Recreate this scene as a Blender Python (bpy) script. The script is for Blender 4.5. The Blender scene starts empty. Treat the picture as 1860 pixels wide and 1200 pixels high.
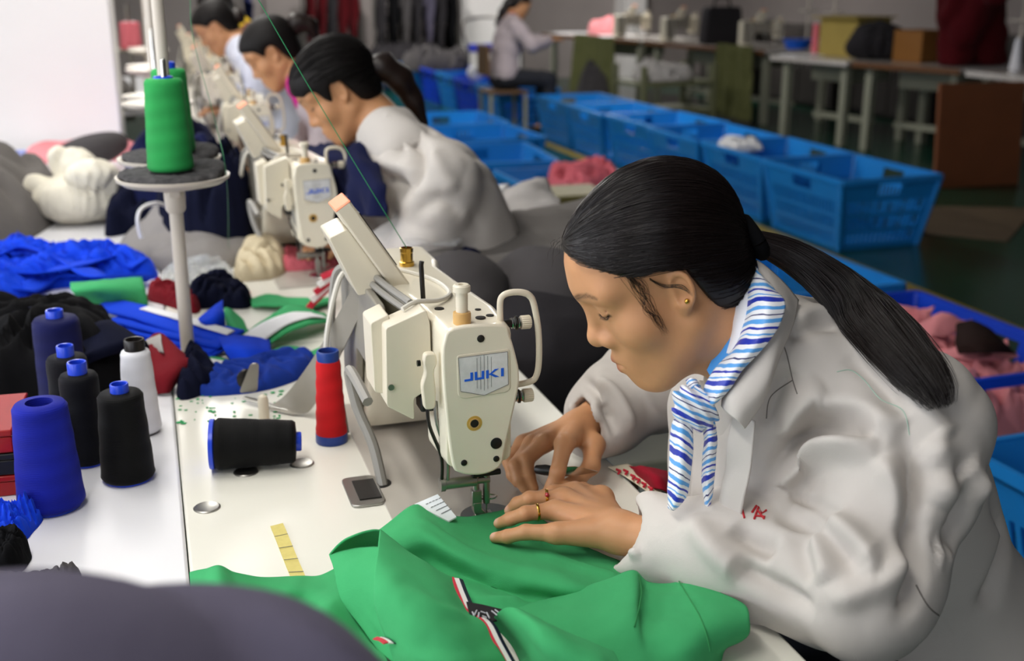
import bpy, bmesh, math, random
import numpy as np
from mathutils import Vector, Matrix, Euler
from mathutils.bvhtree import BVHTree
from mathutils.geometry import delaunay_2d_cdt
from mathutils import noise as mnoise

SC = bpy.context.scene
COL = SC.collection
R = math.radians
random.seed(7)

# ------------------------------------------------------------------ camera
CAM_H, PITCH, YAW, FPX = 1.43, R(17.0), R(17.5), 2075.0
sp, cp, sy, cy = math.sin(PITCH), math.cos(PITCH), math.sin(YAW), math.cos(YAW)
RV, UV, FV = Vector((cy, -sy, 0)), Vector((sp*sy, sp*cy, cp)), Vector((cp*sy, cp*cy, -sp))
EYE = Vector((0, 0, CAM_H))
cd = bpy.data.cameras.new('camera')
cam = bpy.data.objects.new('camera', cd)
COL.objects.link(cam)
cam.matrix_world = Matrix.Translation(EYE) @ Matrix((RV, UV, -FV)).transposed().to_4x4()
cd.sensor_width = 36.0
cd.lens = FPX/1860*36.0
cd.clip_start = 0.02
cd.dof.use_dof = True
cd.dof.focus_distance = 1.36
cd.dof.aperture_fstop = 4.2
SC.camera = cam

def ray(px, py):
    return FV + RV*((px-930)/FPX) + UV*((600-py)/FPX)
def T(px, py, h=.76):          # the point of the level h that a sight line meets
    d = ray(px, py); return EYE + d*((h-CAM_H)/d.z)
def atY(px, py, Y):
    d = ray(px, py); return EYE + d*(Y/d.y)
def atX(px, py, X):
    d = ray(px, py); return EYE + d*(X/d.x)
def atD(px, py, z):
    return EYE + ray(px, py)*z

# ------------------------------------------------------------------ objects
def tag(o, label=None, cat=None, group=None, kind=None):
    if label: o['label'] = label
    if cat: o['category'] = cat
    if group: o['group'] = group
    if kind: o['kind'] = kind
    return o

def empty(name, loc, label, cat, group=None, rot=(0, 0, 0)):
    o = bpy.data.objects.new(name, None)
    COL.objects.link(o)
    o.location = loc; o.rotation_euler = rot
    o.empty_display_size = .05
    return tag(o, label, cat, group)

def link_mesh(name, me, m, parent=None):
    o = bpy.data.objects.new(name, me)
    if m is not None:
        for x in (m if isinstance(m, (list, tuple)) else [m]):
            me.materials.append(x)
    COL.objects.link(o)
    if parent is not None: o.parent = parent
    return o

def kids(o):
    return list(o.children)

def dup(o, loc=None, rotz=None, label=None, group=None, parent=None):
    c = o.copy(); COL.objects.link(c)
    if parent is not None: c.parent = parent
    if loc is not None: c.location = loc
    if rotz is not None: c.rotation_euler = (0, 0, rotz)
    if label: c['label'] = label
    if group: c['group'] = group
    for ch in list(o.children): dup(ch, parent=c)
    return c

class MB:
    """collects vertices and faces of one mesh"""
    def __init__(s): s.v = []; s.f = []; s.mi = []
    def add(s, vs, fs, mi=0):
        n = len(s.v); s.v += [tuple(p) for p in vs]
        s.f += [tuple(i+n for i in f) for f in fs]; s.mi += [mi]*len(fs); return s
    def box(s, c, d, mi=0, M=None):
        x, y, z = (k/2 for k in d); c = Vector(c)
        vs = [Vector((a*x, b*y, e*z)) for a in (-1, 1) for b in (-1, 1) for e in (-1, 1)]
        if M is not None: vs = [M @ p for p in vs]
        return s.add([c+p for p in vs], [(0, 1, 3, 2), (4, 6, 7, 5), (0, 4, 5, 1), (2, 3, 7, 6), (0, 2, 6, 4), (1, 5, 7, 3)], mi)
    def prism(s, outline, axis, a, b, mi=0, inset=0, scale_b=None):
        """outline: 2D points in the plane normal to axis, extruded a..b"""
        n = len(outline)
        cx = sum(p[0] for p in outline)/n; cz = sum(p[1] for p in outline)/n
        def at(p, t):
            u, w = p
            return {'x': (t, u, w), 'y': (u, t, w), 'z': (u, w, t)}[axis]
        ob = outline if scale_b is None else [(cx+(p[0]-cx)*scale_b, cz+(p[1]-cz)*scale_b) for p in outline]
        vs = [at(p, a) for p in outline] + [at(p, b) for p in ob]
        fs = [tuple(range(n)), tuple(range(2*n-1, n-1, -1))] + [(i, i+n, (i+1) % n+n, (i+1) % n) for i in range(n)]
        return s.add(vs, fs, mi)
    def rings(s, rings, cap=True, mi=0, closed=True):
        n = len(rings[0]); vs = [p for r in rings for p in r]; fs = []
        for k in range(len(rings)-1):
            for i in range(n if closed else n-1):
                j = (i+1) % n
                fs.append((k*n+i, k*n+j, (k+1)*n+j, (k+1)*n+i))
        if cap and closed:
            fs.append(tuple(range(n-1, -1, -1))); m = (len(rings)-1)*n
            fs.append(tuple(range(m, m+n)))
        return s.add(vs, fs, mi)
    def lathe(s, prof, c=(0, 0, 0), n=32, axis='z', mi=0, cap=True):
        rs = []
        for r, h in prof:
            ring = []
            for i in range(n):
                a = 2*math.pi*i/n; u, w = r*math.cos(a), r*math.sin(a)
                p = {'z': (u, w, h), 'y': (w, h, u), 'x': (h, u, w)}[axis]
                ring.append((c[0]+p[0], c[1]+p[1], c[2]+p[2]))
            rs.append(ring)
        return s.rings(rs, cap, mi)
    def tube(s, pts, r, n=10, mi=0, cap=True, flat=None, up=None):
        pts = [Vector(p) for p in pts]; m = len(pts)
        rs = [r]*m if not isinstance(r, (list, tuple)) else r
        tan = []
        for i in range(m):
            t = pts[min(i+1, m-1)] - pts[max(i-1, 0)]
            tan.append(t.normalized() if t.length > 1e-9 else Vector((0, 0, 1)))
        t0 = tan[0]
        u = Vector(up) if up else (Vector((0, 0, 1)) if abs(t0.z) < .9 else Vector((1, 0, 0)))
        u = (u - t0*u.dot(t0)).normalized(); rings = []
        for i in range(m):
            t = tan[i]; u = (u - t*u.dot(t)).normalized(); w = t.cross(u)
            fu = 1 if flat is None else flat
            rings.append([pts[i]+u*(rs[i]*fu*math.cos(2*math.pi*k/n))+w*(rs[i]*math.sin(2*math.pi*k/n)) for k in range(n)])
        return s.rings(rings, cap, mi)
    def sphere(s, c, r, n=16, mi=0):
        r = (r, r, r) if not isinstance(r, (list, tuple)) else r
        m = n//2; rs = []
        for k in range(m+1):
            a = math.pi*(k+.02)/(m+.04) - math.pi/2
            rs.append([(c[0]+r[0]*math.cos(a)*math.cos(2*math.pi*i/n), c[1]+r[1]*math.cos(a)*math.sin(2*math.pi*i/n), c[2]+r[2]*math.sin(a)) for i in range(n)])
        return s.rings(rs, True, mi)
    def mesh(s, name, smooth=True, angle=40):
        me = bpy.data.meshes.new(name); me.from_pydata(s.v, [], s.f); me.update()
        if any(s.mi): me.polygons.foreach_set('material_index', s.mi)
        bm = bmesh.new(); bm.from_mesh(me); bmesh.ops.recalc_face_normals(bm, faces=bm.faces); bm.to_mesh(me); bm.free()
        if smooth:
            me.polygons.foreach_set('use_smooth', [True]*len(me.polygons))
            if angle: me.set_sharp_from_angle(angle=R(angle))
        return me
    def build(s, name, m, parent=None, bev=0, smooth=True, angle=40, seg=2, sub=0):
        o = link_mesh(name, s.mesh(name, smooth, angle), m, parent)
        if bev:
            b = o.modifiers.new('bevel', 'BEVEL'); b.width = bev; b.segments = seg; b.limit_method = 'ANGLE'; b.angle_limit = R(35)
            b.harden_normals = False
        if sub:
            d = o.modifiers.new('sub', 'SUBSURF'); d.levels = d.render_levels = sub
        return o

def np_mesh(name, v, f, smooth=True):
    """mesh from arrays: v (n,3), f (m,3|4)"""
    me = bpy.data.meshes.new(name)
    v = np.asarray(v, np.float32); f = np.asarray(f, np.int32); k = f.shape[1]
    me.vertices.add(len(v)); me.vertices.foreach_set('co', v.ravel())
    me.loops.add(f.size); me.loops.foreach_set('vertex_index', f.ravel())
    me.polygons.add(len(f)); me.polygons.foreach_set('loop_start', np.arange(0, f.size, k, dtype=np.int32))
    me.update(calc_edges=True)
    if smooth: me.polygons.foreach_set('use_smooth', np.ones(len(f), bool))
    return me

def catmull(pts, n=8, closed=False):
    P = [Vector(p) for p in pts]; out = []; m = len(P)
    for i in range(m if closed else m-1):
        if closed: p0, p1, p2, p3 = P[i-1], P[i], P[(i+1) % m], P[(i+2) % m]
        else: p0, p1, p2, p3 = P[max(i-1, 0)], P[i], P[i+1], P[min(i+2, m-1)]
        for k in range(n):
            t = k/n
            out.append(.5*((2*p1)+(p2-p0)*t+(2*p0-5*p1+4*p2-p3)*t*t+(3*p1-p0-3*p2+p3)*t**3))
    if not closed: out.append(P[-1])
    return out

# ------------------------------------------------------------------ materials
def lin(h):
    if isinstance(h, (tuple, list)): return tuple(h)[:3]+(1,)
    h = h.lstrip('#'); c = [int(h[i:i+2], 16)/255 for i in (0, 2, 4)]
    return tuple(x/12.92 if x <= .04045 else ((x+.055)/1.055)**2.4 for x in c)+(1,)

def nd(nt, t, **kw):
    n = nt.nodes.new(t)
    for k, v in kw.items():
        if k.startswith('i_'): n.inputs[k[2:].replace('_', ' ')].default_value = v
        else: setattr(n, k, v)
    return n

def mat(name, col, rough=.5, metal=0, spec=.5, var=None, bump=None, sheen=0, coat=0, sss=None, alpha=None, trans=0, ior=1.45, weave=None, stain=None, emit=None):
    m = bpy.data.materials.new(name); m.use_nodes = True
    nt = m.node_tree; b = nt.nodes['Principled BSDF']; L = nt.links.new
    c = lin(col)
    b.inputs['Base Color'].default_value = c; b.inputs['Roughness'].default_value = rough; b.inputs['Metallic'].default_value = metal
    b.inputs['Specular IOR Level'].default_value = spec; b.inputs['IOR'].default_value = ior
    if sheen:
        b.inputs['Sheen Weight'].default_value = sheen; b.inputs['Sheen Roughness'].default_value = .5
        b.inputs['Sheen Tint'].default_value = tuple(min(1, x*.6+.2) for x in c[:3])+(1,)
    if coat: b.inputs['Coat Weight'].default_value = coat; b.inputs['Coat Roughness'].default_value = .08
    if sss:
        b.inputs['Subsurface Weight'].default_value = sss[0]; b.inputs['Subsurface Radius'].default_value = (1, .35, .18); b.inputs['Subsurface Scale'].default_value = sss[1]
    if trans: b.inputs['Transmission Weight'].default_value = trans
    if alpha is not None: b.inputs['Alpha'].default_value = alpha
    tc = nd(nt, 'ShaderNodeTexCoord')
    cur = None
    if var:                                   # (scale, strength[, second colour])
        n = nd(nt, 'ShaderNodeTexNoise', i_Scale=var[0], i_Detail=6.0, i_Roughness=.6); L(tc.outputs['Object'], n.inputs['Vector'])
        r = nd(nt, 'ShaderNodeMapRange'); r.inputs[1].default_value = .3; r.inputs[2].default_value = .7; r.inputs[3].default_value = 0; r.inputs[4].default_value = var[1]
        L(n.outputs['Fac'], r.inputs[0])
        x = nd(nt, 'ShaderNodeMix', data_type='RGBA'); x.inputs[6].default_value = c
        x.inputs[7].default_value = lin(var[2]) if len(var) > 2 else tuple(k*.55 for k in c[:3])+(1,)
        L(r.outputs[0], x.inputs[0]); L(x.outputs[2], b.inputs['Base Color']); cur = x
    hb = None
    if weave:                                 # (threads per metre, strength): twill bump
        w = nd(nt, 'ShaderNodeTexWave', i_Scale=weave[0], i_Distortion=.6, i_Detail=1.0); w.bands_direction = 'DIAGONAL'
        L(tc.outputs['Object'], w.inputs['Vector'])
        bp = nd(nt, 'ShaderNodeBump', i_Strength=weave[1], i_Distance=.0006); L(w.outputs['Fac'], bp.inputs['Height']); hb = bp
    if bump:                                  # list of (scale, strength, distance)
        for s_, st, di in (bump if isinstance(bump, list) else [bump]):
            n = nd(nt, 'ShaderNodeTexNoise', i_Scale=s_, i_Detail=5.0); L(tc.outputs['Object'], n.inputs['Vector'])
            bp = nd(nt, 'ShaderNodeBump', i_Strength=st, i_Distance=di); L(n.outputs['Fac'], bp.inputs['Height'])
            if hb: L(hb.outputs['Normal'], bp.inputs['Normal'])
            hb = bp
    if hb: L(hb.outputs['Normal'], b.inputs['Normal'])
    if emit: b.inputs['Emission Color'].default_value = lin(emit[0]); b.inputs['Emission Strength'].default_value = emit[1]
    return m

def cloth_mat(name, col, sheen=.3, scale=1.0, var=.25, rough=.85):
    return mat(name, col, rough=rough, spec=.08, sheen=sheen, var=(9*scale, var), weave=(420, .25), bump=[(900, .25, .0008), (22*scale, .35, .006)])

def thread_mat(name, col, dark=.6):
    """yarn wound crosswise in bands"""
    m = bpy.data.materials.new(name); m.use_nodes = True
    nt = m.node_tree; b = nt.nodes['Principled BSDF']; L = nt.links.new; c = lin(col)
    b.inputs['Roughness'].default_value = .7; b.inputs['Specular IOR Level'].default_value = .15; b.inputs['Sheen Weight'].default_value = .03
    tc = nd(nt, 'ShaderNodeTexCoord'); sx = nd(nt, 'ShaderNodeSeparateXYZ'); L(tc.outputs['Object'], sx.inputs[0])
    an = nd(nt, 'ShaderNodeMath', operation='ARCTAN2'); L(sx.outputs['Y'], an.inputs[0]); L(sx.outputs['X'], an.inputs[1])
    def wave(kz, ka):
        a = nd(nt, 'ShaderNodeMath', operation='MULTIPLY'); L(sx.outputs['Z'], a.inputs[0]); a.inputs[1].default_value = kz
        q = nd(nt, 'ShaderNodeMath', operation='MULTIPLY'); L(an.outputs[0], q.inputs[0]); q.inputs[1].default_value = ka
        s_ = nd(nt, 'ShaderNodeMath', operation='ADD'); L(a.outputs[0], s_.inputs[0]); L(q.outputs[0], s_.inputs[1])
        o = nd(nt, 'ShaderNodeMath', operation='SINE'); L(s_.outputs[0], o.inputs[0]); return o
    def add(p, q, op='ADD'):
        o = nd(nt, 'ShaderNodeMath', operation=op); L(p.outputs[0], o.inputs[0]); L(q.outputs[0], o.inputs[1]); return o
    band = add(wave(95, 1), wave(130, -2), 'MULTIPLY')
    fine = add(wave(2600, 3), wave(2600, -3))
    r = nd(nt, 'ShaderNodeMapRange'); r.inputs[1].default_value = -1; r.inputs[2].default_value = 1; r.inputs[3].default_value = 0; r.inputs[4].default_value = 1
    L(band.outputs[0], r.inputs[0])
    x = nd(nt, 'ShaderNodeMix', data_type='RGBA'); x.inputs[6].default_value = tuple(k*dark for k in c[:3])+(1,); x.inputs[7].default_value = c
    L(r.outputs[0], x.inputs[0]); L(x.outputs[2], b.inputs['Base Color'])
    b1 = nd(nt, 'ShaderNodeBump', i_Strength=.25, i_Distance=.0012); L(band.outputs[0], b1.inputs['Height'])
    b2 = nd(nt, 'ShaderNodeBump', i_Strength=.25, i_Distance=.0003); L(fine.outputs[0], b2.inputs['Height']); L(b1.outputs['Normal'], b2.inputs['Normal'])
    L(b2.outputs['Normal'], b.inputs['Normal'])
    return m

# ------------------------------------------------------------------ implicit surfaces
def smin(a, b, k):
    h = np.maximum(k-np.abs(a-b), 0)/k
    return np.minimum(a, b) - h*h*k*.25
def smax(a, b, k): return -smin(-a, -b, k)
def s_sph(P, c, r): return np.linalg.norm(P-np.asarray(c, np.float32), axis=1)-r
def s_ell(P, c, r, M=None):
    q = P-np.asarray(c, np.float32)
    if M is not None: q = q @ np.asarray(M, np.float32)
    r = np.asarray(r, np.float32)
    k0 = np.linalg.norm(q/r, axis=1); k1 = np.linalg.norm(q/(r*r), axis=1)
    return k0*(k0-1)/np.maximum(k1, 1e-6)
def s_cap(P, a, b, ra, rb=None):
    rb = ra if rb is None else rb
    a = np.asarray(a, np.float32); b = np.asarray(b, np.float32); d = b-a
    t = np.clip(((P-a) @ d)/max(float(d @ d), 1e-9), 0, 1)
    return np.linalg.norm(P-a-t[:, None]*d, axis=1)-(ra+(rb-ra)*t)
def s_chain(P, pts, rs, k=.01):
    d = None
    for i in range(len(pts)-1):
        e = s_cap(P, pts[i], pts[i+1], rs[i], rs[i+1])
        d = e if d is None else smin(d, e, k)
    return d

def surf_nets(fn, lo, hi, h, N=24, lip=1.6):
    """closed surface fn=0 inside lo..hi, cells of size h, as quads"""
    lo = np.asarray(lo, float); hi = np.asarray(hi, float)
    nb = np.maximum(1, np.ceil((hi-lo)/(h*N)).astype(int)); S = nb*N+2
    K = lambda i, j, k: (i*S[1]+j)*S[2]+k
    bi = np.stack(np.meshgrid(*[np.arange(n) for n in nb], indexing='ij'), -1).reshape(-1, 3)
    cen = lo+(bi+.5)*N*h
    dc = fn(cen.astype(np.float32)); rad = N*h*.5*math.sqrt(3)*lip+h
    bi = bi[np.abs(dc) < rad]
    g = np.stack(np.meshgrid(*[np.arange(N+1)]*3, indexing='ij'), -1).reshape(-1, 3)
    VK, VP, Q = [], [], []
    for b in bi:
        base = b*N
        D = fn((lo+(base+g)*h).astype(np.float32)).reshape(N+1, N+1, N+1)
        ins = D < 0
        if ins.all() or not ins.any(): continue
        # vertices
        cnt = np.zeros((N, N, N), np.int16)
        for a in (0, 1):
            for c in (0, 1):
                for e in (0, 1): cnt += ins[a:N+a, c:N+c, e:N+e]
        act = np.argwhere((cnt > 0) & (cnt < 8))
        if len(act):
            acc = np.zeros((len(act), 3)); num = np.zeros(len(act))
            ii, jj, kk = act.T
            cor = [(a, c, e) for a in (0, 1) for c in (0, 1) for e in (0, 1)]
            vals = {c: D[ii+c[0], jj+c[1], kk+c[2]] for c in cor}
            for c0 in cor:
                for ax in range(3):
                    if c0[ax]: continue
                    c1 = list(c0); c1[ax] = 1; c1 = tuple(c1)
                    d0, d1 = vals[c0], vals[c1]; m = (d0 < 0) != (d1 < 0)
                    t = np.where(m, d0/np.where(m, d0-d1, 1), 0)
                    p = np.array(c0, float)[None, :].repeat(len(act), 0); p[:, ax] = t
                    acc += np.where(m[:, None], p, 0); num += m
            VK.append(K(ii+base[0], jj+base[1], kk+base[2])); VP.append(lo+(act+base+acc/num[:, None])*h)
        for ax in range(3):
            sl0 = [slice(0, N)]*3; sl1 = [slice(0, N)]*3; sl1[ax] = slice(1, N+1)
            m0, m1 = ins[tuple(sl0)], ins[tuple(sl1)]
            for flip in (0, 1):
                e = np.argwhere((m0 & ~m1) if not flip else (~m0 & m1))
                if not len(e): continue
                e = e+base; u, w = (ax+1) % 3, (ax+2) % 3
                c = []
                for du, dw in ((0, 0), (1, 0), (1, 1), (0, 1)):
                    q = e.copy(); q[:, u] -= du; q[:, w] -= dw; c.append(K(q[:, 0], q[:, 1], q[:, 2]))
                if flip: c = c[::-1]
                Q.append(np.stack(c, 1))
    if not VK: return np.zeros((0, 3)), np.zeros((0, 4), int)
    VK = np.concatenate(VK); VP = np.concatenate(VP); Q = np.concatenate(Q)
    o = np.argsort(VK); VK, VP = VK[o], VP[o]
    ix = np.searchsorted(VK, Q); ix = np.clip(ix, 0, len(VK)-1)
    ok = (VK[ix] == Q).all(1)
    return VP, ix[ok]

def lap_smooth(v, f, it=2, lam=.5):
    n = len(v)
    for _ in range(it):
        acc = np.zeros((n, 3)); c = np.zeros(n)
        k = f.shape[1]
        for a in range(k):
            i, j = f[:, a], f[:, (a+1) % k]
            np.add.at(acc, i, v[j]); np.add.at(c, i, 1)
            np.add.at(acc, j, v[i]); np.add.at(c, j, 1)
        v = v+lam*(acc/np.maximum(c, 1)[:, None]-v)
    return v

def vnormals(v, f):
    a, b, c = v[f[:, 0]], v[f[:, 1]], v[f[:, 2]]
    n = np.cross(b-a, c-a)
    if f.shape[1] == 4: n = n+np.cross(c-a, v[f[:, 3]]-a)
    out = np.zeros_like(v)
    for k in range(f.shape[1]): np.add.at(out, f[:, k], n)
    return out/np.maximum(np.linalg.norm(out, axis=1), 1e-12)[:, None]

def polydist(P, pts):
    """distance to a polyline and the parameter 0..1 along it"""
    pts = np.asarray(pts, float); best = np.full(len(P), 1e9); par = np.zeros(len(P)); n = len(pts)-1
    for i in range(n):
        d = pts[i+1]-pts[i]; t = np.clip(((P-pts[i]) @ d)/max(d @ d, 1e-12), 0, 1)
        e = np.linalg.norm(P-pts[i]-t[:, None]*d, axis=1); m = e < best
        best[m] = e[m]; par[m] = (i+t[m])/n
    return best, par

def vnoise(P, s, seed=0.0):
    """smooth value noise of an (n,3) array, about -1..1"""
    q = np.asarray(P, float)*s+seed*17.31; i = np.floor(q).astype(np.int64); f = q-i; f = f*f*(3-2*f)
    def hsh(a, b, c):
        n = (a*374761393+b*668265263+c*2147483647+int(seed*1013)) & 0x7fffffff
        n = ((n ^ (n >> 13))*1274126177) & 0x7fffffff
        n = (n ^ (n >> 16)) & 0xffff
        return n/32767.5-1
    r = 0
    for a in (0, 1):
        for b in (0, 1):
            for c in (0, 1):
                w = (f[:, 0] if a else 1-f[:, 0])*(f[:, 1] if b else 1-f[:, 1])*(f[:, 2] if c else 1-f[:, 2])
                r = r+w*hsh(i[:, 0]+a, i[:, 1]+b, i[:, 2]+c)
    return r
# ================================================================== room
M = {}
M['floor'] = mat('green_floor_paint', '#12402f', rough=.22, spec=.5, var=(1.6, .5, '#0a2a20'), bump=(14, .06, .004))
M['wall'] = mat('wall_paint', '#a39a98', rough=.8, var=(1.2, .25))
M['white_wall'] = mat('white_column_paint', '#f6f3f2', rough=.75, var=(2, .06))
M['ceiling'] = mat('ceiling_paint', '#b5b2ae', rough=.9)
M['line'] = mat('floor_line_paint', '#8d7a26', rough=.5, var=(6, .6))
M['steel'] = mat('brushed_steel', '#a9a7a2', rough=.36, metal=1)
M['chrome'] = mat('chrome', '#d9d7d2', rough=.1, metal=1)
M['dark_steel'] = mat('dark_steel', '#3a3836', rough=.35, metal=.9)
M['black_plastic'] = mat('black_plastic', '#131212', rough=.4)
M['white_lam'] = mat('white_laminate', '#e6e6ea', rough=.3, var=(3, .05))
M['cream_lam'] = mat('cream_laminate', '#e9e7dc', rough=.26, var=(3.5, .07))
M['leg_paint'] = mat('grey_green_leg_paint', '#8f9080', rough=.5)
M['pole'] = mat('cream_pole_paint', '#cfc6ba', rough=.4)

def structure(name, m, mb, **k):
    return tag(mb.build(name, m, None, smooth=False, **k), kind='structure')

structure('floor', M['floor'], MB().box((2.5, 8.5, -.05), (13.2, 25, .1)))
structure('ceiling', M['ceiling'], MB().box((2.5, 8.5, 3.45), (13.2, 25, .1)))
structure('wall_back', M['wall'], MB().box((2.5, 17.1, 1.7), (13.2, .2, 3.4)))
structure('wall_right', M['wall'], MB().box((9.1, 8.5, 1.7), (.2, 25, 3.4)))
# wall behind the photographer and wall on the left, both with window openings
def wall_with_holes(name, axis, pos, a0, a1, holes, zs=.95, zt=2.7):
    mb = MB(); th = .2
    def seg(u0, u1, z0, z1):
        c, d = ((u0+u1)/2, u1-u0), z1-z0
        if axis == 'x': mb.box((pos, c[0], (z0+z1)/2), (th, c[1], d))
        else: mb.box((c[0], pos, (z0+z1)/2), (c[1], th, d))
    u = a0
    for h0, h1 in holes:
        seg(u, h0, 0, 3.4); seg(h0, h1, 0, zs); seg(h0, h1, zt, 3.4); u = h1
    seg(u, a1, 0, 3.4)
    structure(name, M['wall'], mb)
WL = [(-2.6, -.4), (.2, 2.4), (3.0, 5.0)]
WF = [(-3.2, -.9)]
wall_with_holes('wall_left', 'x', -4.1, -4, 21, WL)
wall_with_holes('wall_front', 'y', -4.1, -4.1, 9.1, WF)
M['win_frame'] = mat('window_frame_paint', '#d8d6d0', rough=.4)
wn = 0
for axis, pos, holes in (('x', -4.1, WL), ('y', -4.1, WF)):
    for h0, h1 in holes:
        wn += 1; mb = MB(); c = (h0+h1)/2; w = h1-h0
        for u in (h0+.03, c, h1-.03):
            mb.box((pos, u, 1.825) if axis == 'x' else (u, pos, 1.825), (.06, .06, 1.75) if axis == 'x' else (.06, .06, 1.75))
        for z in (.98, 1.82, 2.67):
            mb.box((pos, c, z) if axis == 'x' else (c, pos, z), (.06, w, .06) if axis == 'x' else (w, .06, .06))
        structure('window_%d' % wn, M['win_frame'], mb)
# white square column beside the sewing row
structure('column', M['white_wall'], MB().box((-.75, 5.9, 1.7), (1.26, 1.3, 3.39)))
structure('trim_1', M['line'], MB().box((3.47, 9, .0015), (.09, 15, .003)))
structure('trim_2', M['line'], MB().box((1.35, 9, .0015), (.09, 15, .003)))
# ================================================================== sewing tables
TZ = .76
def table(name, x0, x1, y0, y1, m, label, group, z=TZ, th=.03, edge=None, legs='t', loc=None, rot=0):
    t = empty(name, loc or ((x0+x1)/2, (y0+y1)/2, 0), label, 'table', group, (0, 0, rot))
    w, d = (x1-x0), (y1-y0)
    MB().box((0, 0, z-th/2), (w, d, th)).build('tabletop', m, t, bev=.004, seg=2)
    if edge: MB().box((-w/2+.004, 0, z-th/2), (.01, d*.998, th*.9)).build('edge_band', edge, t)
    for s in (-1, 1):
        mb = MB(); yy = s*(d/2-.14)
        mb.box((0, yy, (z-th)/2+.03), (.06, .05, z-th-.06))
        mb.box((0, yy, .03), (w*.86, .06, .05)); mb.box((0, yy, z-th-.02), (w*.8, .05, .04))
        mb.build('leg', M['leg_paint'], t, bev=.004)
    MB().box((0, 0, .28), (.05, d-.33, .03)).build('stretcher', M['leg_paint'], t, bev=.003)
    return t
for k in range(6):
    table('sewing_table', 0, .6, .80+1.35*k, 2.145+1.35*k, M['cream_lam'],
          ['cream sewing table the woman with the blue scarf leans on', 'cream sewing table in front of the woman in navy-draped grey jacket',
           'cream sewing table of the woman with the magenta collar', 'cream sewing table of the woman in the pale blue-grey jacket',
           'cream sewing table of the woman with the yellow collar', 'cream sewing table at the far end of the sewing row'][k], 'sewing tables in the row')
table('side_table', -.66, -.0015, .35, 2.80, M['white_lam'], 'white side table carrying the dark thread cones', 'white side tables')
table('side_table', -.66, -.0015, 2.83, 5.2, M['white_lam'], 'white side table under the white knotted bundle and grey heaps', 'white side tables')
table('side_table', .0-.66, -.0015, 6.6, 9.0, M['white_lam'], 'white side table beyond the white column', 'white side tables')
# ================================================================== sewing machines
M['cream'] = mat('cream_enamel', '#e6dfcc', rough=.3, var=(12, .12, '#cbbb94'), coat=.2)
M['cream2'] = mat('cream_plastic', '#ddd5c2', rough=.38, var=(9, .15, '#c2b189'))
M['bed'] = mat('grey_bed_enamel', '#b9b3aa', rough=.3, var=(8, .2))
M['greybox'] = mat('grey_cast_metal', '#9c978c', rough=.42, metal=.25, var=(9, .3))
M['cable'] = mat('grey_cable', '#8d8a84', rough=.45)
M['cable_w'] = mat('white_cable', '#d3cfc4', rough=.4)
M['badge'] = mat('silver_badge', '#e2e2e2', rough=.35, metal=0, var=(60, .35, '#9a9a98'))
M['blue_ink'] = mat('blue_lettering', '#1f5fd6', rough=.4)
M['ink'] = mat('grey_ink', '#6a6a6c', rough=.5)
M['brass'] = mat('brass', '#c9a24c', rough=.22, metal=1)
M['amber'] = mat('amber_nylon', '#cba366', rough=.35)
M['stain'] = mat('oil_stain', '#c9a24e', rough=.35)
M['orange'] = mat('orange_label', '#f29a76', rough=.5)
M['black'] = mat('black_rubber', '#0c0b0b', rough=.5)
M['dark_hole'] = mat('dark_recess', '#17130e', rough=.6)

def rounded(pts, r=.01, n=4):
    """corner rounding of a 2D outline"""
    out = []; m = len(pts)
    for i in range(m):
        a, b, c = Vector(pts[i-1]), Vector(pts[i]), Vector(pts[(i+1) % m])
        ra = min(r, (a-b).length*.45); rc = min(r, (c-b).length*.45)
        p, q = b+(a-b).normalized()*ra, b+(c-b).normalized()*rc
        for k in range(n+1):
            t = k/n; v = (1-t)**2*p+2*t*(1-t)*b+t*t*q; out.append((v.x, v.y))
    return out

FACE = [(-.063, .255), (-.050, .272), (.010, .271), (.0205, .256), (.030, .222), (.0325, .203), (.0305, .181), (.015, .113), (.010, .089), (-.002, .079), (-.023, .0765), (-.046, .083), (-.055, .098), (-.0625, .171), (-.065, .223)]
FACE = [(p.x, p.z) for p in catmull([(x, 0, z) for x, z in FACE], 4, True)]
YF = -.035
def flat_shape(pts, y, m, name, parent, th=.0008):
    return MB().prism(pts, 'y', y, y-th).build(name, m, parent, smooth=False)

def letters_juki(x0, z0, w, h, sh=0.0):
    """the four block letters of the badge as outlines; x grows to the right, z up"""
    def q(*p): return [(x0+u*w, z0+v*h+sh*u) for u, v in p]
    J = [q((0, 0), (.215, 0), (.215, 1), (.15, 1), (.15, .25), (0, .25))]
    U = [q((.26, 0), (.50, 0), (.50, 1), (.435, 1), (.435, .25), (.325, .25), (.325, 1), (.26, 1))]
    K = [q((.55, 0), (.615, 0), (.615, 1), (.55, 1)), q((.615, .42), (.77, 1), (.87, 1), (.70, .52), (.88, 0), (.78, 0), (.65, .38))]
    I = [q((.93, 0), (1, 0), (1, 1), (.93, 1))]
    return J+U+K+I

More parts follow.
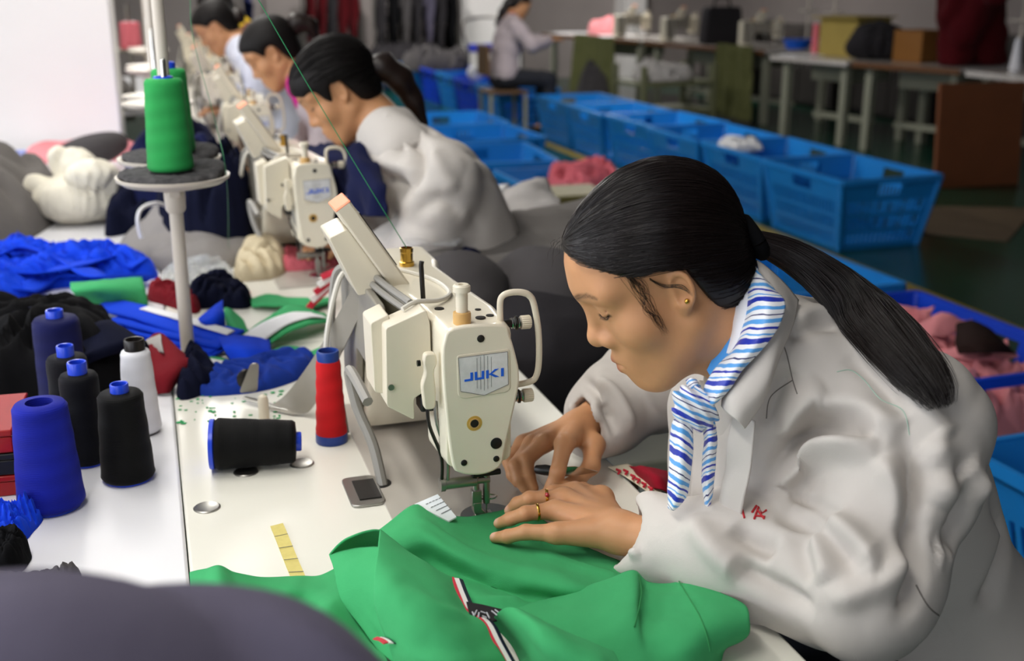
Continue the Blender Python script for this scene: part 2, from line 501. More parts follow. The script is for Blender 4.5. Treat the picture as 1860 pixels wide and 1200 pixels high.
def make_machine(loc, label, group):
    t = empty('sewing_machine', loc, label, 'sewing machine', group)
    # bed, flush in the table
    mb = MB(); mb.prism(rounded([(-.122, -.10), (.10, -.10), (.10, .46), (-.122, .46)], .006), 'z', .0022, .0002)
    bed = mb.build('bed', M['bed'], t, bev=.001)
    MB().prism([(.09*.4*math.cos(a)*1.0, -.004+.034*math.sin(a)) for a in [2*math.pi*i/28 for i in range(28)]], 'z', .0012, .0030).build('throat_plate', M['chrome'], bed, bev=.0006)
    # slide plate
    hm = MB(); hm.prism(rounded([(-.165, .07), (-.118, .07), (-.118, .165), (-.165, .165)], .012), 'z', .0005, .004)
    hp = hm.build('slide_plate', M['steel'], t, bev=.001)
    MB().box((-.137, .117, .0045), (.03, .062, .002)).build('slide_window', M['dark_hole'], hp)
    # arm and head casting: cross-sections swept along y
    def sec(y, x0, x1, z0, z1, r=.012):
        return [(x, y, z) for x, z in rounded([(x0, z0), (x1, z0), (x1, z1), (x0, z1)], r, 3)]
    arm = MB()
    arm.rings([sec(YF+.004, -.060, .024, .088, .268), sec(.0, -.062, .026, .088, .270), sec(.052, -.064, .030, .088, .270), sec(.056, -.064, .030, .135, .270), sec(.11, -.070, .026, .150, .270, .014),
               sec(.20, -.082, .018, .155, .270, .014), sec(.285, -.095, .012, .150, .270, .014), sec(.31, -.098, .018, .04, .271, .014), sec(.325, -.10, .022, .012, .271, .014),
               sec(.41, -.10, .022, .0015, .271, .014), sec(.43, -.096, .018, .0015, .262, .014)])
    armo = arm.build('arm', M['cream'], t, bev=.003, angle=50)
    # face plate
    fp = MB().prism(FACE, 'y', YF+.006, YF-.004).build('face_plate', M['cream'], t, bev=.0028, seg=3)
    y = YF-.004
    for x, z, r, nm, mm in ((-.017, .256, .0047, 'screw_hole', 'dark_hole'), (.002, .117, .0075, 'plug', 'black'), (-.040, .096, .0040, 'screw', 'black'), (.002, .096, .0040, 'screw', 'black')):
        MB().lathe([(r, y+.002), (r, y-.0008), (r*.75, y-.0016)], (x, 0, z), 20, 'y').build(nm, M[mm], fp)
    MB().lathe([(.0098, y), (.0098, y-.0004)], (-.026, 0, .147), 28, 'y').build('oil_stain', M['stain'], fp)
    MB().lathe([(.0068, y+.001), (.0068, y-.0012), (.0054, y-.0012), (.0054, y-.0006)], (-.026, 0, .147), 28, 'y').build('oil_sight_ring', M['amber'], fp)
    MB().lathe([(.0052, y), (.0052, y-.0011)], (-.026, 0, .147), 24, 'y').build('oil_sight', M['dark_hole'], fp)
    bpts = [(-.0455, .2345), (.0165, .2365), (.0175, .194), (-.0135, .183), (-.0435, .1915)]
    big = [(-.0475, .2375), (.0195, .2395), (.0205, .187), (.014, .1835), (-.040, .181), (-.0465, .186)]
    MB().prism(rounded(big, .004), 'y', y+.001, y-.0010).build('badge_frame', M['cream2'], fp, bev=.0007)
    bd = flat_shape(bpts, y-.001, M['badge'], 'badge', fp, .0006)
    yb = y-.0016
    mb = MB()
    for k in range(5):
        x = -.0225+.0045*k
        mb.box((x, yb-.0001, .2125), (.0004, .0003, .046-.012*abs(k-2)/2*.6))
    for a, b in zip(bpts, bpts[1:]+bpts[:1]):
        mb.tube([(a[0], yb, a[1]), (b[0], yb, b[1])], .00035, 4)
    mb.build('pinstripes', M['ink'], fp)
    mb = MB()
    for o in letters_juki(-.0385, .2035, .050, .0105, .0022): mb.prism(o, 'y', yb, yb-.0006)
    mb.build('lettering', M['blue_ink'], fp, smooth=False)
    # take-up guard: bent square wire loop
    gp = catmull([(.016, -.012, .268), (.016, -.012, .292), (.020, -.012, .300), (.030, -.012, .303), (.044, -.012, .302), (.054, -.012, .297), (.060, -.012, .285), (.066, -.012, .250), (.067, -.012, .212), (.064, -.012, .192), (.056, -.012, .184), (.030, -.012, .181)], 5)
    MB().tube(gp, .0042, 8).build('take_up_guard', M['cream2'], t, angle=60)
    for x, z, yy in ((.034, .262, -.008), (.036, .166, -.012)):
        kn = MB().lathe([(.005, -.02), (.005, .006), (.009, .007), (.009, .009), (.0045, .010), (.0045, .012)], (x-.004, yy, z), 18, 'x').build('tension_post', M['dark_steel'], t)
        mb = MB(); pr = []
        for i in range(40):
            a = 2*math.pi*i/40; r = .0088 if i % 2 else .0080; pr.append((r*math.cos(a), r*math.sin(a)))
        mb.rings([[(x+.010+dx, yy+p*q, z+s*q) for p, s in pr] for dx, q in ((0, .96), (.001, 1), (.011, 1), (.0125, .9))])
        mb.build('tension_knob', M['cream2'], kn)
        sp = [(x-.003+.012*i/60, yy+.0065*math.cos(i*.75), z+.0065*math.sin(i*.75)) for i in range(60)]
        MB().tube(sp, .0007, 5).build('tension_spring', M['chrome'], kn)
    # top of the arm: thread post, brass cap, guide pin, oil holes
    tp = MB().lathe([(.0108, .268), (.0112, .272), (.0112, .281), (.0108, .2835), (.0075, .284)], (-.033, -.012, 0), 24).build('thread_post_base', M['amber'], t, angle=30)
    MB().lathe([(.0072, .28)]+[(.0072+.0004*(k % 2), .284+.0018*k) for k in range(13)]+[(.0075, .3085), (.0108, .3095), (.0108, .3165), (.0085, .3185), (.004, .3185), (.004, .314)], (-.033, -.012, 0), 24).build('thread_post', M['cream2'], tp)
    MB().lathe([(.011, .268), (.011, .276), (.0092, .277), (.0092, .290), (.0098, .291), (.0098, .297), (.0086, .2975), (.0086, .29)], (-.034, .295, 0), 24).build('oil_cap', M['brass'], t, angle=30)
    MB().tube([(-.055, .10, .265), (-.057, .10, .318), (-.056, .10, .323)], .0033, 10).build('guide_pin', M['dark_steel'], t)
    for x, yy, r in ((-.045, .055, .0062), (-.028, .012, .0045), (-.018, .022, .005), (-.006, .0, .0065), (.008, .006, .005), (.001, .036, .004)):
        MB().lathe([(r, .269), (r, .2712), (r*.6, .2716)], (x, yy, 0), 16).build('oil_hole', M['dark_hole'], armo)
    MB().lathe([(.008, .0), (.008, .014), (.005, .016)], (.024, .20, .235), 16, 'x').build('side_screw', M['dark_steel'], t)
    # lever on the left of the face plate
    lv = MB(); lv.prism(rounded([(-.082, .236), (-.068, .236), (-.066, .222), (-.071, .213), (-.0685, .185), (-.070, .163), (-.0835, .163), (-.0865, .195), (-.081, .212), (-.084, .222)], .005), 'y', -.018, -.006)
    lvo = lv.build('foot_lifter_lever', M['cream2'], t, bev=.002)
    MB().lathe([(.0038, 0), (.0038, .004)], (-.0905, -.012, .223), 14, 'x').build('pivot_screw', M['dark_steel'], lvo)
    # solenoid housing, two layers
    sb = MB().prism(rounded([(-.122, .262), (-.070, .281), (-.066, .262), (-.065, .18), (-.089, .166), (-.089, .137), (-.124, .160)], .004), 'y', .018, .06)
    sbo = sb.build('solenoid_housing', M['cream2'], t, bev=.003, seg=3)
    MB().prism(rounded([(-.136, .262), (-.112, .272), (-.112, .165), (-.134, .170)], .004), 'y', .045, .10).build('housing_back', M['cream2'], sbo, bev=.003)
    MB().lathe([(.004, .017), (.004, .0155)], (-.118, 0, .185), 14, 'y').build('housing_screw', M['steel'], sbo)
    MB().box((-.070, .03, .158), (.022, .03, .022)).build('solenoid_core', M['black'], sbo, bev=.003)
    # linkage to the foot
    for a, off in ((0, 0), (.010, .004)):
        MB().tube(catmull([(-.075+a, .005, .165), (-.074+a, 0, .135), (-.060+a*.8, -.002, .092), (-.060+a*.8, -.002, .058)], 5), .0024, 8).build('link_rod', M['dark_steel' if a == 0 else 'steel'], t)
    MB().lathe([(.0095, -.062), (.0095, -.056), (.0075, -.055), (.0075, -.014), (.0055, -.013), (.0055, .004)], (0, 0, .052), 20, 'x').build('knee_shaft', M['steel'], t, angle=30)
    nb = MB(); nb.lathe([(.0042, .018), (.0048, .020), (.0048, .10)], (0, 0, 0), 14); nb.lathe([(.0003, -.004), (.0009, .0), (.0009, .02)], (0, 0, 0), 8)
    nb.build('needle_bar', M['steel'], t)
    pb = MB(); pb.lathe([(.0042, .022), (.0045, .09)], (-.014, 0, 0), 14); pb.box((-.014, 0, .028), (.013, .011, .022))
    pbo = pb.build('presser_bar', M['steel'], t, bev=.001)
    ft = MB(); ft.prism([(-.019, .022), (-.008, .022), (-.008, .012), (-.002, .006), (-.002, .003), (-.016, .003), (-.019, .010)], 'y', -.006, .006)
    for s in (-1, 1): ft.box((.002+s*.0058-.004, -.012, .0042), (.005, .034, .003))
    ft.build('presser_foot', M['steel'], pbo, bev=.0008)
    mb = MB(); mb.box((-.002, .002, .062), (.034, .012, .008)); mb.lathe([(.004, -.02), (.004, .018)], (-.0, -.004, .062), 12, 'x')
    mb.build('clamp', M['black'], t, bev=.001)
    ring = [(.012+.009*math.cos(a), 0, .026+.0001) for a in (0,)]
    MB().tube([(.004+.011*math.cos(a), .004+.007*math.sin(a), .024) for a in [2*math.pi*i/24 for i in range(25)]], .0011, 6).build('finger_guard', M['chrome'], t)
    # rear plate and wiring on the back of the arm
    MB().prism(rounded([(.12, .262), (.42, .268), (.425, .05), (.33, .03), (.30, .15), (.12, .15)], .008), 'x', -.113, -.102).build('rear_plate', M['greybox'], t, bev=.002)
    for k in range(5): MB().lathe([(.005, 0), (.005, .003)], (-.1165, (.15, .20, .39, .35, .40)[k], (.235, .20, .24, .10, .15)[k]), 12, 'x').build('rear_screw', M['dark_steel'], t)
    for j, (dz, dx) in enumerate(((0, 0), (.009, .006), (.003, .013))):
        MB().tube(catmull([(-.085+dx, .07, .268+dz), (-.098+dx, .14, .271+dz), (-.104+dx, .25, .266+dz), (-.108+dx, .34, .25+dz)], 6), .0048, 8).build('cable', M['cable'], t)
    MB().tube(catmull([(-.115, .36, .26), (-.130, .37, .24), (-.140, .36, .15), (-.135, .34, .06), (-.13, .33, .004)], 6), .0062, 8).build('cable', M['cable'], t)
    MB().tube(catmull([(-.13, .12, .13), (-.14, .20, .15), (-.134, .19, .10), (-.118, .16, .05), (-.112, .13, .0)], 6), .0075, 8).build('cable', M['cable'], t)
    MB().tube(catmull([(-.10, .36, .25), (-.125, .35, .245), (-.150, .34, .16), (-.155, .33, .08), (-.15, .32, .04)], 6), .0042, 8).build('cable', M['cable_w'], t)
    MB().tube(catmull([(-.06, .28, .272), (-.02, .20, .272), (-.015, .12, .273), (-.04, .075, .276), (-.075, .055, .282), (-.095, .045, .277)], 8), .0032, 8).build('cable', M['cable_w'], t)
    mb = MB(); mb.lathe([(.016, .0), (.016, .003)], (-.115, .135, 0), 18); mb.build('grommet', M['black'], t)
    # tilted operation panel behind the arm
    pn = empty('control_panel', (-.066, .26, .268), None, None, None, (0, R(-33), 0)); pn.parent = t
    MB().prism(rounded([(-.012, -.01), (.012, -.01), (.012, .139), (-.012, .139)], .004), 'y', -.07, -.008).build('panel_case', M['cream2'], pn, bev=.003)
    MB().prism(rounded([(-.055, .02), (-.012, .0), (-.012, .105), (-.04, .11)], .004), 'y', -.055, .03).build('panel_back', M['cream2'], pn, bev=.004)
    MB().box((.0, -.039, .1375), (.0246, .0625, .004)).build('panel_label', M['orange'], pn, bev=.002)
    mb = MB(); mb.box((.0125, -.039, .07), (.002, .045, .09)); mb.build('panel_screen', M['black_plastic'], pn)
    return t
MX, MY = .378, 1.31
mach = make_machine((MX, MY, TZ), 'cream industrial sewing machine beside the woman with the blue striped scarf', 'industrial sewing machines in the row')
for k, lb in enumerate(['cream sewing machine worked by the second woman, navy cloth beside it', 'cream sewing machine of the woman with the magenta collar',
                        'cream sewing machine in front of the woman in the pale blue-grey jacket', 'cream sewing machine in front of the woman with the yellow collar', 'cream sewing machine at the far end of the sewing row']):
    dup(mach, (MX-.01+.008*k, MY+1.345*(k+1), TZ), R((2, -3, 4, -2, 2)[k]), lb)
# ================================================================== thread cones, stands and small tools
TH = {k: thread_mat('thread_'+k, c, d) for k, c, d in (('green', '#2fa052', .82), ('blue', '#14209a', .75), ('navy', '#11154c', .75), ('black', '#09090a', .7), ('ink', '#0b0c14', .7), ('white', '#e9e9ef', .92), ('red', '#d01f24', .8), ('pink', '#f07f8c', .85), ('yellow', '#d8b13a', .85))}
M['tube_blue'] = mat('blue_spool_plastic', '#1d46d8', rough=.3, spec=.6)
M['tube_navy'] = mat('navy_spool_plastic', '#1d3f8f', rough=.35)
M['tube_black'] = mat('black_spool_plastic', '#17120f', rough=.35)
M['tube_white'] = mat('white_spool_plastic', '#e8e8e8', rough=.35)
M['felt'] = mat('grey_felt', '#333234', rough=.95, spec=.1, sheen=.2, var=(60, .6, '#6b696a'), bump=[(420, .9, .003), (90, .5, .006)])

def cone(label, loc, h, rb, rt, yarn, tube, tip=.012, tr=None, group=None, rot=(0, 0, 0), hollow=False, seed=0, base=True):
    t = empty('thread_cone', loc, label, 'thread cone', group, rot)
    tr = tr or rt*.45
    n = 26; rnd = random.Random(seed); prof = []
    for k in range(n+1):
        u = k/n; r = rb+(rt-rb)*u
        r += .0003*math.sin(u*19+seed)+.0002*rnd.uniform(-1, 1)
        if u < .04: r *= .90+.10*(u/.04)
        if u > .965: r *= 1-.10*((u-.965)/.035)**2
        prof.append((r, .003+(h-.003)*u))
    prof.insert(0, (rb*.6, .003)); prof.append((tr*1.02, h+.0015))
    if hollow: prof.append((tr*.9, h-.03))
    MB().lathe(prof, (0, 0, 0), 48).build('yarn', yarn, t, angle=60)
    if not hollow:
        MB().lathe([(tr, h-.004), (tr, h+tip), (tr*.94, h+tip+.0015), (tr*.80, h+tip+.001), (tr*.74, h-.006)], (0, 0, 0), 28).build('tube', tube, t, angle=40)
    if base: MB().lathe([(rb*.86, .0), (rb*.90, .004), (rb*.7, .004)], (0, 0, 0), 32).build('tube_base', tube, t, angle=40)
    return t
g = 'dark thread cones standing on the white side table'
def on(px, py, h=.7605): p = T(px, py, h); return (p.x, p.y, h)
cone('blue thread cone without a tube end, nearest of the cones on the white side table', on(95, 918), .146, .0435, .034, TH['blue'], M['tube_blue'], group=g, hollow=True, tr=.017, seed=1)
cone('black thread cone with bright blue tube end, in front of the white cone', on(234, 868), .128, .037, .030, TH['black'], M['tube_blue'], .012, .0125, g, seed=2)
cone('blue-black thread cone with blue tube end, between the blue cone and the black cone', on(160, 838), .135, .030, .0265, TH['ink'], M['tube_blue'], .017, .0135, g, seed=3)
cone('blue-black thread cone with blue tube end, in front of the tall navy cone', on(138, 800), .135, .030, .029, TH['ink'], M['tube_blue'], .016, .0125, g, seed=4)
cone('tall navy-blue thread cone beside the black cloth heap, rearmost of the cones', on(120, 742), .155, .0385, .036, TH['navy'], M['tube_blue'], .012, .0135, g, seed=5)
wc = cone('white thread cone with a black tube end', on(260, 783), .132, .029, .022, TH['white'], M['tube_black'], .017, .0155, g, seed=6)
# lying black cone and standing red spool on the sewing table
a, b = T(388, 815, .79), T(548, 806, .79)
d = b-a; ln = d.length
lc = cone('black thread cone with blue tube ends lying on its side on the cream table', (a.x, a.y, TZ+.0375), ln*.93, .0375, .031, TH['black'], M['tube_blue'], .007, .014, None, (0, R(91.5), math.atan2(d.y, d.x)), seed=7)
MB().lathe([(.036, -.004), (.036, .002), (.02, .002)], (0, 0, 0), 32).build('tube_flange', M['tube_blue'], lc, angle=40)
p = on(603, 800)
t = empty('thread_spool', p, 'slim red thread spool with blue tube ends standing upright on the cream table', 'thread spool')
MB().lathe([(.0235, .013)]+[(.0235-.0055*u/14+.0006*math.sin(u*2.1), .013+.116*u/14) for u in range(15)]+[(.016, .1295)], (0, 0, 0), 40).build('yarn', TH['red'], t, angle=60)
MB().lathe([(.0240, 0), (.0245, .002), (.0240, .014), (.012, .014)], (0, 0, 0), 40).build('tube_base', M['tube_navy'], t, angle=40)
MB().lathe([(.0162, .125), (.0168, .142), (.0160, .1445), (.0138, .1445), (.013, .10)], (0, 0, 0), 40).build('tube', M['tube_navy'], t, angle=40)

# ---- thread stand
def thread_stand(loc, label, top=2.3, plates=True, group='thread stands along the row', pads=True):
    t = empty('thread_stand', loc, label, 'thread stand', group)
    H1 = 1.095-loc[2]
    MB().lathe([(.019, 0), (.019, .006), (.0125, .010), (.0120, .33), (.0110, H1-.05)], n=24).build('pole', M['pole'], t, angle=40)
    MB().lathe([(.0145, H1-.060), (.0175, H1-.055), (.0185, H1-.03), (.0185, H1-.024), (.016, H1-.022)], n=24).build('collar', M['pole'], t, angle=40)
    MB().lathe([(.0105, 0), (.0105, top-loc[2]-H1)], (0, .045, H1-.02), n=20).build('upper_rod', M['pole'], t, angle=40)
    MB().box((0, .11, H1-.024), (.022, .27, .012)).build('cross_arm', M['pole'], t, bev=.003)
    for k, yy in enumerate((0, .235)):
        q = MB().lathe([(.02, -.022), (.026, -.020), (.085, -.008), (.097, .0), (.0985, .006), (.0955, .006), (.08, -.003), (.02, -.006)], (0, yy, H1), 48).build('plate', M['pole'], t, angle=40)
        MB().lathe([(.0045, -.02), (.0045, .205), (.003, .208)], (0, yy, H1), 12).build('spindle', M['chrome'], t, angle=40)
        if pads:
            rnd = random.Random(k); rs = []
            for r, z in ((.012, .002), (.088, .002), (.092, .006), (.088, .013), (.03, .012)):
                rs.append([(r*(1+.05*math.sin(3*a+k)+.02*math.sin(7*a))*math.cos(a), yy+r*(1+.05*math.sin(3*a+k))*math.sin(a), H1+z+(.012*max(0, math.cos(a-.6))**3 if r > .08 and z > .003 else 0)+rnd.uniform(-.001, .001)) for a in [2*math.pi*i/64 for i in range(64)]])
            MB().rings(rs).build('felt_pad', M['felt'], t, angle=70)
    return t
PS = (.033, 2.104, TZ)
ts = thread_stand(PS, 'cream thread stand holding the two green cones on felt-covered plates', 2.6)
zc = 1.095+.0135
cone('front green thread cone on a felt-covered stand plate', (PS[0]-.002, PS[1], zc), .160, .0405, .0325, TH['green'], M['tube_blue'], .003, .017, 'green cones on the thread stand', seed=8, base=False)
cone('rear green thread cone with a raised blue tube end, behind the other green cone', (PS[0]+.012, PS[1]+.235, zc), .160, .0405, .0325, TH['green'], M['tube_blue'], .012, .014, 'green cones on the thread stand', seed=9, base=False)
thread_stand((.03, 3.45, TZ), 'cream thread stand behind the green cones, with empty plates', 2.5, pads=False)
for k in (2, 3): thread_stand((.03, 2.10+1.35*k, TZ), ['', '', 'cream thread stand next to the white column, third along the row', 'cream thread stand far along the row, fourth from the green cones'][k], 2.5, pads=False)
# pink cones on a grey rack beside the column
rk = empty('cone_rack', (-.03, 6.75, TZ), 'grey metal rack with two pink thread cones beside the white column', 'rack')
for z in (.0, .30): MB().lathe([(.02, z), (.15, z+.004), (.16, z+.012), (.15, z+.012)], (-.03, 0, 0), 32).build('tray', M['leg_paint'], rk, angle=40)
MB().lathe([(.012, 0), (.012, .55)], (-.03, 0, 0), 14).build('post', M['steel'], rk)
for k, (px, lb) in enumerate(((230, 'pink thread cone on the grey rack, nearer the white column'), (243, 'pink thread cone on the grey rack, nearer the cream poles'))):
    p = T(px, 62, 1.075); d_ = ray(px, 62); y = 6.70; q = EYE+d_*(y/d_.y)
    cone(lb, (q.x, q.y, TZ+.313), .145, .040, .034, TH['pink'], M['tube_white'], .006, .012, 'pink cones on the rack', seed=20+k)

# ---- threads running from the stand up and down to the machines
M['thread_line'] = mat('green_sewing_thread', '#2f8f5a', rough=.4)
def thread_run(label, pts, r=.00085):
    return tag(MB().tube(catmull(pts, 8), r, 5).build('sewing_thread', M['thread_line'], None, smooth=True), label, 'thread')
cap = Vector((MX-.034, MY+.295, TZ+.297))
q = atD(466, -6, 1.55)
q2 = q+(q-cap)*.25
thread_run('green thread rising from the brass cap of the near sewing machine', [cap, cap.lerp(q, .35)+Vector((0, 0, -.003)), cap.lerp(q, .7)+Vector((0, 0, -.003)), q, q2], .0007)
a = T(412, 370, .90); b = EYE+ray(345, -5)*1.95
thread_run('thin green thread hanging past the right side of the green cones', [T(415, 455, .78), atD(412, 330, 2.05), atD(392, 225, 2.0), atD(352, 75, 1.95), b], .0005)

# ---- round plugs in the table, pin, awl, tape measure piece, scissors
for px, py, lb in ((376, 922, 'steel table plug nearest the white side table'), (447, 857, 'steel table plug in front of the lying black cone'), (548, 842, 'steel table plug under the blue tube end of the lying black cone')):
    x, y, z = on(px, py, TZ)
    tag(MB().lathe([(.0178, 0), (.0178, .0010), (.0160, .0022), (.0120, .0010), (0.0005, .0006)], (x, y, z), 32).build('table_plug', M['steel'], None, angle=40), lb, 'plug', 'steel plugs in the cream table')
x, y, z = on(480, 762, TZ)
tag(MB().lathe([(.0085, 0), (.0085, .034), (.0068, .040), (.003, .0425)], (x, y, z), 20).build('rest_pin', M['cream2'], None), 'short cream rest pin standing up behind the lying black cone', 'pin')
M['ruler'] = mat('yellow_tape', '#d9cb72', rough=.5, var=(90, .35, '#b79f4c'))
a, b, c, d = T(491, 957, TZ), T(514, 951, TZ), T(562, 1065, TZ), T(534, 1065, TZ)
mb = MB(); n = 12; rs = []
for k in range(n+1):
    u = k/n; l_, r_ = a.lerp(d, u), b.lerp(c, u); z = TZ+.0006+.0006*math.sin(u*8)
    rs.append([(l_.x, l_.y, z), (r_.x, r_.y, z), (r_.x, r_.y, z+.0008), (l_.x, l_.y, z+.0008)])
mb.rings(rs); tp = tag(mb.build('measuring_tape', M['ruler'], None, angle=30), 'short yellow piece of measuring tape stuck to the cream table', 'measuring tape')
for k in range(1, 5):
    u = k/5.0; l_, r_ = a.lerp(d, u), b.lerp(c, u); MB().tube([(l_.x, l_.y, TZ+.0021), (r_.x, r_.y, TZ+.0021)], .0004, 4).build('tick_mark', M['ink'], tp)
M['red_plastic'] = mat('red_plastic', '#c81d1d', rough=.35)
sc_ = empty('scissors', T(430, 535, TZ), 'red-handled scissors lying among the green collar strips', 'scissors')
o = Vector(sc_.location)
def loc_(px, py, h): return T(px, py, h)-o
for k, (cx, cyy) in enumerate(((431, 533), (388, 534))):
    pts = [loc_(cx+21*math.cos(a), cyy+10*math.sin(a), TZ+.010) for a in [2*math.pi*i/24 for i in range(24)]]
    pts.append(pts[0]); MB().tube(pts, .0042, 8, cap=False).build('handle', M['red_plastic'], sc_)
MB().tube([loc_(412, 530, TZ+.008), loc_(350, 528, TZ+.006), loc_(310, 526, TZ+.006)], [.005, .004, .001], 8, flat=.4).build('blade', M['steel'], sc_)
# tape feeder bracket of sheet metal with its pulley
fb = empty('tape_feeder', T(520, 740, TZ), 'grey sheet metal tape feeder arm with pulley beside the near sewing machine', 'tape feeder')
o = Vector(fb.location)
P3 = [(.02, -.045, .003), (.045, -.02, .010), (.065, .01, .05), (.10, .045, .13), (.13, .075, .185), (.155, .10, .235)]
Wd = [(.030), (.030), (.034), (.036), (.034), (.022)]
A = [T(480, 742, TZ+.004)-o, T(520, 715, TZ+.03)-o, atY(575, 640, 1.70)-o, atY(620, 560, 1.63)-o, atY(650, 505, 1.57)-o, atY(672, 478, 1.57)-o]
B = [T(530, 752, TZ+.004)-o, T(560, 748, TZ+.012)-o, atY(590, 700, 1.68)-o, atY(640, 600, 1.61)-o, atY(668, 540, 1.54)-o, atY(690, 500, 1.54)-o]
A = catmull(A, 5); B = catmull(B, 5); mb = MB()
mb.rings([[p, q, q+Vector((.002, .003, 0)), p+Vector((.002, .003, 0))] for p, q in zip(A, B)])
mb.build('arm', M['greybox'], fb, angle=30)
a, b = atY(463, 660, 1.83), atY(452, 712, 1.83)
mb = MB(); mb.prism(rounded([(a.x-o.x-.007, a.z-o.z), (a.x-o.x+.007, a.z-o.z), (b.x-o.x+.014, b.z-o.z), (b.x-o.x-.016, b.z-o.z)], .006), 'y', 1.83-o.y, 1.833-o.y)
mb.build('pulley_bracket', M['steel'], fb)
c = atY(449, 690, 1.835)-o
MB().lathe([(.0145, -.004), (.0165, -.003), (.0145, 0), (.0165, .003), (.0145, .004)], (c.x, c.y+.006, c.z), 28, 'y').build('pulley', M['dark_steel'], fb, angle=30)
MB().tube([T(445, 722, TZ+.012)-o, T(500, 738, TZ+.008)-o, T(535, 745, TZ+.006)-o], .006, 10, flat=.4).build('bracket_foot', M['steel'], fb)
# red and black boxes at the left edge
M['red_box'] = mat('red_lacquer', '#a01414', rough=.3, var=(20, .3))
for k, (z0, z1, m, lb) in enumerate(((TZ, TZ+.030, 'red_box', 'flat red case at the bottom of the stack by the blue cone'), (TZ+.0305, TZ+.062, 'black_plastic', 'flat black case in the middle of the stack by the blue cone'), (TZ+.0625, TZ+.096, 'red_box', 'flat red case with a lighter rim on top of the stack by the blue cone'))):
    p = T(40, 888, TZ)
    t = empty('case', (p.x-.095, p.y+.06, z0), lb, 'case', 'stacked flat cases', (0, 0, R(-3)))
    MB().box((0, 0, (z1-z0)*.35), (.20-.002*k, .15, (z1-z0)*.68)).build('body', M[m], t, bev=.002)
    MB().box((0, 0, (z1-z0)*.85), (.202-.002*k, .152, (z1-z0)*.28)).build('lid', M[m], t, bev=.002)
# ================================================================== cloth
FAB = {}
for k, c in dict(royal='#1744d8', navy='#171c3f', darknavy='#14172b', black='#101012', green='#44a96b', maroon='#7a1c26', wine='#4d1016', cream='#c9bb9d', offwhite='#ded8c8', grey='#85807d', lightgrey='#b1adab', midgrey='#6d6966', darkgrey='#4c494a', pink='#f09aa0', rose='#d96f7c', white='#e8e8ea', denim='#1f3a96', charcoal='#2f2d30', slate='#565263', olive='#6a6540').items():
    FAB[k] = cloth_mat('cloth_'+k, c, sheen=.0 if k in ('black', 'darknavy') else .12)

def pts_in_poly(P, poly):
    x, y = P[:, 0], P[:, 1]; c = np.zeros(len(P), bool); n = len(poly)
    for i in range(n):
        x0, y0 = poly[i-1]; x1, y1 = poly[i]
        if y0 == y1: continue
        m = (y0 > y) != (y1 > y); c ^= m & (x < (x1-x0)*(y-y0)/(y1-y0)+x0)
    return c

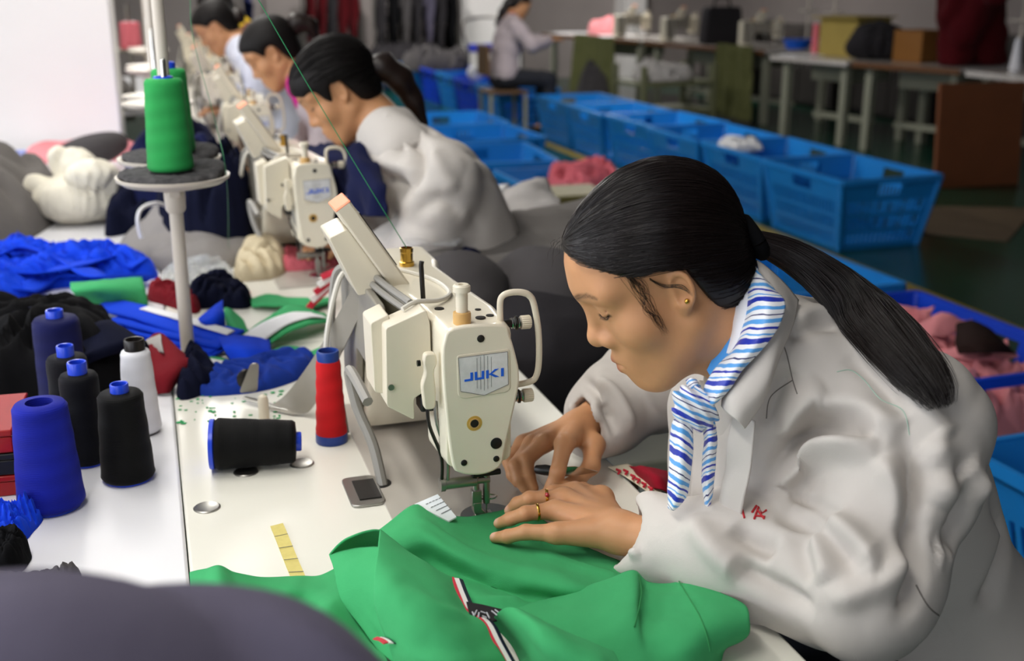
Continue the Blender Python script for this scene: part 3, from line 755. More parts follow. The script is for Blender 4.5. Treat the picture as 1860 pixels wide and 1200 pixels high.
def heap(name, foot, height, m, label, cat='cloth', group=None, seed=0, fold=14, folds=.5, edge=.35, z=TZ, res=None, base=.012, peaks=None, parent=None, under=True):
    """a heap of crumpled cloth: footprint polygon [(x, y)] on the level z, creased dome of the given height"""
    foot = [(p[0], p[1]) for p in catmull([(a, b, 0) for a, b in foot], 5, True)]
    A = np.array(foot); lo, hi = A.min(0), A.max(0); size = (hi-lo).max()
    res = res or size/64
    xs = np.arange(lo[0]+res/2, hi[0], res); ys = np.arange(lo[1]+res/2, hi[1], res)
    G = np.stack(np.meshgrid(xs, ys), -1).reshape(-1, 2); G = G[pts_in_poly(G, foot)]
    D = np.full(len(G), 1e9)
    for i in range(len(A)):
        a, b = A[i-1], A[i]; d = b-a; t = np.clip(((G-a) @ d)/max(d @ d, 1e-12), 0, 1)
        D = np.minimum(D, np.linalg.norm(G-a-t[:, None]*d, axis=1))
    G = G[D > res*.5]; D = D[D > res*.5]
    V = [Vector((p[0], p[1])) for p in foot]+[Vector((p[0], p[1])) for p in G]
    nb = len(foot)
    r = delaunay_2d_cdt(V, [(i, (i+1) % nb) for i in range(nb)], [list(range(nb))], 1, 1e-6)
    vs, fs, orig = r[0], r[2], r[3]
    P = np.array([(v[0], v[1]) for v in vs])
    D = np.full(len(P), 1e9)
    for i in range(len(A)):
        a, b = A[i-1], A[i]; d = b-a; t = np.clip(((P-a) @ d)/max(d @ d, 1e-12), 0, 1)
        D = np.minimum(D, np.linalg.norm(P-a-t[:, None]*d, axis=1))
    w = edge*size*.5
    u = np.clip(D/w, 0, 1); dome = np.sqrt(np.clip(1-(1-u)**2, 0, 1))
    q = np.c_[P, np.zeros(len(P))]; k = fold/size*.35
    warp = np.c_[vnoise(q, k*.8, seed+1), vnoise(q, k*.8, seed+2), np.zeros(len(P))]*size*.12
    ang = seed*1.3; ca, sa = math.cos(ang), math.sin(ang)
    qa = (q+warp) @ np.array([[ca, -sa*.45, 0], [sa, ca*.45, 0], [0, 0, 1]])
    n1, n2, n3 = vnoise(q, k*1.1, seed+3), vnoise(q, k*1.3, seed+5), vnoise(q, k*.8, seed+7)
    ph = seed*.7; c1, s1 = math.cos(ph), math.sin(ph)
    a1 = (P[:, 0]*c1+P[:, 1]*s1)*k*1.5+1.1*n1+.5*vnoise(q, k*3, seed+9); a2 = (-P[:, 0]*s1+P[:, 1]*c1)*k*2.1+1.2*n2
    r1, r2 = np.abs(np.sin(np.pi*a1)), np.abs(np.sin(np.pi*a2)); w_ = np.clip(.5+1.6*vnoise(q, k*.9, seed+11), 0, 1)
    f2 = w_*r1+(1-w_)*r2
    H = dome*(1-folds*.85+folds*(.75*f2+.55*n3+.12*vnoise(q, k*6, seed+13)))
    if peaks is not None:
        H = H*.55
        for x, y, r_, a in peaks: H = H+a*np.exp(-((P[:, 0]-x)**2+(P[:, 1]-y)**2)/(r_*r_))*np.minimum(1, u*3)*(.85+.35*(f2-.5))
    Z = z+np.maximum(H, 0)*height+np.minimum(1, D/.006)*0.004+.0006
    n = len(P)
    verts = np.c_[P, Z]
    faces = [tuple(f) for f in fs]
    # closed underside
    edge_v = D < 1e-5
    bot = np.c_[P, np.full(n, z+.0004)]
    me = bpy.data.meshes.new(name)
    fl = faces+[tuple(n+i for i in reversed(f)) for f in faces]
    cnt = {}
    for f in faces:
        for i in range(len(f)):
            e = (f[i], f[(i+1) % len(f)]); cnt[e] = cnt.get(e, 0)+1
    for (a, b) in list(cnt):
        if (b, a) not in cnt: fl.append((b, a, a+n, b+n))
    me.from_pydata([tuple(p) for p in np.r_[verts, bot]], [], fl); me.update()
    me.polygons.foreach_set('use_smooth', [True]*len(me.polygons)); me.set_sharp_from_angle(angle=R(75))
    c = A.mean(0)
    me.transform(Matrix.Translation((-c[0], -c[1], -z)))
    o = link_mesh(name, me, m, parent); o.location = (c[0], c[1], z)
    if label: tag(o, label, cat, group)
    return o

def Ft(pts, h=TZ):        # footprint from points sighted on the level h
    return [(T(x, y, h).x, T(x, y, h).y) for x, y in pts]

def sheet_vf(grid, n=8, amp=0, sc=60, seed=0, folds=()):
    """dense surface through a grid of 3D points (rows x cols)"""
    rows = [catmull(r, n) for r in grid]; cols = len(rows[0])
    C = [catmull([r[i] for r in rows], n) for i in range(cols)]
    nr = len(C[0]); V = np.array([[C[i][j] for i in range(cols)] for j in range(nr)], float)
    F = []
    for j in range(nr-1):
        for i in range(cols-1): F.append((j*cols+i, j*cols+i+1, (j+1)*cols+i+1, (j+1)*cols+i))
    v = V.reshape(-1, 3); F = np.array(F)
    if amp or folds:
        nn = vnormals(v, F)
        if nn[:, 2].mean() < 0: nn = -nn
        if amp: v = v+nn*(amp*(vnoise(v, sc, seed)+.5*vnoise(v, sc*2.3, seed+4)))[:, None]
        for pts, a, w in folds:
            d, t = polydist(v, [tuple(p) for p in pts])
            v = v+nn*(a*np.exp(-(d/w)**2)*np.minimum(1, np.minimum(t, 1-t)*5+.15))[:, None]
    return v, F

def sheets(name, parts, m, label=None, cat='cloth', group=None, th=.002, parent=None, origin=None):
    """several sheets of one piece of cloth joined into one mesh with thickness"""
    Vs, Fs, n = [], [], 0
    for v, f in parts: Vs.append(v); Fs.append(f+n); n += len(v)
    v = np.concatenate(Vs); f = np.concatenate(Fs)
    o0 = np.array(origin) if origin is not None else np.array([v[:, 0].mean(), v[:, 1].mean(), v[:, 2].min()])
    if parent is not None and origin is None: o0 = np.array(parent.location)
    me = np_mesh(name, v-o0, f)
    o = link_mesh(name, me, m, parent)
    if parent is None: o.location = o0
    s = o.modifiers.new('solid', 'SOLIDIFY'); s.thickness = th; s.offset = 0
    if label: tag(o, label, cat, group)
    return o

def G(rows):              # grid of (px, py, height above the floor) -> points
    return [[T(*p) for p in r] for r in rows]

def strip(name, pts, w, m, label, cat='cloth', group=None, th=.003, up=None, w2=None, amp=.001, parent=None, seed=0):
    """a flat band of cloth along a 3D line; w is its width"""
    C = catmull(pts, 8); n = len(C); L_, R_ = [], []
    for i, p in enumerate(C):
        t = (C[min(i+1, n-1)]-C[max(i-1, 0)]).normalized()
        u = Vector(up(i/(n-1))) if callable(up) else Vector(up or (0, 0, 1))
        s = t.cross(u).normalized(); ww = (w+(w2-w)*i/(n-1)) if w2 else w
        L_.append(p-s*ww/2); R_.append(p+s*ww/2)
    rows = [[L_[i].lerp(R_[i], k/6) for k in range(7)] for i in range(n)]
    v = np.array([q for r in rows for q in r], float)
    F = np.array([(j*7+i, j*7+i+1, (j+1)*7+i+1, (j+1)*7+i) for j in range(n-1) for i in range(6)])
    if amp: v[:, 2] += amp*vnoise(v, 50, seed)
    return sheets(name, [(v, F)], m, label, cat, group, th, parent)
# ================================================================== the green garment under the needle
A_ = [[(688, 962, .785), (752, 918, .790), (800, 934, .772), (850, 940, .766), (900, 930, .764), (950, 925, .764), (1010, 960, .764), (1080, 1000, .765), (1150, 1030, .766), (1200, 1052, .766)],
      [(700, 985, .790), (760, 950, .800), (810, 965, .785), (860, 985, .773), (910, 985, .768), (960, 985, .766), (1020, 1005, .767), (1085, 1030, .774), (1150, 1050, .775), (1195, 1062, .770)],
      [(715, 1005, .785), (770, 980, .796), (830, 1005, .792), (890, 1028, .788), (940, 1040, .788), (990, 1050, .790), (1040, 1062, .792), (1090, 1072, .786), (1140, 1080, .780), (1190, 1085, .775)],
      [(735, 1030, .770), (790, 1025, .768), (850, 1052, .766), (900, 1072, .766), (950, 1085, .767), (1000, 1090, .770), (1050, 1095, .772), (1100, 1100, .772), (1150, 1105, .772), (1195, 1110, .772)],
      [(760, 1080, .764), (820, 1075, .768), (870, 1085, .780), (920, 1095, .778), (970, 1105, .776), (1020, 1115, .772), (1070, 1125, .768), (1120, 1130, .766), (1160, 1135, .765), (1200, 1140, .765)],
      [(790, 1130, .763), (840, 1130, .764), (880, 1130, .766), (930, 1140, .768), (980, 1150, .766), (1030, 1160, .764), (1080, 1165, .763), (1130, 1170, .763), (1170, 1175, .763), (1205, 1180, .763)]]
B_ = [[(690, 962, .838), (720, 985, .832), (757, 1012, .822), (792, 1034, .812), (822, 1050, .800)],
      [(687, 990, .846), (722, 1010, .842), (765, 1038, .832), (803, 1062, .820), (834, 1082, .803)],
      [(682, 1050, .840), (720, 1065, .844), (770, 1085, .836), (815, 1105, .825), (848, 1110, .805)],
      [(684, 1100, .825), (725, 1115, .832), (780, 1130, .832), (830, 1140, .823), (878, 1130, .806)],
      [(698, 1150, .805), (740, 1165, .815), (800, 1175, .818), (850, 1178, .814), (897, 1165, .800)],
      [(712, 1190, .790), (755, 1205, .800), (810, 1215, .806), (865, 1215, .802), (918, 1203, .790)],
      [(730, 1235, .764), (780, 1245, .765), (830, 1250, .765), (880, 1255, .765), (935, 1245, .764)]]
C_ = [[(598, 1008, .800), (625, 1000, .812), (655, 994, .823), (688, 992, .834)],
      [(606, 1030, .802), (630, 1030, .812), (655, 1030, .820), (688, 1030, .832)],
      [(612, 1060, .796), (640, 1060, .806), (662, 1062, .812), (690, 1065, .822)],
      [(625, 1095, .785), (655, 1100, .792), (675, 1105, .796), (698, 1110, .806)],
      [(655, 1135, .776), (680, 1142, .780), (695, 1150, .784), (712, 1155, .790)],
      [(690, 1185, .766), (705, 1195, .768), (720, 1205, .770), (735, 1210, .775)]]
C2 = [[(598, 1008, .800), (615, 988, .820), (645, 970, .836), (675, 962, .840), (690, 963, .838)],
      [(612, 1010, .785), (630, 998, .790), (655, 990, .795), (675, 986, .800), (695, 985, .805)],
      [(640, 1020, .766), (655, 1015, .766), (670, 1010, .766), (685, 1005, .766), (710, 1005, .766)]]
L_ = [[(345, 1040, .780), (372, 1034, .789), (397, 1028, .796), (425, 1040, .784), (480, 1048, .774), (540, 1047, .772), (580, 1045, .770), (620, 1028, .776), (660, 1025, .782)],
      [(347, 1065, .780), (375, 1058, .790), (402, 1055, .797), (435, 1062, .784), (485, 1068, .780), (540, 1068, .780), (590, 1062, .778), (630, 1050, .778), (670, 1050, .78)],
      [(350, 1095, .772), (380, 1090, .780), (410, 1092, .788), (450, 1095, .790), (495, 1092, .785), (545, 1095, .772), (590, 1088, .785), (630, 1075, .785), (675, 1080, .78)],
      [(360, 1125, .766), (400, 1125, .770), (440, 1130, .775), (480, 1130, .786), (520, 1135, .772), (550, 1140, .768), (585, 1120, .786), (630, 1105, .782), (680, 1115, .775)],
      [(400, 1165, .764), (440, 1165, .766), (480, 1170, .768), (510, 1165, .776), (545, 1165, .766), (580, 1150, .780), (620, 1145, .778), (655, 1150, .768), (690, 1160, .766)],
      [(440, 1210, .763), (480, 1215, .764), (520, 1215, .765), (560, 1215, .770), (600, 1210, .772), (640, 1210, .770), (670, 1210, .766), (690, 1215, .764), (710, 1220, .764)]]
D_ = [[(1015, 1082, .776), (1060, 1068, .788), (1110, 1050, .800), (1152, 1036, .810), (1175, 1058, .795), (1215, 1060, .797), (1250, 1050, .800), (1283, 1042, .802)],
      [(960, 1095, .778), (1030, 1090, .792), (1100, 1080, .804), (1152, 1070, .815), (1172, 1085, .802), (1220, 1085, .806), (1265, 1075, .808), (1305, 1075, .804)],
      [(930, 1112, .780), (1010, 1112, .796), (1090, 1112, .806), (1150, 1105, .815), (1168, 1115, .804), (1225, 1115, .810), (1280, 1100, .812), (1352, 1100, .806)],
      [(940, 1130, .782), (1020, 1140, .798), (1090, 1145, .806), (1150, 1140, .812), (1172, 1145, .806), (1235, 1145, .812), (1290, 1135, .812), (1361, 1128, .802)],
      [(960, 1165, .780), (1030, 1175, .794), (1100, 1180, .800), (1155, 1178, .802), (1185, 1180, .800), (1245, 1180, .804), (1298, 1165, .800), (1357, 1155, .788)],
      [(980, 1215, .770), (1050, 1220, .780), (1110, 1225, .786), (1165, 1225, .788), (1205, 1222, .786), (1255, 1215, .786), (1300, 1190, .778), (1320, 1176, .766)],
      [(990, 1260, .764), (1060, 1265, .765), (1120, 1265, .766), (1170, 1265, .766), (1215, 1260, .766), (1260, 1250, .766), (1300, 1220, .765), (1312, 1190, .764)]]
E_ = [[(892, 1132, .790), (905, 1112, .812), (930, 1103, .828), (968, 1118, .832), (1030, 1150, .826), (1080, 1172, .822), (1112, 1186, .815)],
      [(915, 1150, .782), (930, 1135, .815), (960, 1130, .836), (1000, 1148, .838), (1050, 1175, .832), (1095, 1195, .826), (1125, 1208, .815)],
      [(940, 1190, .770), (960, 1180, .805), (985, 1180, .824), (1020, 1195, .826), (1065, 1215, .822), (1105, 1230, .818), (1135, 1240, .806)],
      [(960, 1240, .765), (980, 1235, .775), (1005, 1240, .782), (1040, 1250, .785), (1080, 1260, .785), (1115, 1265, .785), (1145, 1265, .78)]]
gfold = [([T(760, 945, .795), T(830, 985, .79), T(920, 1020, .79), T(1040, 1055, .79)], .004, .009),
         ([T(960, 1000, .77), T(1050, 1035, .77), T(1130, 1060, .775)], .006, .009),
         ([T(720, 1090, .83), T(790, 1110, .83), T(850, 1130, .81)], .005, .014),
         ([T(880, 1060, .77), T(935, 1075, .775), T(930, 1095, .775), T(880, 1100, .775)], .006, .010)]
parts_ = [sheet_vf(G(g), 9, .0018, 26, i, gfold if i in (0, 1) else ()) for i, g in enumerate((A_, B_, C_, C2, L_, D_, E_))]
gar = sheets('garment', parts_, FAB['green'], 'bright green knitted garment being sewn under the needle, with a red-white-navy tape edge', 'garment', th=.0022)
M['tape_red'] = mat('red_tape', '#c4243a', rough=.7); M['tape_white'] = mat('white_tape', '#ece9e6', rough=.7); M['tape_navy'] = mat('navy_tape', '#15213f', rough=.7)
E0 = [r[-1] for r in B_[:-1]]
def tape(edge, seq, w, parent):
    C = [Vector(p)+Vector((0, 0, .0018)) for p in catmull([T(*p) for p in edge], 8)]
    n = len(C); mb = [MB() for _ in seq]; L0 = Vector(parent.location)
    rows = [[] for _ in seq]
    for i, p in enumerate(C):
        t = (C[min(i+1, n-1)]-C[max(i-1, 0)]).normalized(); s = t.cross(Vector((0, 0, 1))).normalized()
        if s.dot(RV) < 0: s = -s
        for k, (m, a, b) in enumerate(seq):
            q0, q1 = p+s*a*w-Vector((0, 0, .001*k)), p+s*b*w-Vector((0, 0, .001*k+.0015*k))
            rows[k].append([q0-L0, q1-L0, q1-L0-Vector((0, 0, .0012)), q0-L0-Vector((0, 0, .0012))])
    for k, (m, a, b) in enumerate(seq):
        mb[k].rings(rows[k]); mb[k].build('tape_stripe', M[m], parent, angle=60)
tape(E0, [('tape_red', -.45, .15), ('tape_white', .15, .75), ('tape_navy', .75, 1.25)], .0095, gar)
tape([(686, 1158, .803), (697, 1161, .806), (707, 1168, .809)], [('tape_red', -.8, -.1), ('tape_white', -.1, .6), ('tape_navy', .6, 1.1)], .0075, gar)
# dark printed label inside the neck
M['label_black'] = mat('dark_woven_label', '#1d1b1f', rough=.7); M['label_ink'] = mat('pale_label_print', '#b9b9c2', rough=.7)
L0 = Vector(gar.location)
q = [T(847, 1092, .812)-L0, T(875, 1097, .808)-L0, T(917, 1107, .800)-L0, T(912, 1124, .800)-L0, T(880, 1130, .806)-L0, T(853, 1116, .810)-L0]
lab = MB().add(q+[p-Vector((0, 0, .0015)) for p in q], [tuple(range(6)), tuple(range(11, 5, -1))]+[(i, i+6, (i+1) % 6+6, (i+1) % 6) for i in range(6)]).build('neck_label', M['label_black'], gar, smooth=False)
mb = MB()
for (a, b) in (((858, 1111), (861, 1118)), ((861, 1118), (866, 1108)), ((870, 1112), (869, 1121)), ((873, 1110), (882, 1113)), ((876, 1118), (884, 1121)), ((884, 1112), (889, 1122)), ((893, 1109), (903, 1117)), ((899, 1107), (910, 1115))):
    mb.tube([T(a[0], a[1], .8095)-L0, T(b[0], b[1], .8085)-L0], .0009, 5)
mb.build('label_print', M['label_ink'], lab)
# stitched hems
M['green_seam'] = mat('green_stitching', '#1f7f42', rough=.8)
def gseam(pts):
    me_t = [p-L0 for p in catmull([T(*p) for p in pts], 8)]
    MB().tube([p+Vector((0, 0, .0012)) for p in me_t], .0007, 5).build('stitching', M['green_seam'], gar)
gseam([(1232, 1055, .800), (1250, 1085, .809), (1268, 1115, .815), (1282, 1150, .812), (1290, 1185, .800)])
gseam([(1160, 1045, .808), (1165, 1075, .812), (1160, 1110, .814), (1152, 1140, .813)])
# white printed card beside the presser foot
M['card'] = mat('white_card', '#dfe3e6', rough=.5)
p0 = T(795, 925, .79); tk = empty('label_card', p0, 'small white printed card tucked under the green garment beside the presser foot', 'label card')
q = [T(753, 915, .790), T(795, 897, .800), T(829, 938, .782), T(815, 946, .778)]
q = [p-p0 for p in q]
MB().add(q+[p-Vector((0, 0, .002)) for p in q], [(0, 1, 2, 3), (7, 6, 5, 4)]+[(i, i+4, (i+1) % 4+4, (i+1) % 4) for i in range(4)]).build('card', M['card'], tk, smooth=False)
mb = MB()
for k in range(4):
    for j in range(5):
        u, v = .25+.16*j, .18+.17*k
        a = q[0].lerp(q[1], u).lerp(q[3].lerp(q[2], u), v)+Vector((0, 0, .0008)); mb.tube([a, a+(q[1]-q[0])*.10], .00045, 4)
mb.build('print', M['ink'], tk)
# embroidered strip and red cloth near the far cuff
M['ivory'] = mat('ivory_cloth', '#e4dcc4', rough=.8)
v1 = sheet_vf(G([[(1105, 848, .765), (1140, 842, .768)], [(1135, 865, .765), (1165, 856, .768)], [(1165, 885, .765), (1185, 874, .768)], [(1190, 905, .765), (1205, 890, .767)]]), 6)
es = sheets('embroidered_strip', [v1], M['ivory'], 'ivory cloth strip with small red embroidered shapes beside the sleeve cuff', 'cloth strip', th=.0015)
mb = MB(); L1 = Vector(es.location)
for x, y in ((1120, 852), (1133, 853), (1146, 862), (1155, 868), (1166, 876), (1178, 884)):
    mb.tube([T(x, y, .769)-L1, T(x+7, y+3, .770)-L1, T(x+3, y+8, .769)-L1], .0018, 5)
mb.build('embroidery', M['red_thread'] if 'red_thread' in M else M['tape_red'], es)
FAB['crimson'] = cloth_mat('cloth_crimson', '#a01c30')
sheets('red_cloth', [sheet_vf(G([[(1135, 845, .764), (1170, 848, .78), (1215, 855, .770)], [(1150, 856, .766), (1185, 862, .785), (1215, 870, .772)], [(1180, 885, .764), (1198, 888, .772), (1215, 895, .765)]]), 6, .002, 40)], FAB['crimson'], 'crimson cloth scrap behind the ivory embroidered strip', 'cloth', th=.002)
# ================================================================== cloth on the tables
def S(grid, name, m, label, cat='cloth', group=None, n=6, amp=.002, sc=40, seed=0, th=.003, folds=()):
    return sheets(name, [sheet_vf(G(g), n, amp, sc, seed+i, folds) for i, g in enumerate(grid)], m, label, cat, group, th)
FAB['baggrey'] = cloth_mat('cloth_bag_grey', '#8b8785', .05)
# royal blue strips heap on the white side table
heap('cloth_strips', Ft([(-60, 552), (40, 548), (85, 528), (150, 520), (225, 512), (285, 505), (272, 482), (215, 474), (150, 478), (95, 468), (20, 462), (-60, 470)]), .062, FAB['royal'], 'royal blue cloth strips heaped on the white side table', 'cloth strips', seed=3, fold=30, folds=.75)
k_ = 0
for pts, w in (([(-30, 470, .80), (40, 452, .815), (110, 470, .81), (180, 500, .80), (275, 505, .775)], .045), ([(-20, 500, .79), (60, 498, .80), (140, 480, .81), (210, 468, .805), (255, 478, .80)], .05), ([(-30, 520, .775), (40, 525, .785), (90, 505, .785), (160, 500, .785), (260, 512, .768)], .04), ([(0, 540, .766), (30, 546, .766), (52, 530, .768), (80, 520, .768)], .035)):
    strip('cloth_strip', [T(*p) for p in pts], w, FAB['royal'], ['royal blue strip along the top of the blue strips heap', 'royal blue strip ending in the square fold at the right of the heap', 'lower royal blue strip with frayed end pointing at the thread stand', 'short royal blue scrap hanging at the front of the heap'][k_], 'cloth strip', 'blue strips on the heap', th=.004, up=lambda u: (math.sin(u*5)*.6, .3, 1), seed=k_); k_ += 1
# green folded band
S([[[(128, 515, .80), (190, 508, .815), (258, 503, .81)], [(130, 528, .815), (195, 518, .825), (262, 520, .81)], [(150, 545, .79), (205, 540, .80), (268, 545, .785)], [(172, 562, .765), (215, 560, .77), (268, 560, .765)]]], 'collar_band', FAB['green'], 'folded green collar band behind the royal blue collar bands', 'collar band')
# royal blue collar bands with white interlining
bands = [((185, 552, .785), (250, 566, .79), (330, 590, .79), (425, 612, .785), .062), ((215, 575, .780), (270, 588, .783), (340, 605, .785), (415, 622, .782), .058), ((235, 590, .774), (290, 605, .776), (350, 620, .777), (400, 632, .775), .055), ((240, 602, .768), (300, 620, .769), (350, 635, .770), (390, 645, .769), .052)]
for i, (a, b, c, d, w) in enumerate(bands):
    o = strip('collar_band', [T(*a), T(*b), T(*c), T(*d)], w, FAB['royal'], ['royal blue collar band, topmost of its stack, with white interlining showing', 'royal blue collar band, second from the top of its stack', 'royal blue collar band, third from the top of its stack', 'royal blue collar band at the bottom of its stack'][i], 'collar band', 'stacked royal blue collar bands', th=.0045, up=(.05, -.25, 1), seed=i)
    if i == 0:
        q = [T(262, 562, .7935), T(320, 578, .7955), T(375, 594, .7955), T(420, 608, .790)]
        strip('interlining', [p+Vector((0, 0.008, .002)) for p in q], .022, FAB['white'], None, th=.0015, up=(.05, -.25, 1), parent=o)
S([[[(396, 612, .785), (430, 610, .792), (490, 616, .780)], [(404, 630, .79), (440, 632, .796), (492, 635, .782)], [(420, 655, .775), (455, 658, .778), (494, 654, .770)]]], 'collar_band', FAB['royal'], 'royal blue collar band lying flat across the green bands, nearest the pulley', 'collar band', th=.004)
S([[[(360, 580, .80), (385, 560, .812), (405, 545, .818)], [(370, 588, .80), (390, 578, .81), (406, 570, .81)], [(395, 592, .79), (402, 592, .79), (408, 592, .785)]]], 'collar_band', FAB['royal'], 'royal blue collar band standing on edge beside the thread stand pole', 'collar band', th=.004)
# green bands with white backs
gl = 'green collar bands on the cream table'
o = S([[[(345, 640, .766), (400, 652, .768), (470, 660, .768), (560, 640, .768), (600, 620, .768)], [(352, 668, .766), (410, 672, .770), (480, 675, .770), (560, 660, .770), (605, 640, .768)]]], 'collar_band', FAB['green'], 'long green collar band with white back along the front of the bands', 'collar band', gl, th=.004)
strip('interlining', [T(350, 648, .7725), T(410, 660, .7745), T(470, 663, .7745), T(530, 650, .7745)], .022, FAB['white'], None, th=.0015, parent=o)
o = S([[[(440, 610, .768), (490, 575, .785), (530, 555, .790), (590, 570, .775)], [(470, 640, .768), (510, 610, .785), (560, 590, .790), (600, 585, .775)]]], 'collar_band', FAB['green'], 'green collar band folded to show its white back, beside the feeder arm', 'collar band', gl, th=.004)
strip('interlining', [T(462, 612, .784), T(500, 588, .793), T(545, 572, .796), T(580, 572, .786)], .055, FAB['white'], None, th=.0015, parent=o)
S([[[(455, 545, .768), (490, 535, .772), (540, 542, .77), (605, 540, .768)], [(458, 556, .768), (500, 555, .774), (550, 562, .772), (608, 548, .768)]]], 'collar_band', FAB['green'], 'green collar band farthest back on the cream table, near the red scissors', 'collar band', gl, th=.004)
S([[[(408, 560, .795), (415, 560, .798), (440, 580, .785)], [(412, 590, .785), (430, 598, .788), (455, 605, .778)], [(425, 610, .775), (460, 615, .776), (482, 612, .77)]]], 'collar_band', FAB['green'], 'green collar band leaning beside the upright royal blue band', 'collar band', gl, th=.004)
S([[[(490, 640, .768), (515, 630, .776), (545, 632, .774)], [(500, 655, .768), (530, 650, .774), (560, 648, .77)]]], 'collar_band', FAB['green'], 'short green collar band curling up in front of the feeder arm', 'collar band', gl, th=.004)
S([[[(370, 580, .768), (420, 590, .770), (470, 600, .768)], [(390, 640, .766), (440, 640, .768), (500, 625, .768)]]], 'white_interlining', FAB['white'], 'white interlining scraps under the green collar bands', 'cloth', th=.002)
# wine pieces
heap('cloth', Ft([(268, 545), (300, 555), (350, 570), (365, 560), (350, 540), (310, 530), (275, 532)]), .04, FAB['maroon'], 'wine red cloth roll behind the thread stand pole', seed=5, fold=18)
heap('cloth', Ft([(345, 560), (390, 560), (450, 560), (455, 540), (420, 525), (380, 525), (345, 540)]), .05, FAB['darknavy'], 'dark navy cloth wad beside the red scissors', seed=8, fold=18)
o = S([[[(222, 615, .785), (260, 620, .80), (292, 606, .82), (330, 640, .80)], [(228, 650, .78), (270, 650, .80), (310, 640, .81), (345, 655, .80)], [(262, 690, .775), (290, 685, .79), (320, 675, .795), (342, 668, .79)], [(285, 716, .763), (300, 714, .766), (305, 712, .766), (312, 705, .768)]]], 'cloth', FAB['maroon'], 'wine red cloth piece with a pale folded corner behind the white cone', th=.003)
S([[[(258, 622, .803), (292, 607, .822)], [(285, 640, .803), (296, 640, .815)]]], 'cloth', FAB['lightgrey'], 'pale grey cloth corner on the wine red piece', th=.002)
# navy and denim pieces
heap('cloth', Ft([(322, 724), (375, 715), (398, 690), (372, 655), (340, 640), (330, 665)]), .055, FAB['darknavy'], 'dark navy cloth piece between the wine red piece and the denim blue cloth', seed=11, fold=14, folds=.6)
heap('cloth', Ft([(345, 715), (420, 718), (500, 705), (560, 680), (575, 655), (520, 655), (450, 668), (380, 675)]), .03, FAB['denim'], 'denim blue cloth lying flat behind the pulley', seed=12, fold=12, folds=.6)
# black heap and navy roll on the side table
heap('cloth', Ft([(-60, 735), (60, 735), (170, 725), (240, 700), (225, 640), (200, 600), (140, 585), (40, 590), (-60, 600)]), .13, FAB['black'], 'black cloth heap behind the dark thread cones', seed=14, fold=12, folds=.5, edge=.5)
strip('cloth_roll', [T(150, 640, .83), T(190, 615, .85), T(225, 605, .845), T(238, 620, .82)], .07, FAB['darknavy'], 'rolled dark navy cloth on the black heap', 'cloth roll', th=.016, up=(.4, -.2, 1))
strip('cloth_roll', [T(10, 600, .84), T(30, 575, .85), T(55, 565, .845)], .06, FAB['darknavy'], 'dark navy fold at the left end of the black heap', 'cloth roll', th=.016, up=(-.4, -.2, 1))
# scraps at the left edge
heap('cloth', Ft([(-70, 985), (30, 988), (62, 965), (78, 940), (40, 935), (-70, 930)]), .03, FAB['royal'], 'royal blue scrap at the foot of the blue thread cone', seed=16, fold=20, folds=.8)
heap('cloth', Ft([(-80, 1050), (20, 1048), (55, 1020), (50, 1000), (0, 992), (-80, 995)]), .035, FAB['black'], 'black scrap at the left edge of the white side table', seed=17, fold=16)
heap('cloth', Ft([(-60, 1085), (60, 1085), (130, 1072), (147, 1052), (140, 1040), (80, 1052), (10, 1060)]), .02, FAB['darkgrey'], 'charcoal strip in front of the black scrap', seed=18, fold=16)
# blurred grey garment close to the camera
heap('garment', [(-.42, .37), (-.25, .355), (-.05, .36), (.09, .37), (.155, .42), (.15, .52), (.09, .60), (-.01, .65), (-.15, .675), (-.3, .675), (-.42, .62)], .414, FAB['slate'], 'dark slate grey garment heap on the near end of the white side table', 'garment', seed=21, fold=5, folds=.10, edge=.46)
# pale heaps on the second side table and around
lg = heap('bag', Ft([(218, 465), (300, 492), (400, 492), (470, 465), (485, 430), (460, 395), (380, 385), (280, 405), (225, 438)]), .15, FAB['baggrey'], 'pale grey cloth bag with white strap behind the thread stand', 'bag', seed=23, fold=7, folds=.4, edge=.9, peaks=[(T(350, 430).x, T(350, 430).y, .12, .75), (T(430, 440).x, T(430, 440).y, .10, .45)])
L0 = Vector(lg.location)
MB().tube([p-L0 for p in catmull([atY(257, 432, 2.86), atY(250, 400, 2.86), atY(258, 378, 2.88), atY(285, 369, 2.92), atY(312, 378, 2.98)], 8)], .0048, 8).build('strap', FAB['white'], lg)
MB().tube([p-L0 for p in catmull([atY(402, 356, 3.0), atY(412, 346, 3.0), atY(425, 350, 3.0), atY(436, 364, 3.0)], 8)], .0045, 8).build('strap', FAB['white'], lg)
heap('cloth', Ft([(425, 505), (470, 510), (515, 500), (520, 470), (490, 450), (445, 455)]), .055, FAB['cream'], 'beige ribbed cloth piece beside the grey bag', seed=25, fold=14, folds=.6)
heap('cloth', Ft([(508, 492), (560, 492), (622, 482), (618, 462), (560, 468), (515, 465)]), .03, FAB['rose'], 'pink cloth under the foot of the second sewing machine', seed=26, fold=20, folds=.7)
M['film'] = mat('clear_film', '#f2f4f6', rough=.12, trans=.75, ior=1.2, alpha=.42)
heap('plastic_bag', Ft([(300, 530), (370, 535), (420, 525), (425, 502), (380, 490), (320, 492), (295, 506)]), .042, M['film'], 'crumpled clear plastic bag beside the thread stand pole', 'plastic bag', seed=27, fold=30, folds=.9)
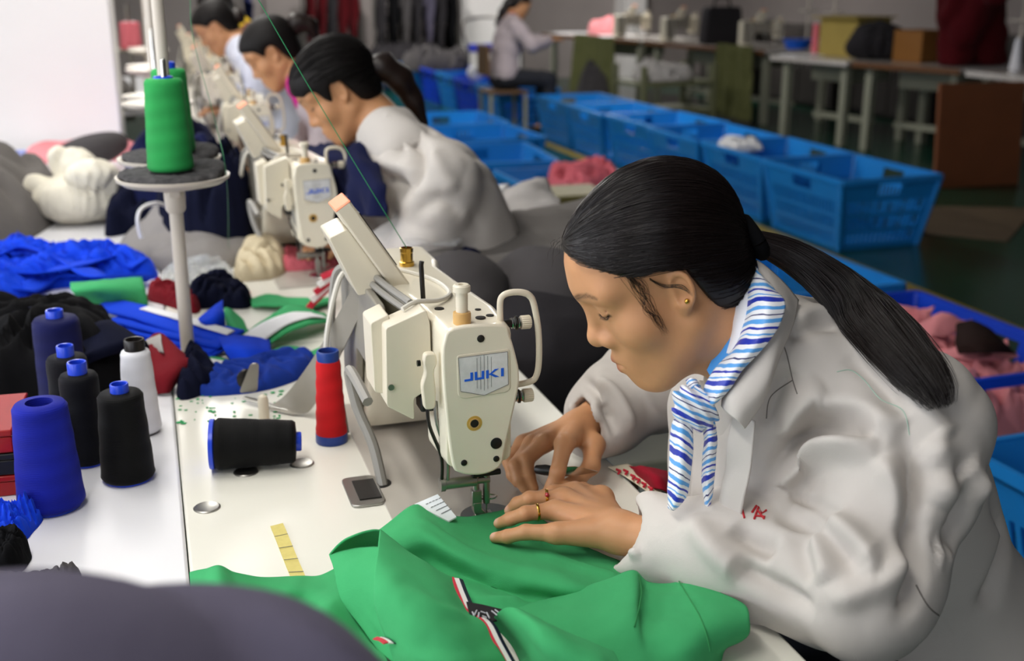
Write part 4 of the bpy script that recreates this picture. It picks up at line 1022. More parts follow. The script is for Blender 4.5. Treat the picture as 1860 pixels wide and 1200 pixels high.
# white knotted bundle
bc = T(145, 415, TZ); bz = bc+Vector((0.0, .10, 0))
bx = np.array(bz)
pB = lambda px, py, h: np.array(T(px, py, h))-bx
def bundle(P):
    d = s_ell(P, (0, 0, .068), (.128, .11, .072))
    d = smin(d, s_ell(P, atD_(166, 318, -.085), (.070, .055, .046)), .004)
    d = smin(d, s_ell(P, atD_(140, 296, -.02), (.062, .05, .045)), .006)
    d = smin(d, s_ell(P, atD_(106, 292, -.03), (.036, .04, .044)), .004)
    d = smin(d, s_ell(P, atD_(70, 340, -.05), (.040, .042, .034)), .004)
    d = smin(d, s_ell(P, atD_(196, 330, -.06), (.045, .04, .040)), .006)
    q = P-np.array([-.02, 0, .14], np.float32); a = np.arctan2(q[:, 1], q[:, 0])
    d = d-.0042*(1-np.abs(np.sin(a*15+P[:, 2]*18+vnoise(P, 13, 2)*3.5)))-.009*vnoise(P, 17, 4)-.004*vnoise(P, 38, 6)
    return smax(d, .001-P[:, 2], .004)
zb = (bz-EYE).dot(FV)
def atD_(px, py, dz=0): return np.array(atD(px, py, zb+dz))-bx
v, f = surf_nets(bundle, (-.26, -.2, -.02), (.26, .2, .36), .0055)
v = lap_smooth(v, f, 1)
b_ = link_mesh('cloth_bundle', np_mesh('cloth_bundle', v, f), cloth_mat('cloth_ivory', '#e9e3d2', .1)); b_.location = bz
tag(b_, 'ivory white cloth bundle tied in knots on the white side table', 'cloth bundle')
# grey heaps left of the bundle and behind it
heap('cloth', [(-.66, 3.0), (-.44, 3.05), (-.33, 3.3), (-.28, 3.6), (-.32, 4.0), (-.62, 4.1), (-.68, 3.5)], .21, FAB['midgrey'], 'grey garment heap left of the ivory bundle', seed=30, fold=10, folds=.45)
cz = atY(150, 290, 4.2)
def pillow(P): return smax(s_ell(P, (0, 0, .05), (.13, .09, .07)), s_ell(P, (0, 0, .05), (.15, .12, .06)), .02)-.012*np.abs(P[:, 0]/.13)**3
v, f = surf_nets(pillow, (-.2, -.15, -.06), (.2, .15, .2), .008)
o = link_mesh('cushion', np_mesh('cushion', v, f), FAB['darkgrey']); o.location = (cz.x+.02, 4.5, TZ+.02); o.rotation_euler = (0, R(-14), .2)
tag(o, 'dark grey cushion behind the ivory bundle, against the column', 'cushion')
heap('cloth', [(-.45, 4.75), (-.2, 4.7), (-.05, 4.75), (-.06, 5.0), (-.25, 5.1), (-.45, 5.05)], .05, FAB['pink'], 'pink cloth between the column and the dark grey cushion', seed=32)
M['paper'] = mat('white_paper', '#e9e9ee', rough=.6)
pp = empty('paper_sheet', (-.50, 5.0, TZ+.0008), 'white paper sheet with blue pen marks in front of the column', 'paper')
MB().box((0, 0, .0008), (.26, .32, .0015)).build('sheet', M['paper'], pp)
mb = MB()
for k in range(6): mb.tube(catmull([(-.09+.02*math.sin(k), .10-.035*k, .002), (-.02, .11-.035*k, .002), (.05+.02*math.cos(k*2), .10-.035*k, .002)], 4), .002, 4)
mb.build('pen_marks', M['blue_ink'], pp)
# navy heaps between the tables
heap('garment', [(-.09, 3.4), (.04, 3.28), (.20, 3.22), (.26, 3.4), (.26, 3.85), (.22, 4.2), (.02, 4.3), (-.08, 4.0)], .30, FAB['navy'], 'navy garment heap behind the thread stand plates', 'garment', seed=35, fold=14, folds=.5, edge=.3)
heap('garment', [(.02, 3.0), (.14, 2.92), (.24, 2.98), (.25, 3.25), (.14, 3.3), (.0, 3.26)], .27, FAB['darknavy'], 'dark navy garment beside the second sewing machine', 'garment', seed=36, fold=12, folds=.55)
heap('garment', Ft([(190, 428), (240, 424), (300, 416), (335, 392), (270, 372), (215, 385)]), .12, FAB['darknavy'], 'dark navy cloth under the grey bag', 'garment', seed=37, fold=12, folds=.55)
heap('garment', [(.05, 4.7), (.22, 4.6), (.26, 5.0), (.2, 5.4), (.05, 5.5)], .12, FAB['royal'], 'royal blue garment heap beside the fourth sewing machine', 'garment', seed=38)
heap('garment', [(.04, 4.2), (.2, 4.15), (.25, 4.4), (.2, 4.6), (.06, 4.65)], .07, FAB['rose'], 'rose pink cloth pile beside the third sewing machine', 'garment', seed=39)
heap('garment', [(-.45, 6.7), (-.1, 6.65), (-.05, 7.2), (-.2, 7.6), (-.5, 7.5)], .16, FAB['midgrey'], 'grey and dark cloth heap on the far side table behind the column', 'garment', seed=40)
# bench with sacks and grey garments on the operator's side
bn = empty('bench', (.97, 2.30, 0), 'low wooden bench carrying the grey sacks between the two women', 'bench')
MB().box((0, 0, .46), (.62, .62, .04)).build('seat', M['stool_wood'] if 'stool_wood' in M else M['leg_paint'], bn, bev=.005)
for sx in (-1, 1):
    for sy_ in (-1, 1): MB().box((sx*.26, sy_*.26, .22), (.05, .05, .44)).build('leg', M['leg_paint'], bn, bev=.003)
def sack(center, r, seed, label, z0):
    c = np.array(center)
    fn = lambda P: smax(s_ell(P, (0, 0, 0), r)-.012*vnoise(P, 9, seed)-.006*(1-np.abs(vnoise(P, 16, seed+2))), (z0-c[2])-P[:, 2], .03)
    v, f = surf_nets(fn, -np.array(r)*1.3-.02, np.array(r)*1.3+.02, .012)
    o = link_mesh('sack', np_mesh('sack', v, f), FAB['charcoal'] if seed > 2 else FAB['darkgrey']); o.location = center
    return tag(o, label, 'sack', 'stuffed grey sacks on the bench')
sack(atD(965, 660, 2.36), (.22, .2, .16), 3, 'charcoal sack at the bottom of the sacks on the bench', .48)
sack(atD(835, 545, 2.34), (.10, .12, .095), 1, 'small dark grey sack directly right of the near machine arm', .70)
sack(atD(985, 548, 2.42), (.135, .14, .115), 2, 'large dark grey sack behind the take-up guard and the face', .68)
def SD(grid, name, m, label, cat='garment', n=6, amp=.008, sc=12, seed=0, th=.006, folds=()):
    return sheets(name, [sheet_vf([[atD(*p) for p in r] for r in g], n, amp, sc, seed+i, folds) for i, g in enumerate(grid)], m, label, cat, None, th)
SD([[[(735, 440, 2.62), (800, 412, 2.75), (870, 402, 2.86), (940, 386, 2.95), (1000, 372, 3.0), (1070, 360, 3.05)], [(742, 462, 2.50), (810, 440, 2.60), (880, 430, 2.68), (950, 420, 2.72), (1010, 412, 2.76), (1075, 400, 2.80)],
     [(762, 480, 2.40), (830, 470, 2.46), (890, 465, 2.50), (960, 455, 2.52), (1020, 450, 2.56), (1085, 448, 2.58)], [(795, 492, 2.32), (850, 496, 2.36), (900, 502, 2.38), (960, 500, 2.41), (1020, 500, 2.44), (1095, 496, 2.47)], [(805, 500, 2.34), (855, 506, 2.39), (900, 508, 2.42), (960, 508, 2.45), (1020, 508, 2.48), (1095, 505, 2.5)]]],
   'garment', FAB['midgrey'], 'large grey garment draped over the dark sacks right of the near machine', amp=.012, sc=9, seed=2,
   folds=[([atD(800, 440, 2.6), atD(880, 425, 2.7), atD(960, 400, 2.8), atD(1060, 370, 2.9)], .03, .04), ([atD(860, 460, 2.5), atD(940, 455, 2.54), atD(1060, 420, 2.7)], -.018, .03), ([atD(840, 482, 2.4), atD(930, 480, 2.45), atD(1060, 470, 2.5)], .015, .03)])
SD([[[(868, 348, 3.35), (925, 338, 3.42), (975, 324, 3.42), (1005, 345, 3.3), (1015, 365, 3.2)], [(855, 380, 3.08), (910, 368, 3.12), (955, 355, 3.12), (990, 368, 3.08), (1012, 385, 3.05)], [(865, 405, 2.92), (920, 398, 2.93), (960, 395, 2.92), (985, 400, 2.90), (1005, 400, 2.93)], [(885, 430, 2.78), (930, 428, 2.76), (965, 430, 2.75), (980, 425, 2.76), (990, 415, 2.80)]]],
   'garment', FAB['lightgrey'], 'pale grey garment crumpled on top of the large grey garment', amp=.015, sc=12, seed=6)
SD([[[(845, 345, 3.4), (925, 336, 3.5)], [(850, 362, 3.2), (900, 365, 3.2)]]], 'cloth', FAB['white'], 'white cloth edge behind the pale grey garment', 'cloth', amp=.004)
hw = heap('garment', [(.38, 2.95), (.52, 2.90), (.60, 3.0), (.60, 3.25), (.45, 3.3), (.36, 3.2)], .10, FAB['navy'], 'navy cloth beyond the second sewing machine', 'garment', seed=44)
SD([[[(735, 435, 2.5), (770, 425, 2.55), (800, 430, 2.55), (840, 437, 2.5)], [(740, 455, 2.42), (775, 445, 2.46), (810, 445, 2.46), (830, 442, 2.46)]]], 'plastic_bag', M['film'], 'clear plastic wrapper glinting on the large grey garment', 'plastic bag', amp=.01, sc=30)
# red and white striped cloth behind the near machine
for k in range(5):
    strip('striped_tape', [T(560+6*k, 560-14*k, .775+.016*k), T(600+6*k, 520-8*k, .80+.015*k), T(650+3*k, 486+2*k, .83+.012*k), T(690, 470, .82)], .014, M['tape_red'] if k % 2 == 0 else M['tape_white'],
          ['red tape at the bottom of the looped tapes behind the near machine', 'white tape, second of the looped tapes behind the near machine', 'red tape in the middle of the looped tapes behind the near machine', 'white tape, fourth of the looped tapes behind the near machine', 'red tape on top of the looped tapes behind the near machine'][k], 'tape', 'looped tapes behind the near machine', th=.002, up=(0, -1, .4))
# green fluff on the table
mb = MB(); rn = random.Random(4)
for k in range(70):
    x, y = rn.uniform(320, 520), rn.uniform(705, 770); p = T(x, y, TZ+.0012); s = rn.uniform(.0010, .0030)
    mb.sphere((p.x, p.y, p.z), (s*rn.uniform(.6, 2), s*rn.uniform(.6, 2), .0010), 6)
tag(mb.build('lint', FAB['green'], None), 'green lint crumbs scattered on the cream table behind the lying black cone', 'lint', kind='stuff')
# ================================================================== people
def skin_mat(name, col, lipc):
    m = mat(name, col, rough=.48, spec=.4, sss=(.12, .006), bump=[(650, .12, .0006), (140, .10, .0015)])
    nt = m.node_tree; b = nt.nodes['Principled BSDF']; L = nt.links.new
    at = nd(nt, 'ShaderNodeAttribute', attribute_name='tone')
    sep = nd(nt, 'ShaderNodeSeparateColor'); L(at.outputs['Color'], sep.inputs[0])
    n = nd(nt, 'ShaderNodeTexNoise', i_Scale=45.0, i_Detail=4.0); tc = nd(nt, 'ShaderNodeTexCoord'); L(tc.outputs['Object'], n.inputs['Vector'])
    x0 = nd(nt, 'ShaderNodeMix', data_type='RGBA'); c = lin(col); x0.inputs[6].default_value = tuple(k*.9 for k in c[:3])+(1,); x0.inputs[7].default_value = tuple(min(1, k*1.08) for k in c[:3])+(1,)
    L(n.outputs['Fac'], x0.inputs[0])
    x1 = nd(nt, 'ShaderNodeMix', data_type='RGBA'); L(sep.outputs[0], x1.inputs[0]); L(x0.outputs[2], x1.inputs[6]); x1.inputs[7].default_value = lin(lipc)
    x2 = nd(nt, 'ShaderNodeMix', data_type='RGBA'); L(sep.outputs[1], x2.inputs[0]); L(x1.outputs[2], x2.inputs[6]); x2.inputs[7].default_value = lin('#e0b09a')
    x3 = nd(nt, 'ShaderNodeMix', data_type='RGBA'); L(sep.outputs[2], x3.inputs[0]); L(x2.outputs[2], x3.inputs[6]); x3.inputs[7].default_value = lin('#120c0a')
    L(x3.outputs[2], b.inputs['Base Color'])
    return m
M['skin'] = skin_mat('skin', '#c48f66', '#a8594c')
M['hair'] = mat('black_hair', '#1a1211', rough=.30, spec=.5)
M['hair_far'] = mat('black_hair_loose', '#100c0b', rough=.6, spec=.25)
M['hair_cap'] = mat('black_hair_root', '#120c0a', rough=.48, spec=.4)
M['hair2'] = mat('dark_brown_hair', '#1c110d', rough=.42, spec=.4)
M['jacket'] = mat('grey_work_jacket', '#c9c3bd', rough=.8, spec=.2, sheen=.05, var=(5, .10), weave=(600, .15), bump=[(800, .15, .0006), (30, .12, .004)])
M['jacket_pale'] = mat('pale_blue_grey_jacket', '#c3c6d2', rough=.85, sheen=.1, var=(6, .1), bump=(30, .2, .005))
M['jacket_mauve'] = mat('mauve_grey_jacket', '#b6a9ae', rough=.85, sheen=.1, var=(6, .1), bump=(30, .2, .005))
M['trousers'] = mat('dark_trousers', '#22242c', rough=.9)
M['shoe'] = mat('black_shoe', '#151414', rough=.5)
M['lash'] = mat('eyelashes', '#17100d', rough=.5)
M['white_thread'] = mat('pale_green_thread', '#9fbfae', rough=.6)
M['seam'] = mat('dark_seam', '#76706b', rough=.8)

def head_frame(pos, yaw, pitch, roll=0, s=1.0):
    y, p, r = R(yaw), R(pitch), R(roll)
    Rz = Matrix.Rotation(y, 3, 'Z'); Ry = Matrix.Rotation(p, 3, 'Y'); Rx = Matrix.Rotation(r, 3, 'X')
    A = Rz @ Ry @ Rx
    return np.array(pos, float), np.array(A, float), s       # columns: forward, left, up

def to_world(fr, q):
    o, A, s = fr; return o+(np.asarray(q, float)*s) @ A.T
def to_head(fr, P):
    o, A, s = fr; return ((P-o) @ A)/s

def head_sdf(p, neck=True):
    q = p.copy(); q[:, 1] = np.abs(q[:, 1]); x, y, z = q[:, 0], q[:, 1], q[:, 2]
    S = lambda c, r: s_sph(q, c, r)
    d = s_ell(q, (-.010, 0, .036), (.094, .073, .080))
    d = smin(d, s_ell(q, (.038, 0, .040), (.051, .060, .052)), .025)
    d = smin(d, s_ell(q, (.028, 0, -.038), (.055, .057, .076)), .03)
    d = smin(d, s_cap(q, (-.002, .052, -.050), (.058, .020, -.098), .015, .017), .03)
    d = smin(d, S((.068, 0, -.097), .0185), .022)
    d = smin(d, S((.050, .045, -.024), .0215), .028)
    d = smin(d, s_cap(q, (.0795, .006, .030), (.064, .050, .030), .011, .009), .02)
    d = smin(d, s_ell(q, (.068, 0, -.064), (.024, .029, .026)), .02)
    d = smax(d, -s_ell(q, (.0985, .032, .010), (.015, .019, .012)), .016)
    d = smin(d, s_ell(q, (.0655, .0325, .008), (.0150, .0165, .0135)), .007)
    nose = s_cap(q, (.0785, 0, .018), (.0950, 0, -.024), .0090, .0098)
    nose = smin(nose, S((.0962, 0, -.0275), .0116), .008)
    nose = smin(nose, S((.0875, .0152, -.0320), .0086), .009)
    d = smin(d, nose, .013)
    d = smax(d, -S((.0930, .0068, -.0395), .0034), .004)
    lip = smin(s_cap(q, (.0915, 0, -.0605), (.074, .0235, -.0672), .0058, .0028), s_cap(q, (.0895, 0, -.0742), (.074, .0215, -.0685), .0066, .0028), .003)
    d = smin(d, lip, .006)
    d = smax(d, -s_cap(q, (.0990, 0, -.0672), (.079, .0245, -.0680), .0013), .0035)
    # lid crease and the narrow opening of a lowered eye
    d = smax(d, -s_cap(q, (.0835, .019, .0080), (.0735, .047, .0115), .0011), .0018)
    d = smax(d, -s_cap(q, (.0815, .020, .0005), (.0735, .046, .0045), .0014), .0015)
    # ear
    e = (q-np.array([-.006, .0705, -.004], np.float32))*1.28
    ca, sa = math.cos(R(24)), math.sin(R(24)); cb, sb = math.cos(R(-12)), math.sin(R(-12))
    ex = e[:, 0]*ca-e[:, 1]*-sa; ey = -e[:, 0]*-sa*-1+e[:, 1]*ca
    ex, ey = e[:, 0]*ca-e[:, 1]*sa, e[:, 0]*sa+e[:, 1]*ca
    e2 = np.stack([ex*cb-e[:, 2]*sb, ey, ex*sb+e[:, 2]*cb], 1).astype(np.float32)
    k = np.sqrt((e2[:, 0]/.0155)**2+((e2[:, 2]-.004)/.0255)**2)
    ring = np.sqrt(((k-1)*.018)**2+(e2[:, 1]-.004)**2)-.0036
    ring = np.maximum(ring, e2[:, 0]-.011)
    ear = smin(s_ell(e2, (-.001, -.001, .002), (.0150, .0045, .0255)), ring, .005)
    ear = smin(ear, s_ell(e2, (.0035, .001, -.0245), (.0085, .0045, .0105)), .006)
    ear = smin(ear, s_cap(e2, (.012, -.004, .014), (.012, -.004, -.018), .005), .006)
    ear = smax(ear, -s_ell(e2, (.002, .0075, -.004), (.0075, .0065, .0105)), .004)
    d = smin(d, ear/1.28, .006)
    if neck: d = smin(d, s_cap(p, (-.020, 0, -.045), (-.048, 0, -.175), .047, .053), .035)
    return d

HLX = np.array([-.13, -.085, -.05, -.030, -.018, .004, .022, .040, .058, .072, .085, .11])
HLZ = np.array([-.075, -.075, -.072, -.050, .022, .030, .031, .042, .058, .072, .083, .092])
def hair_sdf(p, puff=0.0, fringe=0.0):
    q = p.copy(); q[:, 1] = np.abs(q[:, 1])
    d = s_ell(q, (-.0115, 0, .037), (.0985+puff, .0795+puff, .0850+puff))
    d = smin(d, s_ell(q, (.036, 0, .045), (.0555+puff, .0655+puff, .0530+puff)), .025)
    d = smin(d, s_ell(q, (-.045, 0, -.025), (.052, .060, .058)), .03)
    hl = np.interp(q[:, 0], HLX, HLZ)-fringe*(np.clip((q[:, 0]-.045)/.03, 0, 1)*.038+.050*np.exp(-((q[:, 0]-.030)/.014)**2)+.020*np.clip((-.03-q[:, 0])/.03, 0, 1))
    return smax(d, (hl-q[:, 2])*.75, .006)

def arm_pts(s, e, w):
    return [np.array(s), np.array(e), np.array(w)]

class Person:
    def __init__(s, spec): s.__dict__.update(spec)

def finger_sdf(P, pts, r0=.0098, r1=.0086, r2=.0078, r3=.0062):
    return s_chain(P, pts, [r0, r1, r2, r3], .004)

def build_person(sp):
    """sp: joints in world coordinates; returns the root empty and the meshes"""
    S = lambda k, d=None: sp.get(k, d)
    fr = head_frame(sp['head'], sp['yaw'], sp['pitch'], sp.get('roll', 0), sp.get('hs', 1.0))
    root = empty('person', sp['base'], sp['label'], 'person', sp.get('group'))
    base = np.array(sp['base'], float)
    hip, waist, chest, nb = [np.array(v, float) for v in sp['spine']]
    sl, sr, el, er, wl, wr = [np.array(sp[k], float) for k in ('sl', 'sr', 'el', 'er', 'wl', 'wr')]
    hv = sp.get('hip_half', .085)
    side = (sl-sr)/np.linalg.norm(sl-sr)
    hl_, hr_ = hip+side*hv, hip-side*hv
    kl, kr, al, ar = [np.array(sp[k], float) for k in ('kl', 'kr', 'al', 'ar')]
    neck0 = to_world(fr, (-.030, 0, -.09))
    hands = sp['hands']
    def hand_sdf(P, w, hd):
        d = None
        for c in hd['fingers']:
            f = finger_sdf(P, c, *hd.get('fr', (.0098, .0088, .0080, .0064)))
            mc = s_cap(P, w, c[0], hd.get('pw', .0185), .0128)
            f = smin(f, mc, .008)
            d = f if d is None else smin(d, f, hd.get('k', .0065))
        if hd.get('thumb'):
            t = s_chain(P, hd['thumb'], [.0145, .0118, .0100, .0078], .006); t = smin(t, s_cap(P, w, hd['thumb'][0], .017, .0145), .012); d = smin(d, t, .010)
        return d
    def skin(P):
        r_h = np.linalg.norm(P-fr[0], axis=1); m = r_h < .26; d = (r_h-.20).astype(float)
        if m.any(): d[m] = head_sdf(to_head(fr, P[m]).astype(np.float32))*fr[2]
        body = s_chain(P, [neck0, nb, chest, waist, hip], [.048, .055, .07, .07, .08], .03)
        body = smin(body, s_cap(P, nb-np.array([0, 0, .02]), sl, .04, .03), .02); body = smin(body, s_cap(P, nb-np.array([0, 0, .02]), sr, .04, .03), .02)
        for a, b, c in ((sl, el, wl), (sr, er, wr)):
            body = smin(body, s_chain(P, [a, b, b+(c-b)*.25, c], [.032, .032, .034, .0235], .02), .02)
        for a, b, c in ((hl_, kl, al), (hr_, kr, ar)):
            body = smin(body, s_chain(P, [a, b, c], [.07, .05, .035], .03), .03)
            toe = c+np.array([-.10, 0, -.035]); body = smin(body, s_cap(P, c, toe, .032, .025), .02)
        d = smin(d, body, .02)
        for w, hd in ((wl, hands.get('l')), (wr, hands.get('r'))):
            if hd:
                r_h = np.linalg.norm(P-w, axis=1); m = r_h < .24
                if m.any(): d[m] = smin(d[m], hand_sdf(P[m], w, hd), .012)
        return d
    allp = np.array([hip, waist, chest, nb, sl, sr, el, er, wl, wr, kl, kr, al, ar, to_world(fr, (.1, 0, .1)), to_world(fr, (-.1, 0, .12)), to_world(fr, (.1, 0, -.1))]+[p for hd in hands.values() if hd for c in hd['fingers'] for p in c])
    lo, hi = allp.min(0)-.14, allp.max(0)+.14
    h = sp.get('res', .0022)
    v, f = surf_nets(skin, lo, hi, h)
    if sp.get('res', 1) > .003: v = lap_smooth(v, f, 1, .4)
    me = np_mesh('body', v-base, f)
    # skin tones: lips, nails, brows, lids' edge, plus shade painted into the nostrils
    q = to_head(fr, v); qa = q.copy(); qa[:, 1] = np.abs(qa[:, 1])
    lipd = np.minimum(s_cap(qa, (.0915, 0, -.0612), (.074, .0235, -.0672), .0062, .0028), s_cap(qa, (.0895, 0, -.0742), (.074, .0215, -.0685), .0072, .0028))
    lip = np.clip(.7-lipd/.0022, 0, 1)*.9
    brow_pts = [(.0905, .011, .0290), (.0860, .026, .0345), (.0755, .042, .0365), (.064, .053, .0325)]
    bd, bt = polydist(qa*np.array([0, 1, 1]), [(0, b_[1], b_[2]) for b_ in brow_pts]); bd = np.where(qa[:, 0] > .045, bd, 1.0)
    br = np.clip(1.5-bd/(.0036-.0012*bt), 0, 1)*(1-.3*bt)*(.75+.25*np.sin(qa[:, 1]*2600+qa[:, 2]*1400))
    ed, et = polydist(qa, [(.0815, .0190, .0005), (.0800, .033, .0012), (.0735, .0475, .0055)])
    eye = np.clip(1.5-ed/.0021, 0, 1)
    no = np.clip(1-s_sph(qa, (.0930, .0068, -.0400), .0026)/.002, 0, 1)
    nail = np.zeros(len(v))
    for hd in hands.values():
        if hd:
            for n_ in hd.get('nails', []):
                nail = np.maximum(nail, np.clip(1.6-np.linalg.norm(v-np.array(n_), axis=1)/.0048, 0, 1))
    ca = me.color_attributes.new('tone', 'FLOAT_COLOR', 'POINT')
    arr = np.ones((len(v), 4), np.float32); arr[:, 0] = lip; arr[:, 1] = nail; arr[:, 2] = np.clip(np.maximum.reduce([br*.9, eye*.95, no*.8]), 0, 1)
    ca.data.foreach_set('color', arr.ravel())
    body = link_mesh('body', me, M['skin'], root)
    # ---- hair
    hm = M[sp.get('hair_mat', 'hair')]
    puff, fringe = sp.get('puff', 0), sp.get('fringe', 0)
    hs = lambda P: hair_sdf(to_head(fr, P).astype(np.float32), puff, fringe)*fr[2]
    c0 = to_world(fr, (0, 0, .03))
    hvv, hf = surf_nets(hs, c0-.17, c0+.17, max(h*1.5, .003))
    hvv = lap_smooth(hvv, hf, 2, .5)
    hair = link_mesh('hair', np_mesh('hair', hvv-base, hf), M['hair_cap'] if sp.get('hair_mat', 'hair') == 'hair' else hm, root)
    # ---- jacket
    t = chest-hip; t = t/np.linalg.norm(t); n_ = np.cross(t, side); n_ = n_/np.linalg.norm(n_); s2 = np.cross(n_, t)
    MT = np.stack([t, s2, n_], 1)
    fat = sp.get('fat', 1.0)
    rs, re_, rw = sp.get('arm_r', (.074, .066, .050))
    def sleeve(P, a, b, c):
        return s_chain(P, [a, (a*2+b)/3, b, b+(c-b)*.5, c], [rs, rs*.98, re_, (re_+rw)*.5, rw], .03)
    def jacket(P):
        d = s_ell(P, hip+t*.02, (.15, .185*fat, .145), MT)
        tk = sp.get('thick', 1.0)
        d = smin(d, s_ell(P, waist, (.19, .165*fat, .125*tk), MT), .08)
        d = smin(d, s_ell(P, chest, (.18, .175*fat, .128*tk), MT), .08)
        d = smin(d, s_cap(P, sl*.92+sr*.08, sr*.92+sl*.08, .066), .05)
        d = smin(d, s_cap(P, (sl+sr)/2*.3+nb*.7, sl*.6+nb*.4, .062, .055), .05)
        d = smin(d, s_cap(P, (sl+sr)/2*.3+nb*.7, sr*.6+nb*.4, .062, .055), .05)
        d = smin(d, s_cap(P, nb-t*.02, nb+(neck0-nb)*.42, .074, .066), .03)
        for a, b, c in ((sl, el, wl), (sr, er, wr)):
            x = (c-b)/np.linalg.norm(c-b); cut = sp.get('cuff', .012)
            s_ = sleeve(P, a, b, c+x*.02)
            d = smin(d, s_, .035)
        for a, b, c in ((sl, el, wl), (sr, er, wr)):
            x = (c-b)/np.linalg.norm(c-b)
            near = np.linalg.norm(P-c, axis=1)-.10
            d = np.where(near < 0, smax(d, (P-(c-x*.004)) @ x, .006), d)
            d = np.where(near < 0, smax(d, -s_cap(P, c-x*.03, c+x*.06, sp.get('cuff_r', .034), sp.get('cuff_r', .034)+.002), .006), d)
        for a, b, r_ in sp.get('extra', []): d = smin(d, s_cap(P, np.array(a), np.array(b), r_), .05)
        # neck opening
        nd_ = neck0-nb; nd_ = nd_/np.linalg.norm(nd_)
        d = smax(d, (P-(nb+nd_*sp.get('collar_h', .075))) @ nd_, .01)
        d = smax(d, -s_cap(P, nb-t*.01, nb+nd_*.14, .058, .060), .008)
        nr = np.abs(d) < .05
        if not nr.any(): return d
        d0 = d; d = d0[nr]; P = P[nr]
        w = sp.get('wrinkle', .006); sd = sp.get('seed', 1)
        n5, n9 = vnoise(P, 4.5, sd), vnoise(P, 10, sd+3)
        ph = P @ MT[:, 0]*5.5+P @ MT[:, 1]*3.4+1.3*n5+.2*n9
        mask = np.clip(.55+.8*vnoise(P, 3.2, sd+5), .1, 1)
        wk = (np.abs(np.sin(np.pi*ph))-.6)*mask*w*.9
        ph2 = P @ MT[:, 1]*6-P @ MT[:, 0]*2+1.6*vnoise(P, 5.5, sd+8)
        wk = wk+(np.abs(np.sin(np.pi*ph2))-.6)*(1.1-mask)*w*.7
        for a, b, c in ((sl, el, wl), (sr, er, wr)):
            for u, v_ in ((a, b), (b, c)):
                L_ = np.linalg.norm(v_-u); x = (v_-u)/L_; q = P-u; t_ = q @ x; rad = np.linalg.norm(q-t_[:, None]*x, axis=1)
                wt = np.exp(-(rad/.10)**4)*np.clip((t_+.03)/.05, 0, 1)*np.clip((L_+.03-t_)/.05, 0, 1)
                e_ = (L_-t_) if u is a else t_
                am = np.exp(-(e_/.10)**2)*1.1+.25+(np.exp(-((L_-t_)/.05)**2)*.9 if u is b else 0)
                tw = q @ np.cross(x, [0.3, .2, .9])
                ps = t_*11+tw*6+1.2*vnoise(P, 6.5, sd+12)
                wk = wk*(1-.7*wt)+wt*am*(np.abs(np.sin(np.pi*ps))-.55)*w*1.0
        d0 = np.array(d0); d0[nr] = d-wk
        return d0
    lo = np.minimum.reduce([hip, waist, chest, nb, sl, sr, el, er, wl, wr])-.22; hi = np.maximum.reduce([hip, waist, chest, nb, sl, sr, el, er, wl, wr])+.22
    jv, jf = surf_nets(jacket, lo, hi, sp.get('jres', .0045))
    jv = lap_smooth(jv, jf, 1, .5)
    tree = BVHTree.FromPolygons([tuple(p) for p in jv], [tuple(int(i) for i in q_) for q_ in jf])
    for it in range(1):
        fd = sp.get('folds')
        if fd:
            jn = vnormals(jv, jf); disp = np.zeros(len(jv))
            for pts, a, wd in fd:
                line = []
                for p in (catmull([(x, y, 0) for x, y in pts], 5)):
                    hit = tree.ray_cast(EYE, ray(p.x, p.y).normalized())
                    if hit[0] is not None: line.append(tuple(hit[0]))
                if len(line) < 3: continue
                # drop jumps to another surface
                ln = [line[0]]
                for q_ in line[1:]:
                    if (Vector(q_)-Vector(ln[-1])).length < .07: ln.append(q_)
                if len(ln) < 3: continue
                dd, tt = polydist(jv, ln)
                disp += a*np.exp(-(dd/wd)**2)*np.minimum(1, np.minimum(tt, 1-tt)*4+.1)
            jv = jv+jn*disp[:, None]
            tree = BVHTree.FromPolygons([tuple(p) for p in jv], [tuple(int(i) for i in q_) for q_ in jf])
    jk = link_mesh('jacket', np_mesh('jacket', jv-base, jf), sp['jacket_mat'], root)
    # ---- undershirt, trousers, shoes
    def under(P):
        nd_ = neck0-nb; L_ = np.linalg.norm(nd_); nd_ = nd_/L_
        d = s_cap(P, nb-t*.06, neck0, .0565, .0560)
        return smax(d, (P-(nb+nd_*sp.get('under_h', .082))) @ nd_, .006)
    uv, uf = surf_nets(under, nb-.16, nb+.18, max(.003, h))
    link_mesh('undershirt', np_mesh('undershirt', uv-base, uf), sp.get('under_mat', FAB['black']), root)
    def pants(P):
        d = s_ell(P, hip+np.array([0, 0, -.01]), (.14, .165, .12))
        for a, b, c in ((hl_, kl, al), (hr_, kr, ar)): d = smin(d, s_chain(P, [a, b, c+np.array([0, 0, .03])], [.085, .068, .06], .03), .04)
        return d-.006*(1-np.abs(vnoise(P, 14, 3)))
    al_ = np.array([hip, kl, kr, al, ar])
    pv, pf = surf_nets(pants, al_.min(0)-.2, al_.max(0)+.2, .009)
    link_mesh('trousers', np_mesh('trousers', pv-base, pf), M['trousers'], root)
    for c in (al, ar):
        shoe = lambda P: smax(smin(s_cap(P, c+np.array([.01, 0, -.045]), c+np.array([-.13, 0, -.05]), .042, .038), s_cap(P, c+np.array([.0, 0, -.04]), c+np.array([0, 0, .0]), .045), .02), -(P[:, 2]-.004), .006)
        wv, wf = surf_nets(shoe, c-.22, c+.12, .008)
        link_mesh('shoe', np_mesh('shoe', wv-base, wf), M['shoe'], root)
    return dict(root=root, base=base, fr=fr, tree=tree, skin=skin, hair=hs, jacket=jacket, MT=MT, nb=nb, neck0=neck0)

